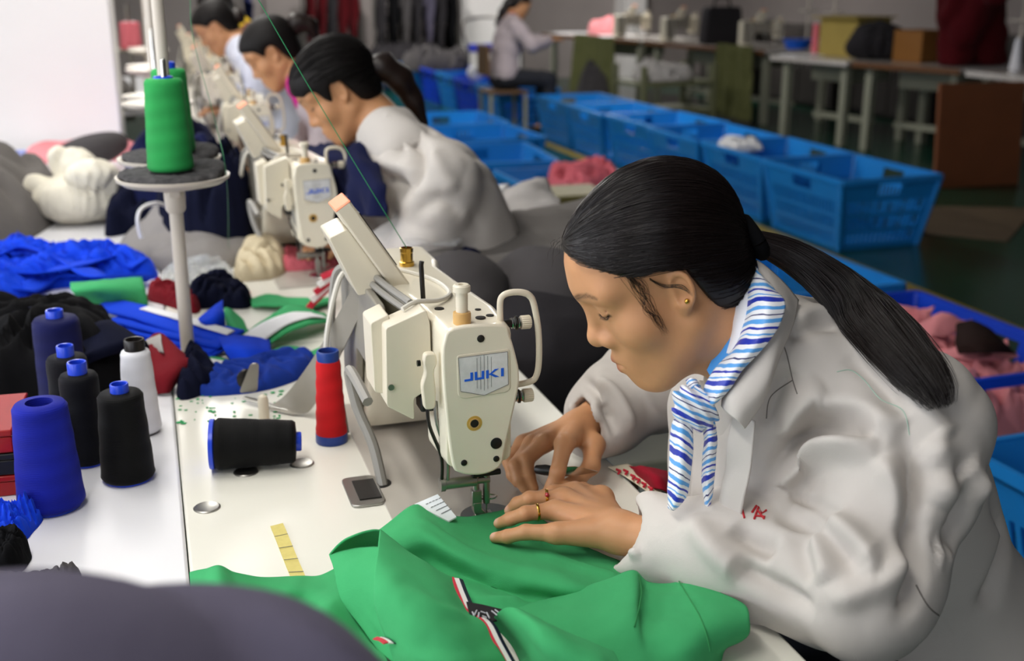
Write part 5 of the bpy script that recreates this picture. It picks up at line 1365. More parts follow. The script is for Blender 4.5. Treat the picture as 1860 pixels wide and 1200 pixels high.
def strands(name, lines, r, m, parent, base, taper=True):
    """many thin three-sided hairs in one mesh"""
    Vs, Fs, n0 = [], [], 0
    tri = np.array([(math.cos(a), math.sin(a)) for a in (0, 2.0944, 4.1888)])
    for L_ in lines:
        P = np.asarray([tuple(p) for p in L_], float)-base; n = len(P)
        if n < 2: continue
        t = np.gradient(P, axis=0); t /= np.maximum(np.linalg.norm(t, axis=1), 1e-9)[:, None]
        ref = np.array([0.31, 0.17, .93]); u = np.cross(t, ref); u /= np.maximum(np.linalg.norm(u, axis=1), 1e-6)[:, None]; w = np.cross(t, u)
        rr = np.full(n, r)
        if taper: rr = r*np.clip((1-np.arange(n)/(n-1))/.3, .25, 1)
        V = P[:, None, :]+rr[:, None, None]*(tri[None, :, :1]*u[:, None, :]+tri[None, :, 1:]*w[:, None, :])
        Vs.append(V.reshape(-1, 3)); k = np.arange(n-1)[:, None]*3
        for a in range(3):
            b = (a+1) % 3; Fs.append(n0+np.concatenate([k+a, k+b, k+3+b, k+3+a], 1))
        n0 += n*3
    return link_mesh(name, np_mesh(name, np.concatenate(Vs), np.concatenate(Fs)), m, parent)

def scalp_strands(fr, tie, n, seed=0, lift=.0025, hl_only=False, puff=0, fringe=0):
    """lines swept over the head from the hairline and the scalp to the tie point (head coordinates)"""
    rnd = np.random.RandomState(seed); out = []
    c = np.array([-.0115, 0, .037])
    def surf(d):             # along unit directions d (k,3) from c: outermost point of the hair surface
        lo = np.full(len(d), .02); hi = np.full(len(d), .16)
        for _ in range(16):
            mid = (lo+hi)/2; p = c+d*mid[:, None]
            q = p.astype(np.float32).copy(); q[:, 1] = np.abs(q[:, 1])
            v = s_ell(q, (-.0115, 0, .037), (.0985+puff, .0795+puff, .0850+puff)); v = smin(v, s_ell(q, (.036, 0, .045), (.0555+puff, .0655+puff, .0530+puff)), .025); v = smin(v, s_ell(q, (-.045, 0, -.025), (.052, .060, .058)), .03)
            lo = np.where(v < 0, mid, lo); hi = np.where(v < 0, hi, mid)
        return c+d*lo[:, None]
    td = (np.array(tie)-c); td = td/np.linalg.norm(td)
    k = 0
    while k < n:
        d = rnd.normal(size=3); d /= np.linalg.norm(d)
        if rnd.rand() < .45: # start on the hairline
            a = rnd.uniform(-1, 1)*3.1; d = np.array([math.cos(a), math.sin(a), rnd.uniform(-.6, .75)]); d /= np.linalg.norm(d)
        p = surf(d[None])[0]
        hz = np.interp(p[0], HLX, HLZ)
        if p[2] < hz-.002+rnd.uniform(-.004, .003): continue
        w = math.acos(max(-1, min(1, float(d @ td))))
        if w < .15: continue
        m = max(6, int(w*9)); ts = np.linspace(0, 1, m)
        dd = np.stack([(math.sin((1-t)*w)*d+math.sin(t*w)*td)/math.sin(w) for t in ts])
        # hair is combed slightly downward on its way back
        if p[0] > .0: dd = dd+np.array([0, 0, .30])*np.sin(np.pi*ts)[:, None]*min(1, max(0, p[0])/.05)
        pts = surf(dd/np.linalg.norm(dd, axis=1)[:, None])
        low = pts[:, 2] < np.interp(pts[:, 0], HLX, HLZ)-.003
        if (low & (pts[:, 0] > -.035)).any(): continue
        e = pts-c; e /= np.linalg.norm(e, axis=1)[:, None]
        wob = rnd.uniform(-.3, 1)*lift; ph = rnd.uniform(0, 6)
        pts = pts+e*(wob*np.sin(np.pi*ts)+.0004+.0006*np.sin(ts*9+ph))[:, None]
        if rnd.rand() < .5: pts[0] = pts[0]-e[0]*.002
        out.append(to_world(fr, pts)); k += 1
    return out
# ------------------------------------------------------------------ the woman with the blue striped scarf
def hp(px, py, h): return np.array(T(px, py, h))
LH = dict(fingers=[
    [hp(1045, 893, .802), hp(1003, 893, .803), hp(982, 903, .790), hp(962, 908, .778)],     # index
    [hp(1026, 903, .806), hp(962, 905, .806), hp(940, 914, .793), hp(925, 927, .779)],      # middle
    [hp(1010, 926, .805), hp(955, 932, .805), hp(927, 942, .791), hp(906, 950, .778)],      # ring
    [hp(1012, 968, .800), hp(955, 966, .797), hp(922, 974, .786), hp(899, 976, .777)]],     # little
    thumb=[hp(1092, 905, .800), hp(1058, 893, .790), hp(1030, 888, .780), hp(1005, 890, .776)],
    fr=(.0112, .0092, .0084, .0068), pw=.0225, k=.005)
RH = dict(fingers=[
    [hp(1025, 806, .826), hp(1013, 856, .806), hp(1004, 880, .788), hp(993, 896, .776)],
    [hp(990, 803, .822), hp(956, 834, .807), hp(960, 864, .789), hp(969, 886, .774)],
    [hp(968, 806, .815), hp(936, 846, .799), hp(943, 870, .785), hp(954, 888, .773)],
    [hp(952, 806, .806), hp(926, 838, .790), hp(932, 862, .780), hp(940, 876, .771)]],
    thumb=[hp(1078, 808, .806), hp(1074, 846, .792), hp(1052, 868, .784), hp(1028, 880, .777)],
    fr=(.0122, .0102, .0090, .0072), pw=.0225, k=.004)
def nail(f, up=.0055):
    a, b = f[2], f[3]; return b+(b-a)*.10+np.array([-.001, -.003, up])
LH['nails'] = [nail(f) for f in LH['fingers']]; RH['nails'] = []
FOLDS = []
def fold(a, w, *pts): FOLDS.append((pts, a*1.5, w*.8))
# near sleeve
fold(.016, .020, (1400, 920), (1460, 915), (1520, 960), (1570, 1010), (1600, 1025))
fold(-.014, .016, (1410, 935), (1480, 950), (1530, 995), (1570, 1040))
fold(-.016, .014, (1430, 905), (1490, 925), (1525, 940))
fold(.012, .018, (1405, 880), (1440, 830), (1520, 805), (1600, 800))
fold(-.012, .016, (1330, 955), (1375, 985), (1410, 1000))
fold(.010, .018, (1250, 940), (1300, 1000), (1350, 1040))
fold(.010, .018, (1480, 960), (1490, 1010), (1500, 1060))
fold(-.008, .016, (1450, 960), (1465, 1010), (1480, 1060))
fold(.010, .016, (1600, 830), (1640, 900), (1655, 960))
fold(-.022, .013, (1645, 790), (1658, 880), (1655, 960), (1665, 1040), (1640, 1120))
fold(-.016, .012, (1400, 875), (1435, 820), (1515, 788), (1600, 790))
fold(.012, .016, (1400, 905), (1440, 850), (1520, 818), (1600, 822))
fold(.010, .016, (1660, 1000), (1600, 1060), (1500, 1090))
fold(-.010, .014, (1330, 1020), (1400, 1060), (1480, 1110))
# upper arm and shoulder
fold(.013, .022, (1480, 740), (1560, 745), (1640, 790))
fold(-.014, .018, (1430, 850), (1460, 790), (1520, 760), (1600, 770))
fold(.012, .018, (1420, 800), (1450, 740), (1500, 700))
fold(-.010, .014, (1395, 780), (1410, 720), (1440, 670))
fold(.008, .016, (1440, 590), (1480, 570), (1520, 575))
fold(-.008, .012, (1430, 615), (1480, 590), (1530, 590))
fold(.009, .020, (1560, 600), (1620, 660), (1680, 740))
fold(-.008, .018, (1540, 640), (1600, 690), (1650, 760))
# back and side
fold(.012, .022, (1680, 800), (1720, 850), (1700, 920))
fold(-.012, .020, (1700, 830), (1760, 880), (1740, 960), (1700, 1010))
fold(.012, .022, (1750, 850), (1790, 920), (1770, 1010), (1720, 1080))
fold(-.010, .020, (1800, 900), (1830, 970), (1810, 1060), (1780, 1110))
fold(.008, .018, (1700, 1000), (1760, 1010), (1830, 1040))
fold(-.008, .016, (1720, 1080), (1790, 1090), (1850, 1110))
fold(.008, .02, (1640, 700), (1690, 760), (1720, 800))
# far sleeve
fold(.010, .012, (1085, 690), (1120, 720), (1150, 780))
fold(-.010, .010, (1060, 690), (1095, 730), (1120, 790))
for k in range(7):
    x = 985+20*k; fold(.006*(1 if k % 2 else -1), .006, (x-8, 740-2*k), (x, 760-2*k), (x+6, 782-3*k))
for k in range(6):
    y = 900+22*k; fold(.006*(1 if k % 2 else -1), .007, (1100, y), (1130, y-2), (1165, y-8))

W1 = dict(head=(.53, 1.13, 1.119), yaw=167.8, pitch=30.8, roll=-1.8, hs=1.0, base=(.985, 1.13, 0), res=.0021, jres=.0042,
    label='ponytailed woman in grey work jacket and blue striped scarf, bending over the near machine',
    thick=.9, fat=.96, spine=[(.985, 1.13, .55), (.885, 1.13, .73), (.795, 1.125, .89), (.69, 1.105, 1.005)],
    sl=(.775, .975, .965), sr=(.735, 1.275, .965), el=(.672, .905, .822), er=(.69, 1.50, .845), wl=(.492, 1.135, .803), wr=(.548, 1.425, .818),
    kl=(.62, 1.02, .52), kr=(.60, 1.26, .52), al=(.66, 1.02, .085), ar=(.64, 1.26, .085), hands=dict(l=LH, r=RH), folds=FOLDS, jacket_mat=M['jacket'], wrinkle=.0055, seed=2, cuff_r=.035,
    extra=[(tuple(atD(1415, 700, 1.33)), tuple(atD(1425, 930, 1.36)), .075), (tuple(atD(1300, 740, 1.45)), tuple(atD(1300, 930, 1.48)), .06)],
    arm_r=(.076, .070, .050))
w1 = build_person(W1)
root, base, fr, tree = w1['root'], w1['base'], w1['fr'], w1['tree']
tie = (-.104, 0, -.020)
strands('hair_strands', scalp_strands(fr, tie, 5200, 3, .0030), .00036, M['hair'], root, base, False)
# hair tie and ponytail
tw = to_world(fr, tie)
ft = Vector(fr[1][:, 0])
tmb = MB(); tv = Vector(tw-base)
axis = Vector(-fr[1][:, 0]).normalized()
u_ = Vector(fr[1][:, 1]); w_ = axis.cross(u_)
tmb.tube([tv+axis*.004+(u_*math.cos(a)+w_*math.sin(a))*.021 for a in [2*math.pi*i/24 for i in range(25)]], .0085, 10, cap=False)
tmb.build('hair_tie', FAB['black'], root)
def back_pt(px, py, z, lift):
    d = ray(px, py).normalized(); h = tree.ray_cast(EYE, d); p = atD(px, py, z)
    if h[0] is not None and (h[0]-EYE).dot(FV) < z+.02: p = h[0]-d*lift*.6
    return p+Vector((.25, 0, .9))*lift*.5
guide = [Vector(tw), atD(1400, 447, 1.280), atD(1452, 470, 1.286), atD(1520, 520, 1.284), atD(1580, 574, 1.268), atD(1630, 630, 1.216), atD(1672, 680, 1.178), atD(1698, 715, 1.158), atD(1714, 748, 1.150)]
G0 = catmull(guide, 6)
for _ in range(14): G0 = [G0[0]]+[(G0[i-1]+G0[i]*2+G0[i+1])/4 for i in range(1, len(G0)-1)]+[G0[-1]]
rnd = np.random.RandomState(5); tails = []
rad = [.017, .024, .031, .038, .040, .037, .032, .024, .012]
ng = len(G0)
for k in range(2300):
    a = rnd.uniform(0, 2*math.pi); q = math.sqrt(rnd.rand()); end = int(ng*min(1, rnd.choice([rnd.uniform(.55, .8), rnd.uniform(.75, 1.0)]))); ph = rnd.uniform(0, 6); fr_ = rnd.uniform(4, 9); line = []
    st = 0
    for i in range(st, min(end, ng), 2):
        u = i/(ng-1); r_ = np.interp(u*8, range(9), rad); t_ = (G0[min(i+1, ng-1)]-G0[max(i-1, 0)]).normalized()
        e1 = Vector((0, 0, 1)); e1 = (e1-t_*e1.dot(t_)).normalized(); e2 = t_.cross(e1)
        w = .0022*math.sin(u*fr_+ph)*u*2
        stray = (1+.45*max(0, u-.35)) if k % 9 == 0 else 1
        p = G0[i]+e1*(r_*.62*q*math.cos(a)*stray+w)+e2*(r_*q*math.sin(a)*stray+w*.7)
        line.append(tuple(p))
    if len(line) > 3: tails.append(line)
strands('ponytail', tails, .00055, M['hair'], root, base)
# loose strands in front of the ear and at the forehead
def hs_line(pts): return [tuple(p) for p in catmull([p for p in pts if p is not None], 5)] if sum(p is not None for p in pts) > 2 else [(0, 0, 0)]
loose = []
def face_pt(px, py, off=.002):
    d = ray(px, py).normalized(); t = 1.0
    for _ in range(60):
        p = np.array([EYE+d*t], np.float32); v = float(w1['skin'](p)[0])
        if v < .0005: break
        t += v*.7
        if t > 1.7: return None
    return EYE+d*(t-off)
for k in range(24):
    j = rnd.uniform(-1, 1, 6)*14
    loose.append(hs_line([face_pt(1110+30*rnd.rand(), 478+14*rnd.rand(), .004), face_pt(1160+j[0], 520+j[1], .003), face_pt(1178+j[2]*.8, 552+j[3], .003), face_pt(1192+j[4]*.8, 582+j[5]*.6, .002), face_pt(1204+8*rnd.rand()+j[1]*.5, 596+14*rnd.rand(), .0015)]))
for k in range(12):
    j = rnd.uniform(-1, 1, 6)*4
    loose.append(hs_line([face_pt(1180, 505+j[0], .003), face_pt(1205+j[1], 520+j[2], .003), face_pt(1238+j[3]*.6, 521+j[4], .004), face_pt(1258, 535+j[5], .004)]))
for k in range(16):
    x, y = 1006+rnd.uniform(-2, 30), 462-rnd.uniform(0, 40)
    p = atD(x, y, 1.257); q = atD(x-rnd.uniform(2, 16), y+rnd.uniform(15, 35), 1.25)
    loose.append(hs_line([p, p.lerp(q, .5)+Vector((-.004*rnd.rand(), 0, .002)), q]))
for k in range(60):
    x = 1020+rnd.uniform(0, 130); y = np.interp(x, [1010, 1045, 1076, 1106, 1141, 1195], [452, 445, 452, 477, 498, 500])-4; l_ = rnd.uniform(.35, 1); loose.append(hs_line([face_pt(x, y, .003), face_pt(x+(14+rnd.rand()*10)*l_, y+22*l_, .002), face_pt(x+(34+rnd.rand()*12)*l_, y+(40+rnd.rand()*12)*l_, .0015)]))
loose = [l_ for l_ in loose if len(l_) > 3 and max((Vector(a)-Vector(b)).length for a, b in zip(l_, l_[1:])) < .03]
strands('loose_hair', loose, .00020, M['hair'], root, base)['kind'] = 'stuff'
# eyelashes on the lowered lid
ll = []
for k in range(16):
    u = k/15; q = np.array([.0808-.0068*u, .0215+.0245*u, .0008+.0042*u**2]); a = to_world(fr, q); b = to_world(fr, q+np.array([.0040, .0010+.003*(u-.3), -.0028])); ll.append([a, (a+b)/2+np.array([0, 0, -.0006]), b])
    q2 = q*np.array([1, -1, 1]); a = to_world(fr, q2); b = to_world(fr, q2+np.array([.0040, -.002, -.0028])); ll.append([a, (a+b)/2+np.array([0, 0, -.0006]), b])
strands('eyelashes', ll, .00026, M['lash'], root, base)
# earring
e = face_pt(1248, 547, .001)-Vector(base)
MB().sphere(e, .0030, 14).build('earring', M['brass'], root)
# rings
def ring_on(name, a, b, t, r, m, w=.0016):
    c = a+(b-a)*t; ax = Vector(b-a).normalized(); u1 = ax.orthogonal().normalized(); u2 = ax.cross(u1)
    return MB().tube([Vector(c-base)+(u1*math.cos(q)+u2*math.sin(q))*r for q in [2*math.pi*i/32 for i in range(33)]], w, 8, cap=False, flat=.6).build(name, m, root)
M['gold'] = mat('gold', '#e0b04a', rough=.2, metal=1)
M['ruby'] = mat('red_enamel', '#a01822', rough=.2, coat=.5)
F2, F3 = LH['fingers'][1], LH['fingers'][2]
r1 = ring_on('gold_ring', F2[0], F2[1], .52, .0104, M['gold'], .0019)
c = F2[0]+(F2[1]-F2[0])*.52
st = Vector(c-base)+Vector((-.002, -.0075, .0080))
MB().sphere(st, (.0028, .0036, .0030), 14).build('red_stone', M['ruby'], r1)
ring_on('gold_ring', F3[0], F3[1], .62, .0100, M['gold'], .0016)

# jacket details laid on its surface
def on_j(px, py, off=.0, dflt=1.3):
    d = ray(px, py).normalized(); h = tree.ray_cast(EYE, d)
    return (h[0] if h[0] is not None else atD(px, py, dflt))-d*off
def seam(name, pts, r=.0009, m='seam', off=.0004):
    P = [on_j(p.x, p.y, off) for p in catmull([(x, y, 0) for x, y in pts], 8)]
    Q = [P[0]]
    for p in P[1:]:
        if (p-Q[-1]).length < .05: Q.append(p)
    return MB().tube([p-Vector(base) for p in Q], r, 5).build(name, M[m], root)
seam('side_seam', [(1664, 1062), (1690, 1105), (1735, 1140), (1785, 1205)])
seam('shoulder_seam', [(1412, 600), (1428, 640), (1440, 690), (1448, 715)], .0007)
seam('yoke_seam', [(1440, 690), (1400, 720), (1392, 760)], .0007)
seam('loose_thread', [(1520, 675), (1545, 672), (1570, 690), (1600, 725), (1640, 745), (1652, 790)], .0005, 'white_thread')
# collar: stand and turned lapel, left side
def patch(name, rows, m, th=.002, n=6, amp=.0):
    v, f = sheet_vf(rows, n, amp, 60, 3)
    return sheets(name, [(v, f)], m, th=th, parent=root)
dz = 1.235
def D(px, py, z): return atD(px, py, z)
patch('collar', [[D(1374, 472, 1.268), D(1396, 488, 1.262), D(1425, 515, 1.262), D(1450, 545, 1.268)],
                 [D(1378, 500, 1.255), D(1402, 520, 1.240), D(1428, 555, 1.235), D(1440, 590, 1.240)],
                 [D(1376, 560, 1.248), D(1395, 585, 1.222), D(1412, 620, 1.215), D(1415, 650, 1.220)],
                 [D(1350, 640, 1.250), D(1372, 655, 1.215), D(1392, 690, 1.205), D(1390, 720, 1.215)],
                 [D(1318, 700, 1.245), D(1330, 715, 1.215), D(1350, 740, 1.205), D(1362, 765, 1.215)],
                 [D(1311, 738, 1.240), D(1322, 750, 1.216), D(1338, 762, 1.208), D(1352, 778, 1.214)]], M['jacket'])
patch('placket', [[D(1335, 742, 1.235), D(1350, 752, 1.232), D(1372, 765, 1.225)],
                  [D(1322, 800, 1.245), D(1340, 800, 1.236), D(1368, 810, 1.226)],
                  [D(1318, 850, 1.255), D(1338, 850, 1.243), D(1362, 860, 1.230)],
                  [D(1312, 880, 1.262), D(1318, 890, 1.250), D(1350, 915, 1.235)],
                  [D(1302, 940, 1.275), D(1318, 945, 1.262), D(1345, 950, 1.245)]], M['jacket'])
patch('front_panel', [[D(1270, 690, 1.36), D(1310, 700, 1.33), D(1335, 740, 1.29)],
                      [D(1262, 780, 1.37), D(1300, 790, 1.34), D(1325, 800, 1.29)],
                      [D(1258, 860, 1.38), D(1290, 870, 1.35), D(1318, 880, 1.30)],
                      [D(1252, 950, 1.40), D(1285, 960, 1.36), D(1310, 960, 1.31)]], M['jacket'])
# red embroidery above the near sleeve
M['red_thread'] = mat('red_embroidery', '#b3202a', rough=.7)
mb = MB()
for pts in ([(1352, 940), (1348, 925)], [(1370, 942), (1378, 920), (1384, 932), (1392, 926)], [(1372, 936), (1390, 938)], [(1376, 926), (1388, 942)], [(1366, 930), (1374, 918)]):
    mb.tube([on_j(x, y, .001)-Vector(base) for x, y in pts], .0013, 5)
mb.build('embroidery', M['red_thread'], root)

# ---- scarf
def scarf_mat():
    m = bpy.data.materials.new('blue_white_striped_silk'); m.use_nodes = True
    nt = m.node_tree; b = nt.nodes['Principled BSDF']; L = nt.links.new
    b.inputs['Roughness'].default_value = .38; b.inputs['Sheen Weight'].default_value = .2
    uv = nd(nt, 'ShaderNodeUVMap'); uv.uv_map = 'UVMap'; sx = nd(nt, 'ShaderNodeSeparateXYZ'); L(uv.outputs[0], sx.inputs[0])
    nz = nd(nt, 'ShaderNodeTexNoise', i_Scale=3.0); L(uv.outputs[0], nz.inputs['Vector'])
    a = nd(nt, 'ShaderNodeMath', operation='MULTIPLY_ADD'); L(nz.outputs['Fac'], a.inputs[0]); a.inputs[1].default_value = .12; L(sx.outputs['Y'], a.inputs[2])
    fr_ = nd(nt, 'ShaderNodeMath', operation='FRACT'); L(a.outputs[0], fr_.inputs[0])
    cr = nd(nt, 'ShaderNodeValToRGB'); cr.color_ramp.interpolation = 'CONSTANT'; L(fr_.outputs[0], cr.inputs[0])
    e = cr.color_ramp.elements; W, B_, C_ = lin('#f2f3f8'), lin('#1b33b0'), lin('#5aa6ea')
    st = [(0, B_), (.13, W), (.24, C_), (.33, W), (.44, lin('#222a6a')), (.47, W), (.56, C_), (.66, W), (.74, B_), (.80, W), (.90, C_), (.94, W)]
    e[0].position = 0; e[0].color = st[0][1]; e[1].position = st[1][0]; e[1].color = st[1][1]
    for p, c in st[2:]: k = e.new(p); k.color = c
    L(cr.outputs[0], b.inputs['Base Color'])
    return m
M['scarf'] = scarf_mat(); M['scarf_white'] = mat('white_silk', '#eceef6', rough=.4, sheen=.2); M['scarf_blue'] = mat('sky_blue_silk', '#4a9be8', rough=.4, sheen=.2); M['scarf_navy'] = mat('deep_blue_silk', '#1b2fa6', rough=.4)
def silk(name, rows, m, parent, rep=3.0, th=.0016, slant=0.12, amp=.0012):
    n = 6
    v, f = sheet_vf(rows, n, amp, 45, 5)
    o0 = np.array(base); me = np_mesh(name, v-o0, f)
    R_, C_ = (len(rows)-1)*n+1, (len(rows[0])-1)*n+1
    uvl = me.uv_layers.new(name='UVMap'); ids = f.ravel(); r_ = ids//C_; c_ = ids % C_
    uv = np.stack([c_/(C_-1), r_/(R_-1)*rep+slant*c_/(C_-1)], 1).astype(np.float32); uvl.data.foreach_set('uv', uv.ravel())
    o = link_mesh(name, me, m, parent)
    s = o.modifiers.new('solid', 'SOLIDIFY'); s.thickness = th; s.offset = 0
    return o
# main fold over the collar: wide at the nape, gathered to the knot
sc_main = silk('scarf', [[D(1366, 486, 1.262), D(1372, 483, 1.258), D(1378, 492, 1.250), D(1384, 500, 1.246)],
                         [D(1357, 520, 1.250), D(1372, 515, 1.232), D(1392, 520, 1.222), D(1410, 530, 1.224)],
                         [D(1352, 560, 1.245), D(1370, 550, 1.220), D(1396, 550, 1.206), D(1426, 552, 1.212)],
                         [D(1345, 600, 1.240), D(1362, 588, 1.216), D(1388, 590, 1.200), D(1415, 590, 1.206)],
                         [D(1330, 635, 1.238), D(1346, 628, 1.214), D(1368, 630, 1.200), D(1388, 628, 1.204)],
                         [D(1302, 668, 1.240), D(1318, 668, 1.216), D(1336, 670, 1.206), D(1348, 672, 1.210)],
                         [D(1282, 700, 1.246), D(1298, 704, 1.222), D(1314, 706, 1.212), D(1326, 706, 1.216)],
                         [D(1278, 726, 1.250), D(1286, 732, 1.232), D(1294, 736, 1.228), D(1302, 730, 1.232)]], M['scarf'], root, 3.6)
silk('scarf_lining', [[D(1362, 492, 1.268), D(1366, 492, 1.262), D(1370, 500, 1.250)], [D(1340, 530, 1.262), D(1352, 532, 1.246), D(1360, 540, 1.238)],
                      [D(1327, 560, 1.258), D(1342, 570, 1.240), D(1354, 580, 1.230)], [D(1326, 600, 1.256), D(1334, 610, 1.240), D(1345, 620, 1.230)], [D(1316, 640, 1.256), D(1322, 642, 1.244), D(1332, 645, 1.232)]], M['scarf_white'], sc_main)
silk('scarf_lining', [[D(1326, 575, 1.262), D(1332, 580, 1.255), D(1336, 590, 1.246)], [D(1312, 610, 1.264), D(1320, 620, 1.252), D(1328, 632, 1.244)],
                      [D(1298, 645, 1.264), D(1306, 655, 1.254), D(1314, 662, 1.246)], [D(1284, 672, 1.262), D(1292, 684, 1.254), D(1300, 690, 1.246)]], M['scarf_blue'], sc_main)
# knot and tails
k0 = D(1262, 742, 1.245)-Vector(base)
kn = lambda P: smin(s_ell(P, np.array(k0)+[0, 0, 0], (.022, .020, .022)), s_cap(P, np.array(k0)+[-.012, 0, .012], np.array(k0)+[.012, 0, -.012], .014), .01)-.0025*np.sin(P[:, 0]*420+P[:, 2]*260)
v, f = surf_nets(kn, np.array(k0)-.06, np.array(k0)+.06, .0022)
me = np_mesh('scarf_knot', v, f); uvl = me.uv_layers.new(name='UVMap'); q = v[f.ravel()]; uvl.data.foreach_set('uv', np.stack([q[:, 0]*18, q[:, 2]*26+q[:, 0]*12], 1).astype(np.float32).ravel())
link_mesh('scarf_knot', me, M['scarf'], sc_main)
silk('scarf_tail', [[D(1240, 745, 1.250), D(1250, 742, 1.236), D(1258, 748, 1.240)], [D(1222, 770, 1.258), D(1238, 765, 1.236), D(1256, 772, 1.244)],
                    [D(1217, 815, 1.262), D(1238, 815, 1.238), D(1258, 818, 1.246)], [D(1215, 860, 1.264), D(1236, 862, 1.242), D(1254, 862, 1.250)],
                    [D(1213, 895, 1.266), D(1230, 900, 1.250), D(1248, 898, 1.254)], [D(1214, 922, 1.268), D(1222, 926, 1.260), D(1230, 920, 1.262)]], M['scarf'], sc_main, 2.6, slant=-.3)
silk('scarf_tail', [[D(1268, 755, 1.250), D(1282, 752, 1.238), D(1294, 756, 1.244)], [D(1278, 785, 1.258), D(1290, 785, 1.242), D(1302, 790, 1.248)],
                    [D(1276, 830, 1.262), D(1287, 830, 1.248), D(1299, 835, 1.254)], [D(1276, 870, 1.266), D(1286, 872, 1.254), D(1296, 875, 1.260)], [D(1280, 918, 1.270), D(1285, 922, 1.264), D(1290, 920, 1.266)]], M['scarf'], sc_main, 2.6, slant=.3)
silk('scarf_tail', [[D(1247, 690, 1.262), D(1255, 686, 1.252), D(1264, 690, 1.256)], [D(1252, 712, 1.262), D(1262, 706, 1.250), D(1274, 706, 1.254)], [D(1262, 730, 1.258), D(1268, 728, 1.250), D(1276, 726, 1.254)]], M['scarf'], sc_main, 1.2)
# snips in the right hand
snp = empty('thread_snips', T(1030, 856, .80), 'steel thread snips with a black grip held in the right hand of the woman', 'snips')
o = Vector(snp.location)
a, b = T(1005, 856, .802)-o, T(1086, 856, .806)-o
for dy, k in ((0, 1), (.004, .8)):
    q = MB(); m_ = a.lerp(b, .5); up = Vector((0, 0, 1)); yv = Vector((0, dy, -dy))
    pts = [a+yv+up*.006, m_+yv+up*.007, b+yv*.3]; lo_ = [a+yv-up*.006, m_+yv-up*.004, b+yv*.3-up*.0004]
    q.rings([[p_, r_, r_+Vector((0, .0016, 0)), p_+Vector((0, .0016, 0))] for p_, r_ in zip(pts, lo_)]); q.build('blade', M['chrome'], snp, smooth=False)
MB().tube([T(975, 852, .80)-o, T(990, 853, .803)-o, T(1010, 856, .802)-o], [.006, .0075, .0065], 12).build('grip', M['black_plastic'], snp)
M['wood_dark'] = mat('dark_brown_wood', '#4a3427', rough=.4)
p, q = T(915, 800, TZ+.004), T(952, 842, TZ+.010)
tag(MB().tube([p, q], .0032, 10).build('awl', M['wood_dark'], None), 'thin dark brown stick lying on the table behind the right hand of the woman', 'stick')
# stool
M['stool_wood'] = mat('worn_brown_wood', '#6d5136', rough=.5, var=(12, .4))
stl = empty('stool', (1.0, 1.13, 0), 'brown wooden stool the woman with the blue striped scarf sits on', 'stool', 'stools along the row')
MB().box((0, 0, .405), (.36, .36, .03)).build('seat', M['stool_wood'], stl, bev=.005)
for sx in (-1, 1):
    for sy_ in (-1, 1): MB().box((sx*.14, sy_*.14, .195), (.04, .04, .39)).build('leg', M['stool_wood'], stl, bev=.003)
for k in range(1, 4):
    dup(stl, (.90, 1.12+1.37*k, 0), 0, ['', 'brown wooden stool under the second woman', 'brown wooden stool under the woman with the magenta collar', 'brown wooden stool under the woman in the pale blue-grey jacket'][k])
# ------------------------------------------------------------------ the other people
def gen_hand(w, d, side):
    """relaxed hand: wrist w, unit direction d of the fingers, side = unit vector towards the thumb"""
    w, d, s = np.array(w), np.array(d)/np.linalg.norm(d), np.array(side)
    F = []
    for k, (off, ln) in enumerate(((.026, .95), (.008, 1.05), (-.010, 1.0), (-.026, .8))):
        m = w+d*.082+s*off+np.array([0, 0, .004]); F.append([m, m+d*.036*ln+np.array([0, 0, -.003]), m+d*.058*ln+np.array([0, 0, -.015]), m+d*.072*ln+np.array([0, 0, -.028])])
    return dict(fingers=F, thumb=[w+d*.03+s*.026, w+d*.06+s*.045, w+d*.085+s*.046, w+d*.102+s*.040], pw=.02)
M['magenta'] = cloth_mat('cloth_magenta', '#c41f88', .1); M['yellow'] = cloth_mat('cloth_yellow', '#e3bd2c', .1); M['brown_knit'] = cloth_mat('cloth_brown', '#6e4636', .1); M['red_knit'] = cloth_mat('cloth_red', '#9c2430', .1)
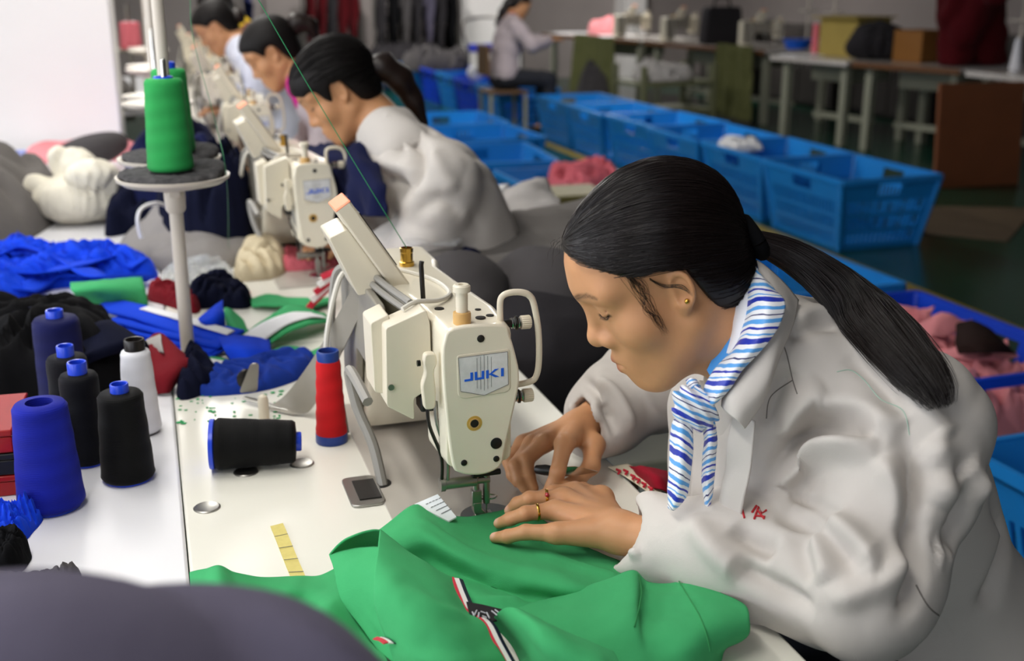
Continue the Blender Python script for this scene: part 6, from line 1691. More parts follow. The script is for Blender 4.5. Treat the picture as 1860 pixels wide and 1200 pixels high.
def worker(dx, dy, dz, label, jm, res, jres, yaw=172, pitch=36, head=None, seed=3, hair='hair_far', fringe=1.0, under=None, tail=None, under_h=.082, folds=None):
    sft = np.array([dx, dy, dz]); P_ = lambda *p: tuple(np.array(p)+sft)
    P0 = lambda *p: tuple(np.array(p)+np.array([dx, dy, 0]))
    sp = dict(head=head or P_(.435, 2.74, 1.185), yaw=yaw, pitch=pitch, hs=.97, base=P0(.72, 2.58, 0), label=label, group='people sewing along the row', res=res, jres=jres,
        spine=[P0(.76, 2.57, .56), P_(.72, 2.57, .74), P_(.655, 2.58, .91), P_(.555, 2.605, 1.05)],
        sl=P_(.615, 2.445, 1.005), sr=P_(.595, 2.745, 1.00), el=P_(.57, 2.44, .87), er=P_(.54, 2.86, .86), wl=P_(.49, 2.60, .815), wr=P_(.47, 2.78, .815),
        kl=P0(.36, 2.49, .53), kr=P0(.36, 2.69, .53), al=P0(.42, 2.49, .085), ar=P0(.42, 2.69, .085), jacket_mat=jm, hair_mat=hair, fringe=fringe, puff=.005, seed=seed, wrinkle=.008, under_h=under_h)
    if under: sp['under_mat'] = under
    if folds: sp['folds'] = folds
    sp['hands'] = dict(l=gen_hand(sp['wl'], (-.55, .8, 0), (.8, .55, 0)), r=gen_hand(sp['wr'], (-.9, -.35, 0), (.35, -.9, 0)))
    r = build_person(sp)
    b = r['base']
    if tail:
        pts = [to_world(r['fr'], q) for q in tail]; n = len(pts)
        fn = lambda P: s_chain(P, pts, list(np.interp(np.linspace(0, 1, n), [0, .4, 1], [.022, .032, .014])), .02)-.003*vnoise(P*np.array([1, 1, .4]), 60, 2)
        A = np.array(pts); v, f = surf_nets(fn, A.min(0)-.06, A.max(0)+.06, max(res, .005))
        link_mesh('ponytail', np_mesh('ponytail', v-b, f), M['hair2'], r['root'])
    if True:
        nb, nk = r['nb'], r['neck0']; u = (nk-nb)/np.linalg.norm(nk-nb)
        fn = lambda P: smax(smax(s_cap(P, nb+u*.0, nk+u*.02, .077, .066)-.004*np.sin(P[:, 1]*60+P[:, 0]*40), (P-(nb+u*(.10 if under_h > .09 else .092))) @ u, .008), -s_cap(P, nb-u*.05, nk+u*.1, .056), .004)
        v, f = surf_nets(fn, nb-.15, nb+.2, .006); link_mesh('collar', np_mesh('collar', v-b, f), under or jm, r['root'])
    return r
T1 = [(-.085, 0, .0), (-.12, 0, -.02), (-.135, -.01, -.07), (-.13, -.02, -.13), (-.115, -.02, -.19)]
p2 = worker(0, 0, 0, 'second woman along the row, light grey jacket and fringe, bending over navy cloth', M['jacket'], .0036, .006, seed=4, tail=T1, folds=[([(700, 225), (745, 240), (764, 280), (752, 325), (715, 352)], -.026, .018), ([(655, 235), (690, 215), (735, 222)], .014, .018), ([(640, 262), (690, 250), (740, 272)], -.014, .014),
    ([(640, 300), (700, 296), (745, 306)], .014, .018), ([(640, 330), (690, 325), (735, 330)], -.012, .014), ([(700, 372), (760, 340), (815, 372)], .014, .022), ([(745, 392), (800, 362), (845, 392)], -.014, .018), ([(780, 270), (800, 310), (830, 350)], .012, .02), ([(700, 190), (740, 200), (790, 245)], -.010, .014)])
strands('hair_strands', scalp_strands(p2['fr'], (-.09, 0, .01), 500, 8, puff=.005), .0011, M['hair_far'], p2['root'], p2['base'], False)
# navy garment held across her lap and sleeve
heap_pts = Ft([(560, 410), (640, 405), (712, 395), (720, 370), (690, 330), (620, 330), (560, 360)])
heap('garment', [(.48, 2.40), (.56, 2.40), (.66, 2.44), (.70, 2.36), (.60, 2.24), (.50, 2.22), (.44, 2.3)], .10, FAB['navy'], 'navy garment held by the second woman over the table edge', 'garment', seed=50, fold=10, folds=.4)
SD([[[(556, 262, 2.92), (590, 262, 2.84), (640, 262, 2.72), (668, 285, 2.62), (690, 320, 2.55)], [(558, 300, 2.86), (595, 292, 2.76), (640, 290, 2.62), (672, 312, 2.54), (697, 345, 2.50)], [(575, 350, 2.82), (610, 340, 2.70), (645, 340, 2.58), (680, 352, 2.50), (703, 372, 2.47)], [(590, 400, 2.78), (625, 395, 2.68), (655, 392, 2.58), (685, 392, 2.50), (706, 392, 2.48)]]],
   'garment', FAB['navy'], 'navy garment draped over the near arm of the second woman', amp=.022, sc=13, seed=9)
worker(-.01, 1.31, .012, 'third woman along the row, mauve-grey jacket with a magenta collar', M['jacket_mauve'], .006, .010, seed=6, fringe=.6, under=M['magenta'], under_h=.13, tail=[(-.085, 0, .02), (-.13, 0, .03), (-.16, 0, .0), (-.15, 0, -.06)])
worker(-.10, 2.78, .045, 'fourth woman along the row, pale blue-grey jacket and dark tied hair', M['jacket_pale'], .007, .011, seed=7, fringe=.3, tail=[(-.09, 0, .0), (-.11, 0, -.02), (-.11, 0, -.04)])
worker(.0, 4.25, .10, 'fifth woman along the row, brown knit top with a yellow collar', M['brown_knit'], .008, .012, seed=8, fringe=.2, under=M['yellow'], under_h=.13)
# seated woman at the back table, facing right
def back_worker():
    o = np.array([3.36, 10.6, 0])
    P_ = lambda x, y, z: tuple(o+np.array([x, y, z]))
    sp = dict(head=P_(.06, 0, 1.21), yaw=-8, pitch=28, hs=.97, base=P_(-.05, 0, 0), label='woman with long dark hair in a grey jacket sitting at the back work table', res=.009, jres=.013,
        spine=[P_(-.10, 0, .56), P_(-.09, 0, .74), P_(-.06, 0, .92), P_(-.02, 0, 1.07)], sl=P_(-.03, .15, 1.03), sr=P_(-.03, -.15, 1.03), el=P_(.10, .24, .86), er=P_(.10, -.24, .86), wl=P_(.32, .12, .90), wr=P_(.32, -.12, .90),
        kl=P_(.32, .1, .53), kr=P_(.32, -.1, .53), al=P_(.34, .1, .085), ar=P_(.34, -.1, .085), jacket_mat=M['jacket_mauve'], puff=.004, seed=9, wrinkle=.008, under_mat=M['red_knit'])
    sp['hands'] = dict(l=gen_hand(sp['wl'], (.95, -.2, 0), (-.2, -.95, 0)), r=gen_hand(sp['wr'], (.95, .2, 0), (-.2, .95, 0)))
    r = build_person(sp); fr = r['fr']
    pts = [to_world(fr, q) for q in [(-.07, 0, .02), (-.11, 0, -.03), (-.12, 0, -.12), (-.12, 0, -.26)]]
    fn = lambda P: s_chain(P, pts, [.04, .045, .04, .02], .03)
    A = np.array(pts); v, f = surf_nets(fn, A.min(0)-.08, A.max(0)+.08, .009); link_mesh('ponytail', np_mesh('ponytail', v-r['base'], f), M['hair'], r['root'])
    b = empty('chair', (3.25, 10.6, 0), 'metal chair under the woman at the back work table', 'chair')
    MB().box((0, 0, .43), (.38, .38, .03)).build('seat', M['stool_wood'], b, bev=.005)
    MB().box((-.19, 0, .72), (.025, .36, .28)).build('backrest', M['stool_wood'], b, bev=.005)
    for sx in (-1, 1):
        for sy_ in (-1, 1): MB().box((sx*.17, sy_*.17, .21), (.03, .03, .42)).build('leg', M['leg_paint'], b)
back_worker()
# ================================================================== baskets and the far side of the hall
M['azure'] = mat('azure_plastic', '#1e86d8', rough=.32, spec=.55, var=(6, .15), sss=None)
M['royal_plastic'] = mat('royal_blue_plastic', '#1546d0', rough=.32, spec=.55)
def basket_meshes():
    """tapered laundry basket, length along y: slotted walls, base, rolled rim"""
    LX, LY, H = .32, .405, .40; bx, by = .255, .335
    body = MB()
    def wall(p00, p10, p01, p11, n, inset=.012):
        P = [Vector(p) for p in (p00, p10, p01, p11)]
        nrm = (P[1]-P[0]).cross(P[2]-P[0]).normalized()*.004
        def at(u, v): return P[0].lerp(P[1], u).lerp(P[2].lerp(P[3], u), v)
        def quad(u0, u1, v0, v1):
            q = [at(u0, v0), at(u1, v0), at(u1, v1), at(u0, v1)]; r = [p-nrm for p in q]
            body.add(q+r, [(0, 1, 2, 3), (7, 6, 5, 4), (0, 4, 5, 1), (1, 5, 6, 2), (2, 6, 7, 3), (3, 7, 4, 0)])
        e = .07; vs = [(0, .08), (.24, .29), (.46, .51), (.69, .76), (.93, 1)]
        for v0, v1 in vs: quad(e, 1-e, v0, v1)
        quad(0, e, 0, 1); quad(1-e, 1, 0, 1)
        quad(.36, .38, .76, .93); quad(.62, .64, .76, .93)
        for a in ((e, .36), (.64, 1-e)): quad(a[0], a[1], .76, .93)
        for k in range(len(vs)-2):
            for i in range(n):
                u = e+(1-2*e)*(i+.5)/n; w = (1-2*e)/n*.25
                quad(u-w, u+w, vs[k][1], vs[k+1][0])
    c0 = [(-bx, -by, .0), (bx, -by, 0), (bx, by, 0), (-bx, by, 0)]; c1 = [(-LX, -LY, H), (LX, -LY, H), (LX, LY, H), (-LX, LY, H)]
    for i in range(4):
        j = (i+1) % 4; wall(c0[i], c0[j], c1[i], c1[j], 20 if i % 2 else 15)
    body.box((0, 0, .006), (2*bx-.004, 2*by-.004, .008))
    rim = MB()
    R_ = [(x, y) for x, y in rounded([(-LX-.008, -LY-.008), (LX+.008, -LY-.008), (LX+.008, LY+.008), (-LX-.008, LY+.008)], .03, 4)]
    pts = [Vector((x, y, H)) for x, y in R_]; n = len(pts)
    rings = []
    for i in range(n):
        o = Vector((pts[i].x, pts[i].y, 0)).normalized()
        rings.append([pts[i]-o*.012+Vector((0, 0, .008)), pts[i]+o*.010+Vector((0, 0, .008)), pts[i]+o*.012+Vector((0, 0, -.022)), pts[i]+o*.006+Vector((0, 0, -.022)), pts[i]+o*.004, pts[i]-o*.012])
    rings.append(rings[0]); rim.rings(rings, cap=False)
    corners = []
    for (x0, y0), (x1, y1) in zip([(c[0], c[1]) for c in c0], [(c[0], c[1]) for c in c1]):
        corners.append(MB().tube([(x0, y0, .0), (x1, y1, H)], .016, 10))
    return body.mesh('basket_body', False), rim.mesh('basket_rim', True, 40), [c.mesh('corner', True, 60) for c in corners]
BM_ = basket_meshes(); bask = {}
def basket(x, y, rz, label, m='azure', group='blue baskets on the floor', z=.0):
    if m in bask: return dup(bask[m], (x, y, z), R(rz), label, group)
    t = empty('basket', (x, y, z), label, 'basket', group, (0, 0, R(rz)))
    sh = [q if not bask else q.copy() for q in (BM_[0], BM_[1], *BM_[2])]
    for q in sh: q.materials.clear()
    b = link_mesh('body', sh[0], M[m], t); link_mesh('rim', sh[1], M[m], t)
    for c in sh[2:]: link_mesh('corner_post', c, M[m], b)
    bask[m] = t; return t
BX = 3.84
for k, lb in enumerate(['azure basket at the near end of the right-hand basket row, behind the ponytail', 'azure basket, second from the near end of the row, holding a white scrap', 'azure basket, third from the near end of the right-hand row', 'azure basket, fourth from the near end of the right-hand row', 'azure basket, fifth from the near end of the right-hand row', 'azure basket at the far end of the near basket row, before the gap']):
    basket(BX+(.0, .01, -.01, .02, -.03, -.02)[k], 5.70+.845*k, (1, -1, 0, 2, -1, 1)[k], lb)
for k, (x, y, m, lb) in enumerate([(3.63, 11.35, 'azure', 'azure basket just beyond the gap in the right-hand basket row'), (3.62, 12.20, 'royal_plastic', 'deep blue basket, second beyond the gap in the row'), (3.62, 13.05, 'azure', 'azure basket, third beyond the gap in the row'),
        (3.62, 13.90, 'royal_plastic', 'deep blue basket, fourth beyond the gap in the row'), (3.55, 14.75, 'azure', 'azure basket, fifth beyond the gap in the row'), (3.5, 15.9, 'azure', 'azure basket at the far end of the row by the clothes rack')]):
    basket(x, y, (0, 2, -1, 1, 0, 2)[k], lb, m)
basket(2.02, 6.86, -4, 'azure basket behind the back of the second woman, nearest of the three empty ones')
basket(2.25, 7.86, 3, 'azure basket, middle one of the three between the second woman and the row')
basket(2.28, 8.78, 0, 'azure basket, farthest of the three between the second woman and the row')
basket(2.18, 5.78, 2, 'azure basket with rose pink cloth behind the wooden bench')
heap('cloth', [(2.05, 5.5), (2.35, 5.5), (2.42, 5.75), (2.3, 6.0), (2.08, 5.95)], .14, FAB['rose'], 'rose pink cloth in the basket behind the wooden bench', seed=60, z=.36, folds=.7)
basket(2.17, 2.80, 1.5, 'deep blue basket filled with pink cloth, behind the back of the ponytailed woman', 'royal_plastic')
basket(2.17, 3.72, 2, 'azure basket beyond the pink-filled basket, half hidden by the ponytail')
basket(2.07, 1.62, 2, 'azure basket nearest the camera at the right edge')
# pink collar pieces in the near basket
pk = [(2.02, 2.62, .42, 20), (2.18, 2.60, .43, -30), (2.30, 2.62, .42, 60), (2.08, 2.82, .44, 100), (2.26, 2.82, .45, 10), (2.14, 3.00, .42, -60), (2.30, 3.02, .42, 35), (2.05, 3.02, .41, 80)]
heap('cloth', [(1.93, 2.45), (2.41, 2.45), (2.42, 3.15), (1.93, 3.15)], .16, FAB['pink'], 'pink cloth filling the deep blue basket', seed=61, z=.22, fold=30, folds=.7, edge=.2)
plab = ['nearest the camera', 'beside the dark brown scrap', 'at the near right rim', 'in the middle left', 'on top in the middle', 'at the far side', 'at the far right rim', 'at the far left rim']
for k, (x, y, z, a) in enumerate(pk):
    ca, sa = math.cos(R(a)), math.sin(R(a)); rn = random.Random(k)
    g = []
    for j in range(4):
        row = []
        for i in range(4):
            u, v = (i-1.5)*.055, (j-1.5)*.040; row.append(Vector((x+u*ca-v*sa, y+u*sa+v*ca, z-.035+.03*math.cos(u*22)*math.cos(v*30)+rn.uniform(-.012, .02)+(.03 if (i, j) in ((0, 3), (3, 0)) else 0))))
        g.append(row)
    sheets('cloth_piece', [sheet_vf(g, 6, .003, 40, k)], FAB['pink'], 'pink cloth piece in the deep blue basket, '+plab[k], 'cloth', 'pink pieces in the basket', .004)
g = [[T(1738, 588, .44), T(1770, 582, .47), T(1800, 598, .45)], [T(1735, 622, .44), T(1785, 615, .475), T(1835, 632, .44)], [T(1740, 642, .42), T(1790, 640, .45), T(1845, 642, .42)]]
FAB['brown'] = cloth_mat('cloth_dark_brown', '#2a1d1b', .0)
sheets('cloth_piece', [sheet_vf(g, 6, .004, 30)], FAB['brown'], 'dark brown ribbed scrap lying on the pink cloth in the basket', 'cloth', th=.005)
heap('cloth', [(3.6, 6.75), (3.85, 6.72), (3.9, 6.95), (3.7, 7.05)], .06, FAB['white'], 'white scrap in the second basket of the right-hand row', seed=63, z=.36, folds=.9)
MBs = MB().sphere((0, 0, .07), (.10, .09, .09), 14)
o = MBs.build('bag', FAB['white'], None); o.location = (3.45, 12.25, .40); tag(o, 'white round bag lying on the deep blue basket beyond the gap', 'bag')
for k, (x, y, s) in enumerate(((3.55, 14.6, 1), (3.4, 15.8, 1.2))):
    heap('cloth', [(x-.35*s, y-.35), (x+.35*s, y-.35), (x+.4*s, y+.35), (x-.3*s, y+.4)], .26, FAB['charcoal'] if k else FAB['darkgrey'], ['dark grey cloth piled in the fifth basket beyond the gap', 'charcoal cloth piled on the last basket by the clothes rack'][k], seed=64+k, z=.36, folds=.6)
# wooden bench behind the second woman
M['olive_wood'] = mat('olive_painted_wood', '#7c7340', rough=.55, var=(8, .4))
M['brown_wood'] = mat('brown_table_edge', '#6b4526', rough=.5, var=(14, .4))
bn = empty('wooden_bench', (1.62, 5.15, 0), 'olive painted wooden bench behind the second woman', 'bench', None, (0, 0, R(-2)))
MB().box((.05, 0, .44), (.80, .30, .05)).build('seat', M['olive_wood'], bn, bev=.004)
MB().box((-.30, .05, .55), (.10, .10, .28)).build('post', M['olive_wood'], bn, bev=.004)
for sx in (-1, 1):
    for sy_ in (-1, 1): MB().box((.05+sx*.34, sy_*.11, .21), (.06, .05, .42)).build('leg', M['olive_wood'], bn, bev=.003)
# long work tables on the right
M['glossy_white'] = mat('worn_white_top', '#cfcac6', rough=.16, var=(2.5, .35, '#8d8078'))
def back_table(p0, p1, width, label, edge='brown_wood', z=.76, top='glossy_white'):
    p0, p1 = Vector(p0), Vector(p1); d = p1-p0; ln = d.length; ang = math.atan2(d.y, d.x)
    nrm = Vector((-d.y, d.x, 0)).normalized()
    if nrm.x < 0: nrm = -nrm
    c = (p0+p1)/2+nrm*width/2
    t = empty('work_table', (c.x, c.y, 0), label, 'table', 'work tables on the far side', (0, 0, ang))
    sgn = 1 if Matrix.Rotation(ang, 3, 'Z') @ Vector((0, 1, 0)) @ Vector((nrm.x, nrm.y, 0)) > 0 else -1
    MB().box((0, 0, z-.015), (ln, width, .03)).build('tabletop', M[top], t, bev=.003)
    MB().box((0, -sgn*(width/2+.004), z-.022), (ln, .012, .045)).build('edge_band', M[edge], t, bev=.002)
    n = 2
    for i in (-1, 1):
        for j in (-1, 1): MB().box((i*(ln/2-.12), j*(width/2-.12), (z-.03)/2), (.07, .07, z-.03)).build('leg', M['leg_paint'], t, bev=.003)
    MB().box((0, 0, .20), (ln-.25, .06, .05)).build('stretcher', M['leg_paint'], t)
    MB().box((0, sgn*.05, z-.14), (ln*.5, width*.5, .16)).build('drawer', M['leg_paint'], t, bev=.004)
    return t
def tp(px, py, h=.76): p = T(px, py, h); return (p.x, p.y, 0)
BT = {}
def bt(key, a, b, label, edge='brown_wood', w=1.0):
    p0, p1 = Vector(tp(*a)), Vector(tp(*b)); d = p1-p0; n = Vector((-d.y, d.x, 0)).normalized()
    if n.x < 0: n = -n
    BT[key] = (p0, p1, n*w); back_table(p0, p1, w, label, edge)
def on_b(key, u, v, dz=.0015): p0, p1, n = BT[key]; q = p0.lerp(p1, u)+n*v; return (q.x, q.y, .76+dz)
bt('A', (985, 60), (1160, 73), 'brown-edged work table the long-haired woman sits at')
bt('B', (1170, 74), (1390, 92), 'brown-edged work table with the black bag, next to the table of the long-haired woman')
bt('C', (1400, 100), (1540, 111), 'white-topped work table with the dark jacket', 'glossy_white')
bt('D', (1548, 112), (1745, 126), 'brown-edged work table under the maroon cloth')
bt('E', (1756, 128), (1990, 152), 'white-topped work table at the right edge with the white cones', 'glossy_white')
# machines on the back tables
for key, u, v, rz, lb in [('B', .12, .5, 95, 'sewing machine on the back table left of the black bag'), ('A', .75, .5, 90, 'sewing machine on the back table in front of the long-haired woman'), ('B', .78, .55, 80, 'sewing machine on the back table between the black bag and the blue dish'), ('E', .75, .55, 90, 'sewing machine at the right edge of the back tables')]:
    dup(mach, on_b(key, u, v), R(rz), lb, 'sewing machines on the back tables')
# maroon cloth over the machine, dark jacket over a carton
def drape(name, c, r, h, m, label, cat, seed, skirt=0.0):
    fn = lambda P: smax(s_ell(P, (0, 0, h*.5), (r[0], r[1], h*.62))-.02*(1-np.abs(np.sin(np.arctan2(P[:, 1], P[:, 0])*6+vnoise(P, 4, seed)*2)))-.03*vnoise(P, 7, seed), skirt-P[:, 2], .02)
    v, f = surf_nets(fn, (-r[0]*1.5, -r[1]*1.5, -.3), (r[0]*1.5, r[1]*1.5, h*1.5), .02)
    o = link_mesh(name, np_mesh(name, v, f), m); o.location = c; return tag(o, label, cat)
p = Vector(on_b('D', .80, .38))
def hung(P):
    d = smin(s_cap(P, (0, -.34, .60), (0, .34, .60), .12), s_cap(P, (-.05, 0, .55), (-.12, -.02, .06), .26, .12), .12)
    d = smin(d, s_cap(P, (.15, .1, .5), (.2, .1, .05), .16), .1)
    return smax(d-.028*(np.abs(np.sin(P[:, 1]*17+vnoise(P, 3, 4)*2.2))-.5)-.02*vnoise(P, 9, 2), .006-P[:, 2], .01)
v, f = surf_nets(hung, (-.7, -.7, -.1), (.7, .7, 1.0), .018)
o = link_mesh('cloth', np_mesh('cloth', v, f), FAB['wine']); o.location = (p.x, p.y, .762); o.rotation_euler = (0, 0, R(-14))
tag(o, 'dark maroon cloth draped over a machine on the back table', 'cloth')
p = Vector(on_b('C', .93, .42)); drape('jacket', (p.x, p.y, .762), (.28, .22, .4), .28, FAB['charcoal'], 'dark jacket crumpled on the white-topped back table', 'jacket', 5)
M['carton'] = mat('yellow_carton', '#b09a4e', rough=.7, var=(5, .3)); M['amber_card'] = mat('amber_cardboard', '#8a5a22', rough=.7); M['cardboard'] = mat('brown_cardboard', '#7a4526', rough=.8, var=(4, .4)); M['floor_card'] = mat('grey_brown_cardboard', '#5b4a35', rough=.8, var=(4, .4))
t = empty('carton', on_b('C', .45, .62), 'yellow carton behind the dark jacket on the back table', 'carton', None, (0, 0, R(20)))
MB().box((0, 0, .17), (.5, .42, .34)).build('box', M['carton'], t, bev=.004); MB().box((-.02, 0, .35), (.62, .5, .012)).build('flap', M['carton'], t)
t = empty('cardboard_box', on_b('D', .28, .5), 'amber cardboard box between the dark jacket and the maroon cloth', 'box', None, (0, 0, R(15)))
MB().box((0, 0, .13), (.34, .3, .26)).build('box', M['amber_card'], t, bev=.006); MB().box((0, 0, .262), (.35, .31, .006)).build('lid', M['amber_card'], t)
# leaning cardboard sheet and flat one on the floor
a, b = T(1700, 344, 0), T(1852, 336, 0); c = (a+b)/2; ang = math.atan2(b.y-a.y, b.x-a.x)
t = empty('cardboard_sheet', (c.x, c.y, 0), 'brown cardboard sheet standing on edge against the back table', 'cardboard', None, (R(0), 0, ang))
MB().box((0, .06, .37), ((b-a).length, .03, .74), M=Matrix.Rotation(R(-5), 3, 'X')).build('sheet', M['cardboard'], t, bev=.003)
a, b, c, d = T(1665, 425, 0), T(1690, 376, 0), T(1880, 380, 0), T(1830, 440, 0)
tag(MB().prism([(a.x, a.y), (b.x, b.y), (c.x, c.y), (d.x, d.y)], 'z', .001, .008).build('cardboard_sheet', M['floor_card'], None, smooth=False), 'flat grey-brown cardboard lying on the green floor right of the baskets', 'cardboard')
p = T(1780, 345, 0)
# metal cart with cloth, olive covers
M['olive_paint'] = mat('olive_metal_paint', '#6e7054', rough=.5)
ct = empty('cart', (5.0, 10.75, 0), 'olive metal cart with grey cloth beside the work tables', 'cart', None, (0, 0, R(10)))
for sx in (-1, 1):
    for sy_ in (-1, 1): MB().box((sx*.42, sy_*.26, .32), (.05, .05, .64)).build('leg', M['olive_paint'], ct)
for z in (.18, .46): MB().box((0, 0, z), (.88, .56, .04)).build('shelf', M['olive_paint'], ct, bev=.003)
heap('cloth', [(4.7, 10.5), (5.2, 10.55), (5.3, 10.95), (4.75, 10.95)], .16, FAB['lightgrey'], 'pale grey cloth on the upper shelf of the olive cart', seed=70, z=.49, folds=.7)
heap('cloth', [(4.3, 11.1), (4.55, 11.0), (4.6, 11.5), (4.35, 11.6)], .62, FAB['darkgrey'], 'dark grey cloth sack beside the olive cart', seed=71, z=.0, folds=.3, edge=.6)
FAB['olive2'] = cloth_mat('cloth_olive', '#5d5f3c', .0)
def cover(c, w, h, label, seed):
    rn = random.Random(seed); rows = []
    for j in range(6):
        rows.append([Vector((c[0]-.04*j*.2+.03*math.sin(i*1.9+j*.3), c[1]+w*(i/9-.5)*(1+.05*j), c[2]-h*j/5)) for i in range(10)])
    sheets('cloth_cover', [sheet_vf(rows, 5, .012, 9, seed)], FAB['olive2'], label, 'cloth cover', th=.006)
cover((5.25, 13.3, .80), 1.2, .72, 'olive cloth cover hanging from the table behind the seated woman', 3)
cover((5.86, 10.9, .80), .7, .74, 'olive cloth cover hanging from the end of the brown-edged table', 5)
# small things on the back tables
M['blue_dish'] = mat('blue_dish', '#1f62d8', rough=.35)
t = empty('dish', on_b('B', .95, .5), 'bright blue plastic dish on the back table', 'dish')
MB().lathe([(.11, 0), (.15, .09), (.145, .092), (.105, .01)], n=28).build('bowl', M['blue_dish'], t, angle=40); MB().lathe([(.149, .085), (.158, .088), (.158, .098), (.146, .098)], n=28).build('rim', M['blue_dish'], t, angle=40)
cone('white thread cone standing behind the blue dish on the back table', on_b('B', .96, .85), .26, .08, .03, TH['white'], M['tube_white'], .01, group='thread cones on the back tables')
cone('slim pink thread cone on the back table right of the blue dish', on_b('C', .06, .5), .28, .035, .03, TH['pink'], M['tube_white'], .01, group='thread cones on the back tables')
for k in range(3): cone(['white thread cone at the right edge, left one of three', 'white thread cone at the right edge, middle one of three', 'white thread cone at the right edge, right one of three'][k], on_b('E', .10+.12*k, .35+.05*k), .24, .045, .02, TH['white'], M['tube_white'], .01, group='thread cones on the back tables', seed=k)
t = empty('bag', on_b('B', .45, .35), 'black bag standing on the brown-edged back table', 'bag')
MB().prism(rounded([(-.24, 0), (.24, 0), (.20, .40), (-.20, .40)], .05), 'y', -.09, .09).build('pouch', FAB['charcoal'], t, bev=.02)
MB().tube(catmull([(-.1, 0, .38), (-.07, 0, .49), (.07, 0, .49), (.1, 0, .38)], 6), .012, 8).build('handle', FAB['charcoal'], t)
x, y, z = on_b('A', .35, .45); heap('cloth', [(x-.15, y-.2), (x+.2, y-.2), (x+.25, y+.2), (x-.1, y+.25)], .2, FAB['pink'], 'pink cloth on the back table in front of the long-haired woman', seed=72, z=.762)
for key, u, v, lb in (('A', .12, .3, 'white paper on the back table beside the long-haired woman'), ('A', .55, .28, 'white paper on the back table near the pink cloth'), ('C', .18, .3, 'white paper on the white-topped back table left of the carton')):
    x, y, z = on_b(key, u, v); tag(MB().box((x, y, z+.003), (.45, .3, .006)).build('paper_sheet', M['paper'], None), lb, 'paper', 'papers on the back tables')
for key, u, v, lb in (('B', .88, .75, 'thin cream stand pole left of the blue dish'), ('C', .0, .75, 'thin cream stand pole right of the blue dish'), ('E', .03, .45, 'cream stand pole at the right edge beside the maroon cloth')):
    t = empty('thread_stand', on_b(key, max(u, .03), v), lb, 'thread stand', 'stand poles on the back tables')
    MB().lathe([(.03, 0), (.03, .01), (.012, .015), (.012, .9)], n=12).build('pole', M['pole'], t, angle=40); MB().lathe([(.02, .36), (.1, .37), (.1, .38)], n=20).build('plate', M['pole'], t, angle=40)
# bright hanging lamp glints low under tables are left out; racks of clothes along the back wall
M['cabinet'] = mat('dark_cabinet_paint', '#3b3634', rough=.5)  # made-up cabinets, added to darken the lit wall behind the tables
for k in range(6):
    y = 5.9+1.6*k; t = empty('cabinet', (8.3-.14*k, y, 0), ['dark metal cabinet behind the white cones at the right', 'dark metal cabinet behind the cardboard sheet', 'dark metal cabinet behind the maroon cloth', 'dark metal cabinet behind the yellow carton', 'dark metal cabinet behind the blue dish', 'dark metal cabinet behind the black bag'][k], 'cabinet', 'dark cabinets along the right wall')
    MB().box((0, 0, .47), (.5, 1.5, .90)).build('body', M['cabinet'], t, bev=.005)
    for q in (-1, 1):
        dr = MB().box((-.26, q*.37, .48), (.02, .72, .84)).build('door', M['cabinet'], t, bev=.004)
        MB().box((-.28, q*.06, .5), (.02, .02, .14)).build('handle', M['steel'], dr)
M['rack'] = mat('rack_metal', '#77736f', rough=.4, metal=.6)
def rack(x0, x1, y, label, cols, seed, top=1.35):
    t = empty('clothes_rack', ((x0+x1)/2, y, 0), label, 'clothes rack', 'clothes racks along the back wall'); w = (x1-x0)/2
    MB().tube([(-w, 0, top), (w, 0, top)], .02, 8).build('rail', M['rack'], t)
    for s in (-1, 1):
        MB().tube([(s*w, 0, .03), (s*w, 0, top)], .02, 8).build('post', M['rack'], t); MB().box((s*w, 0, .02), (.05, .5, .04)).build('foot', M['rack'], t)
    rn = random.Random(seed); n = int((x1-x0)/.16)
    for k in range(n):
        x = x0+.1+(x1-x0-.2)*k/max(1, n-1); c = cols[k % len(cols)]; hh = rn.uniform(.72, .98)
        rows = [[Vector((x+.05*math.cos(i*2.1+j*.4)+rn.uniform(-.01, .01), y-.24+.48*i/6, top-.02-hh*j/5-(.10*abs(i-3)/3 if j == 0 else 0))) for i in range(7)] for j in range(6)]
        sheets('hanging_garment', [sheet_vf(rows, 3, .015, 8, k)], FAB[c], {'wine': 'dark maroon', 'darkgrey': 'dark grey', 'slate': 'slate grey', 'midgrey': 'grey'}.get(c, c)+' garment, '+['first', 'second', 'third', 'fourth', 'fifth', 'sixth', 'seventh', 'eighth'][k]+' from the left on the '+label.split(' by ')[0].split(' in ')[0], 'garment', 'garments on the '+label, .02)
rack(3.10, 4.30, 16.2, 'rack of dark clothes by the back wall', ['charcoal', 'black', 'darkgrey', 'charcoal', 'slate'], 1)
rack(2.15, 2.95, 16.4, 'rack of maroon clothes by the back wall', ['wine', 'wine', 'charcoal'], 2)
rack(1.15, 1.45, 14.5, 'short rack of navy clothes in front of the back wall', ['navy'], 3, 1.3)
structure('trim_3', M['white_wall'], MB().box((4.85, 16.6, 1.7), (.9, .5, 3.39)))
structure('trim_4', M['white_wall'], MB().box((7.2, 16.8, 1.7), (.35, .4, 3.39)))
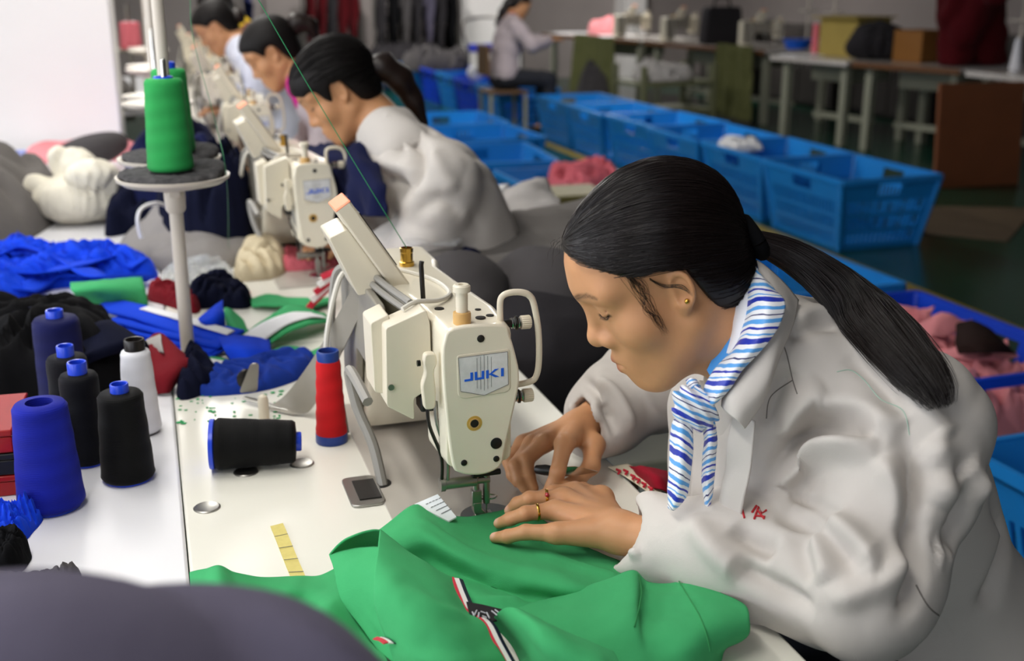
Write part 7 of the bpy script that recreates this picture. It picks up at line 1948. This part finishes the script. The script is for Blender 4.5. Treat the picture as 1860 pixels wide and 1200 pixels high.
# office chair with blue seat behind the gap
M['blue_seat'] = mat('blue_seat_cloth', '#1c2a92', rough=.8)
ch = empty('chair', (3.45, 13.4, 0), 'grey framed chair with a deep blue cushion near the back wall', 'chair', None, (0, 0, R(10)))
ch.location = (4.25, 14.2, 0)
MB().box((0, 0, .62), (.55, .45, .10)).build('cushion', M['blue_seat'], ch, bev=.02)
for sx in (-1, 1):
    for sy_ in (-1, 1): MB().tube([(sx*.28, sy_*.2, 0), (sx*.28, sy_*.2, .60)], .018, 8).build('leg', M['rack'], ch)
MB().tube(catmull([(-.28, .2, .6), (-.30, .24, .95), (.30, .24, .95), (.28, .2, .6)], 6), .018, 8).build('back_frame', M['rack'], ch)
# ================================================================== light
M['tube_glow'] = mat('lit_fluorescent_tube', '#ffffff', emit=('#fff6ea', 6.0))
M['fixture'] = mat('white_fixture_metal', '#d8d8d6', rough=.4)
def area(name, loc, rot, sx, sy, power, col=(1, 1, 1)):
    d = bpy.data.lights.new(name, 'AREA'); d.shape = 'RECTANGLE'; d.size = sx; d.size_y = sy; d.energy = power; d.color = col
    o = bpy.data.objects.new(name, d); COL.objects.link(o); o.location = loc; o.rotation_euler = rot; return o
for i, (x, y, pw) in enumerate([(-.45, .5, 10), (-.45, 2.0, 11), (-.3, 3.6, 12), (.15, 5.4, 14), (.15, 7.4, 16), (.15, 9.8, 18), (2.4, 14.2, 70), (5.8, 14.0, 42), (3.2, 8.4, 34)]):  # lamps away from the row are unseen, added to brighten wall and baskets
    t = empty('ceiling_lamp', (x, y, 2.62), 'white twin fluorescent batten lamp hanging over the sewing row' if x < 1 else 'white twin fluorescent batten lamp hanging over the baskets and back tables', 'ceiling lamp', 'fluorescent battens over the sewing row' if x < 1 else 'fluorescent battens over the far side')
    MB().box((0, 0, .04), (.22, 1.25, .05)).build('housing', M['fixture'], t, bev=.006)
    for s in (-1, 1):
        MB().lathe([(.013, -.6), (.013, .6)], (s*.06, 0, 0), 12, 'y').build('tube', M['tube_glow'], t)
    for s in (-1, 1):
        MB().tube([(0, s*.5, .06), (0, s*.5, .79)], .004, 6).build('hanger', M['steel'], t)
    area('lamp_light', (x, y, 2.58), (0, 0, 0), .2, 1.2, pw, (1, .97, .92))
# daylight through the windows
for h0, h1 in WL: area('window_daylight', (-3.95, (h0+h1)/2, 1.82), (0, R(-90), 0), 1.7, h1-h0-.1, 42, (.93, .96, 1))
for h0, h1 in WF: area('window_daylight', ((h0+h1)/2, -3.95, 1.82), (R(90), 0, 0), h1-h0-.1, 1.7, 26, (.93, .96, 1))
w = bpy.data.worlds.new('world'); SC.world = w; w.use_nodes = True
w.node_tree.nodes['Background'].inputs[0].default_value = (.75, .82, 1, 1); w.node_tree.nodes['Background'].inputs[1].default_value = .8
SC.view_settings.view_transform = 'Standard'; SC.view_settings.look = 'None'; SC.view_settings.gamma = 1
SC.view_settings.use_curve_mapping = False; SC.view_settings.exposure = .62
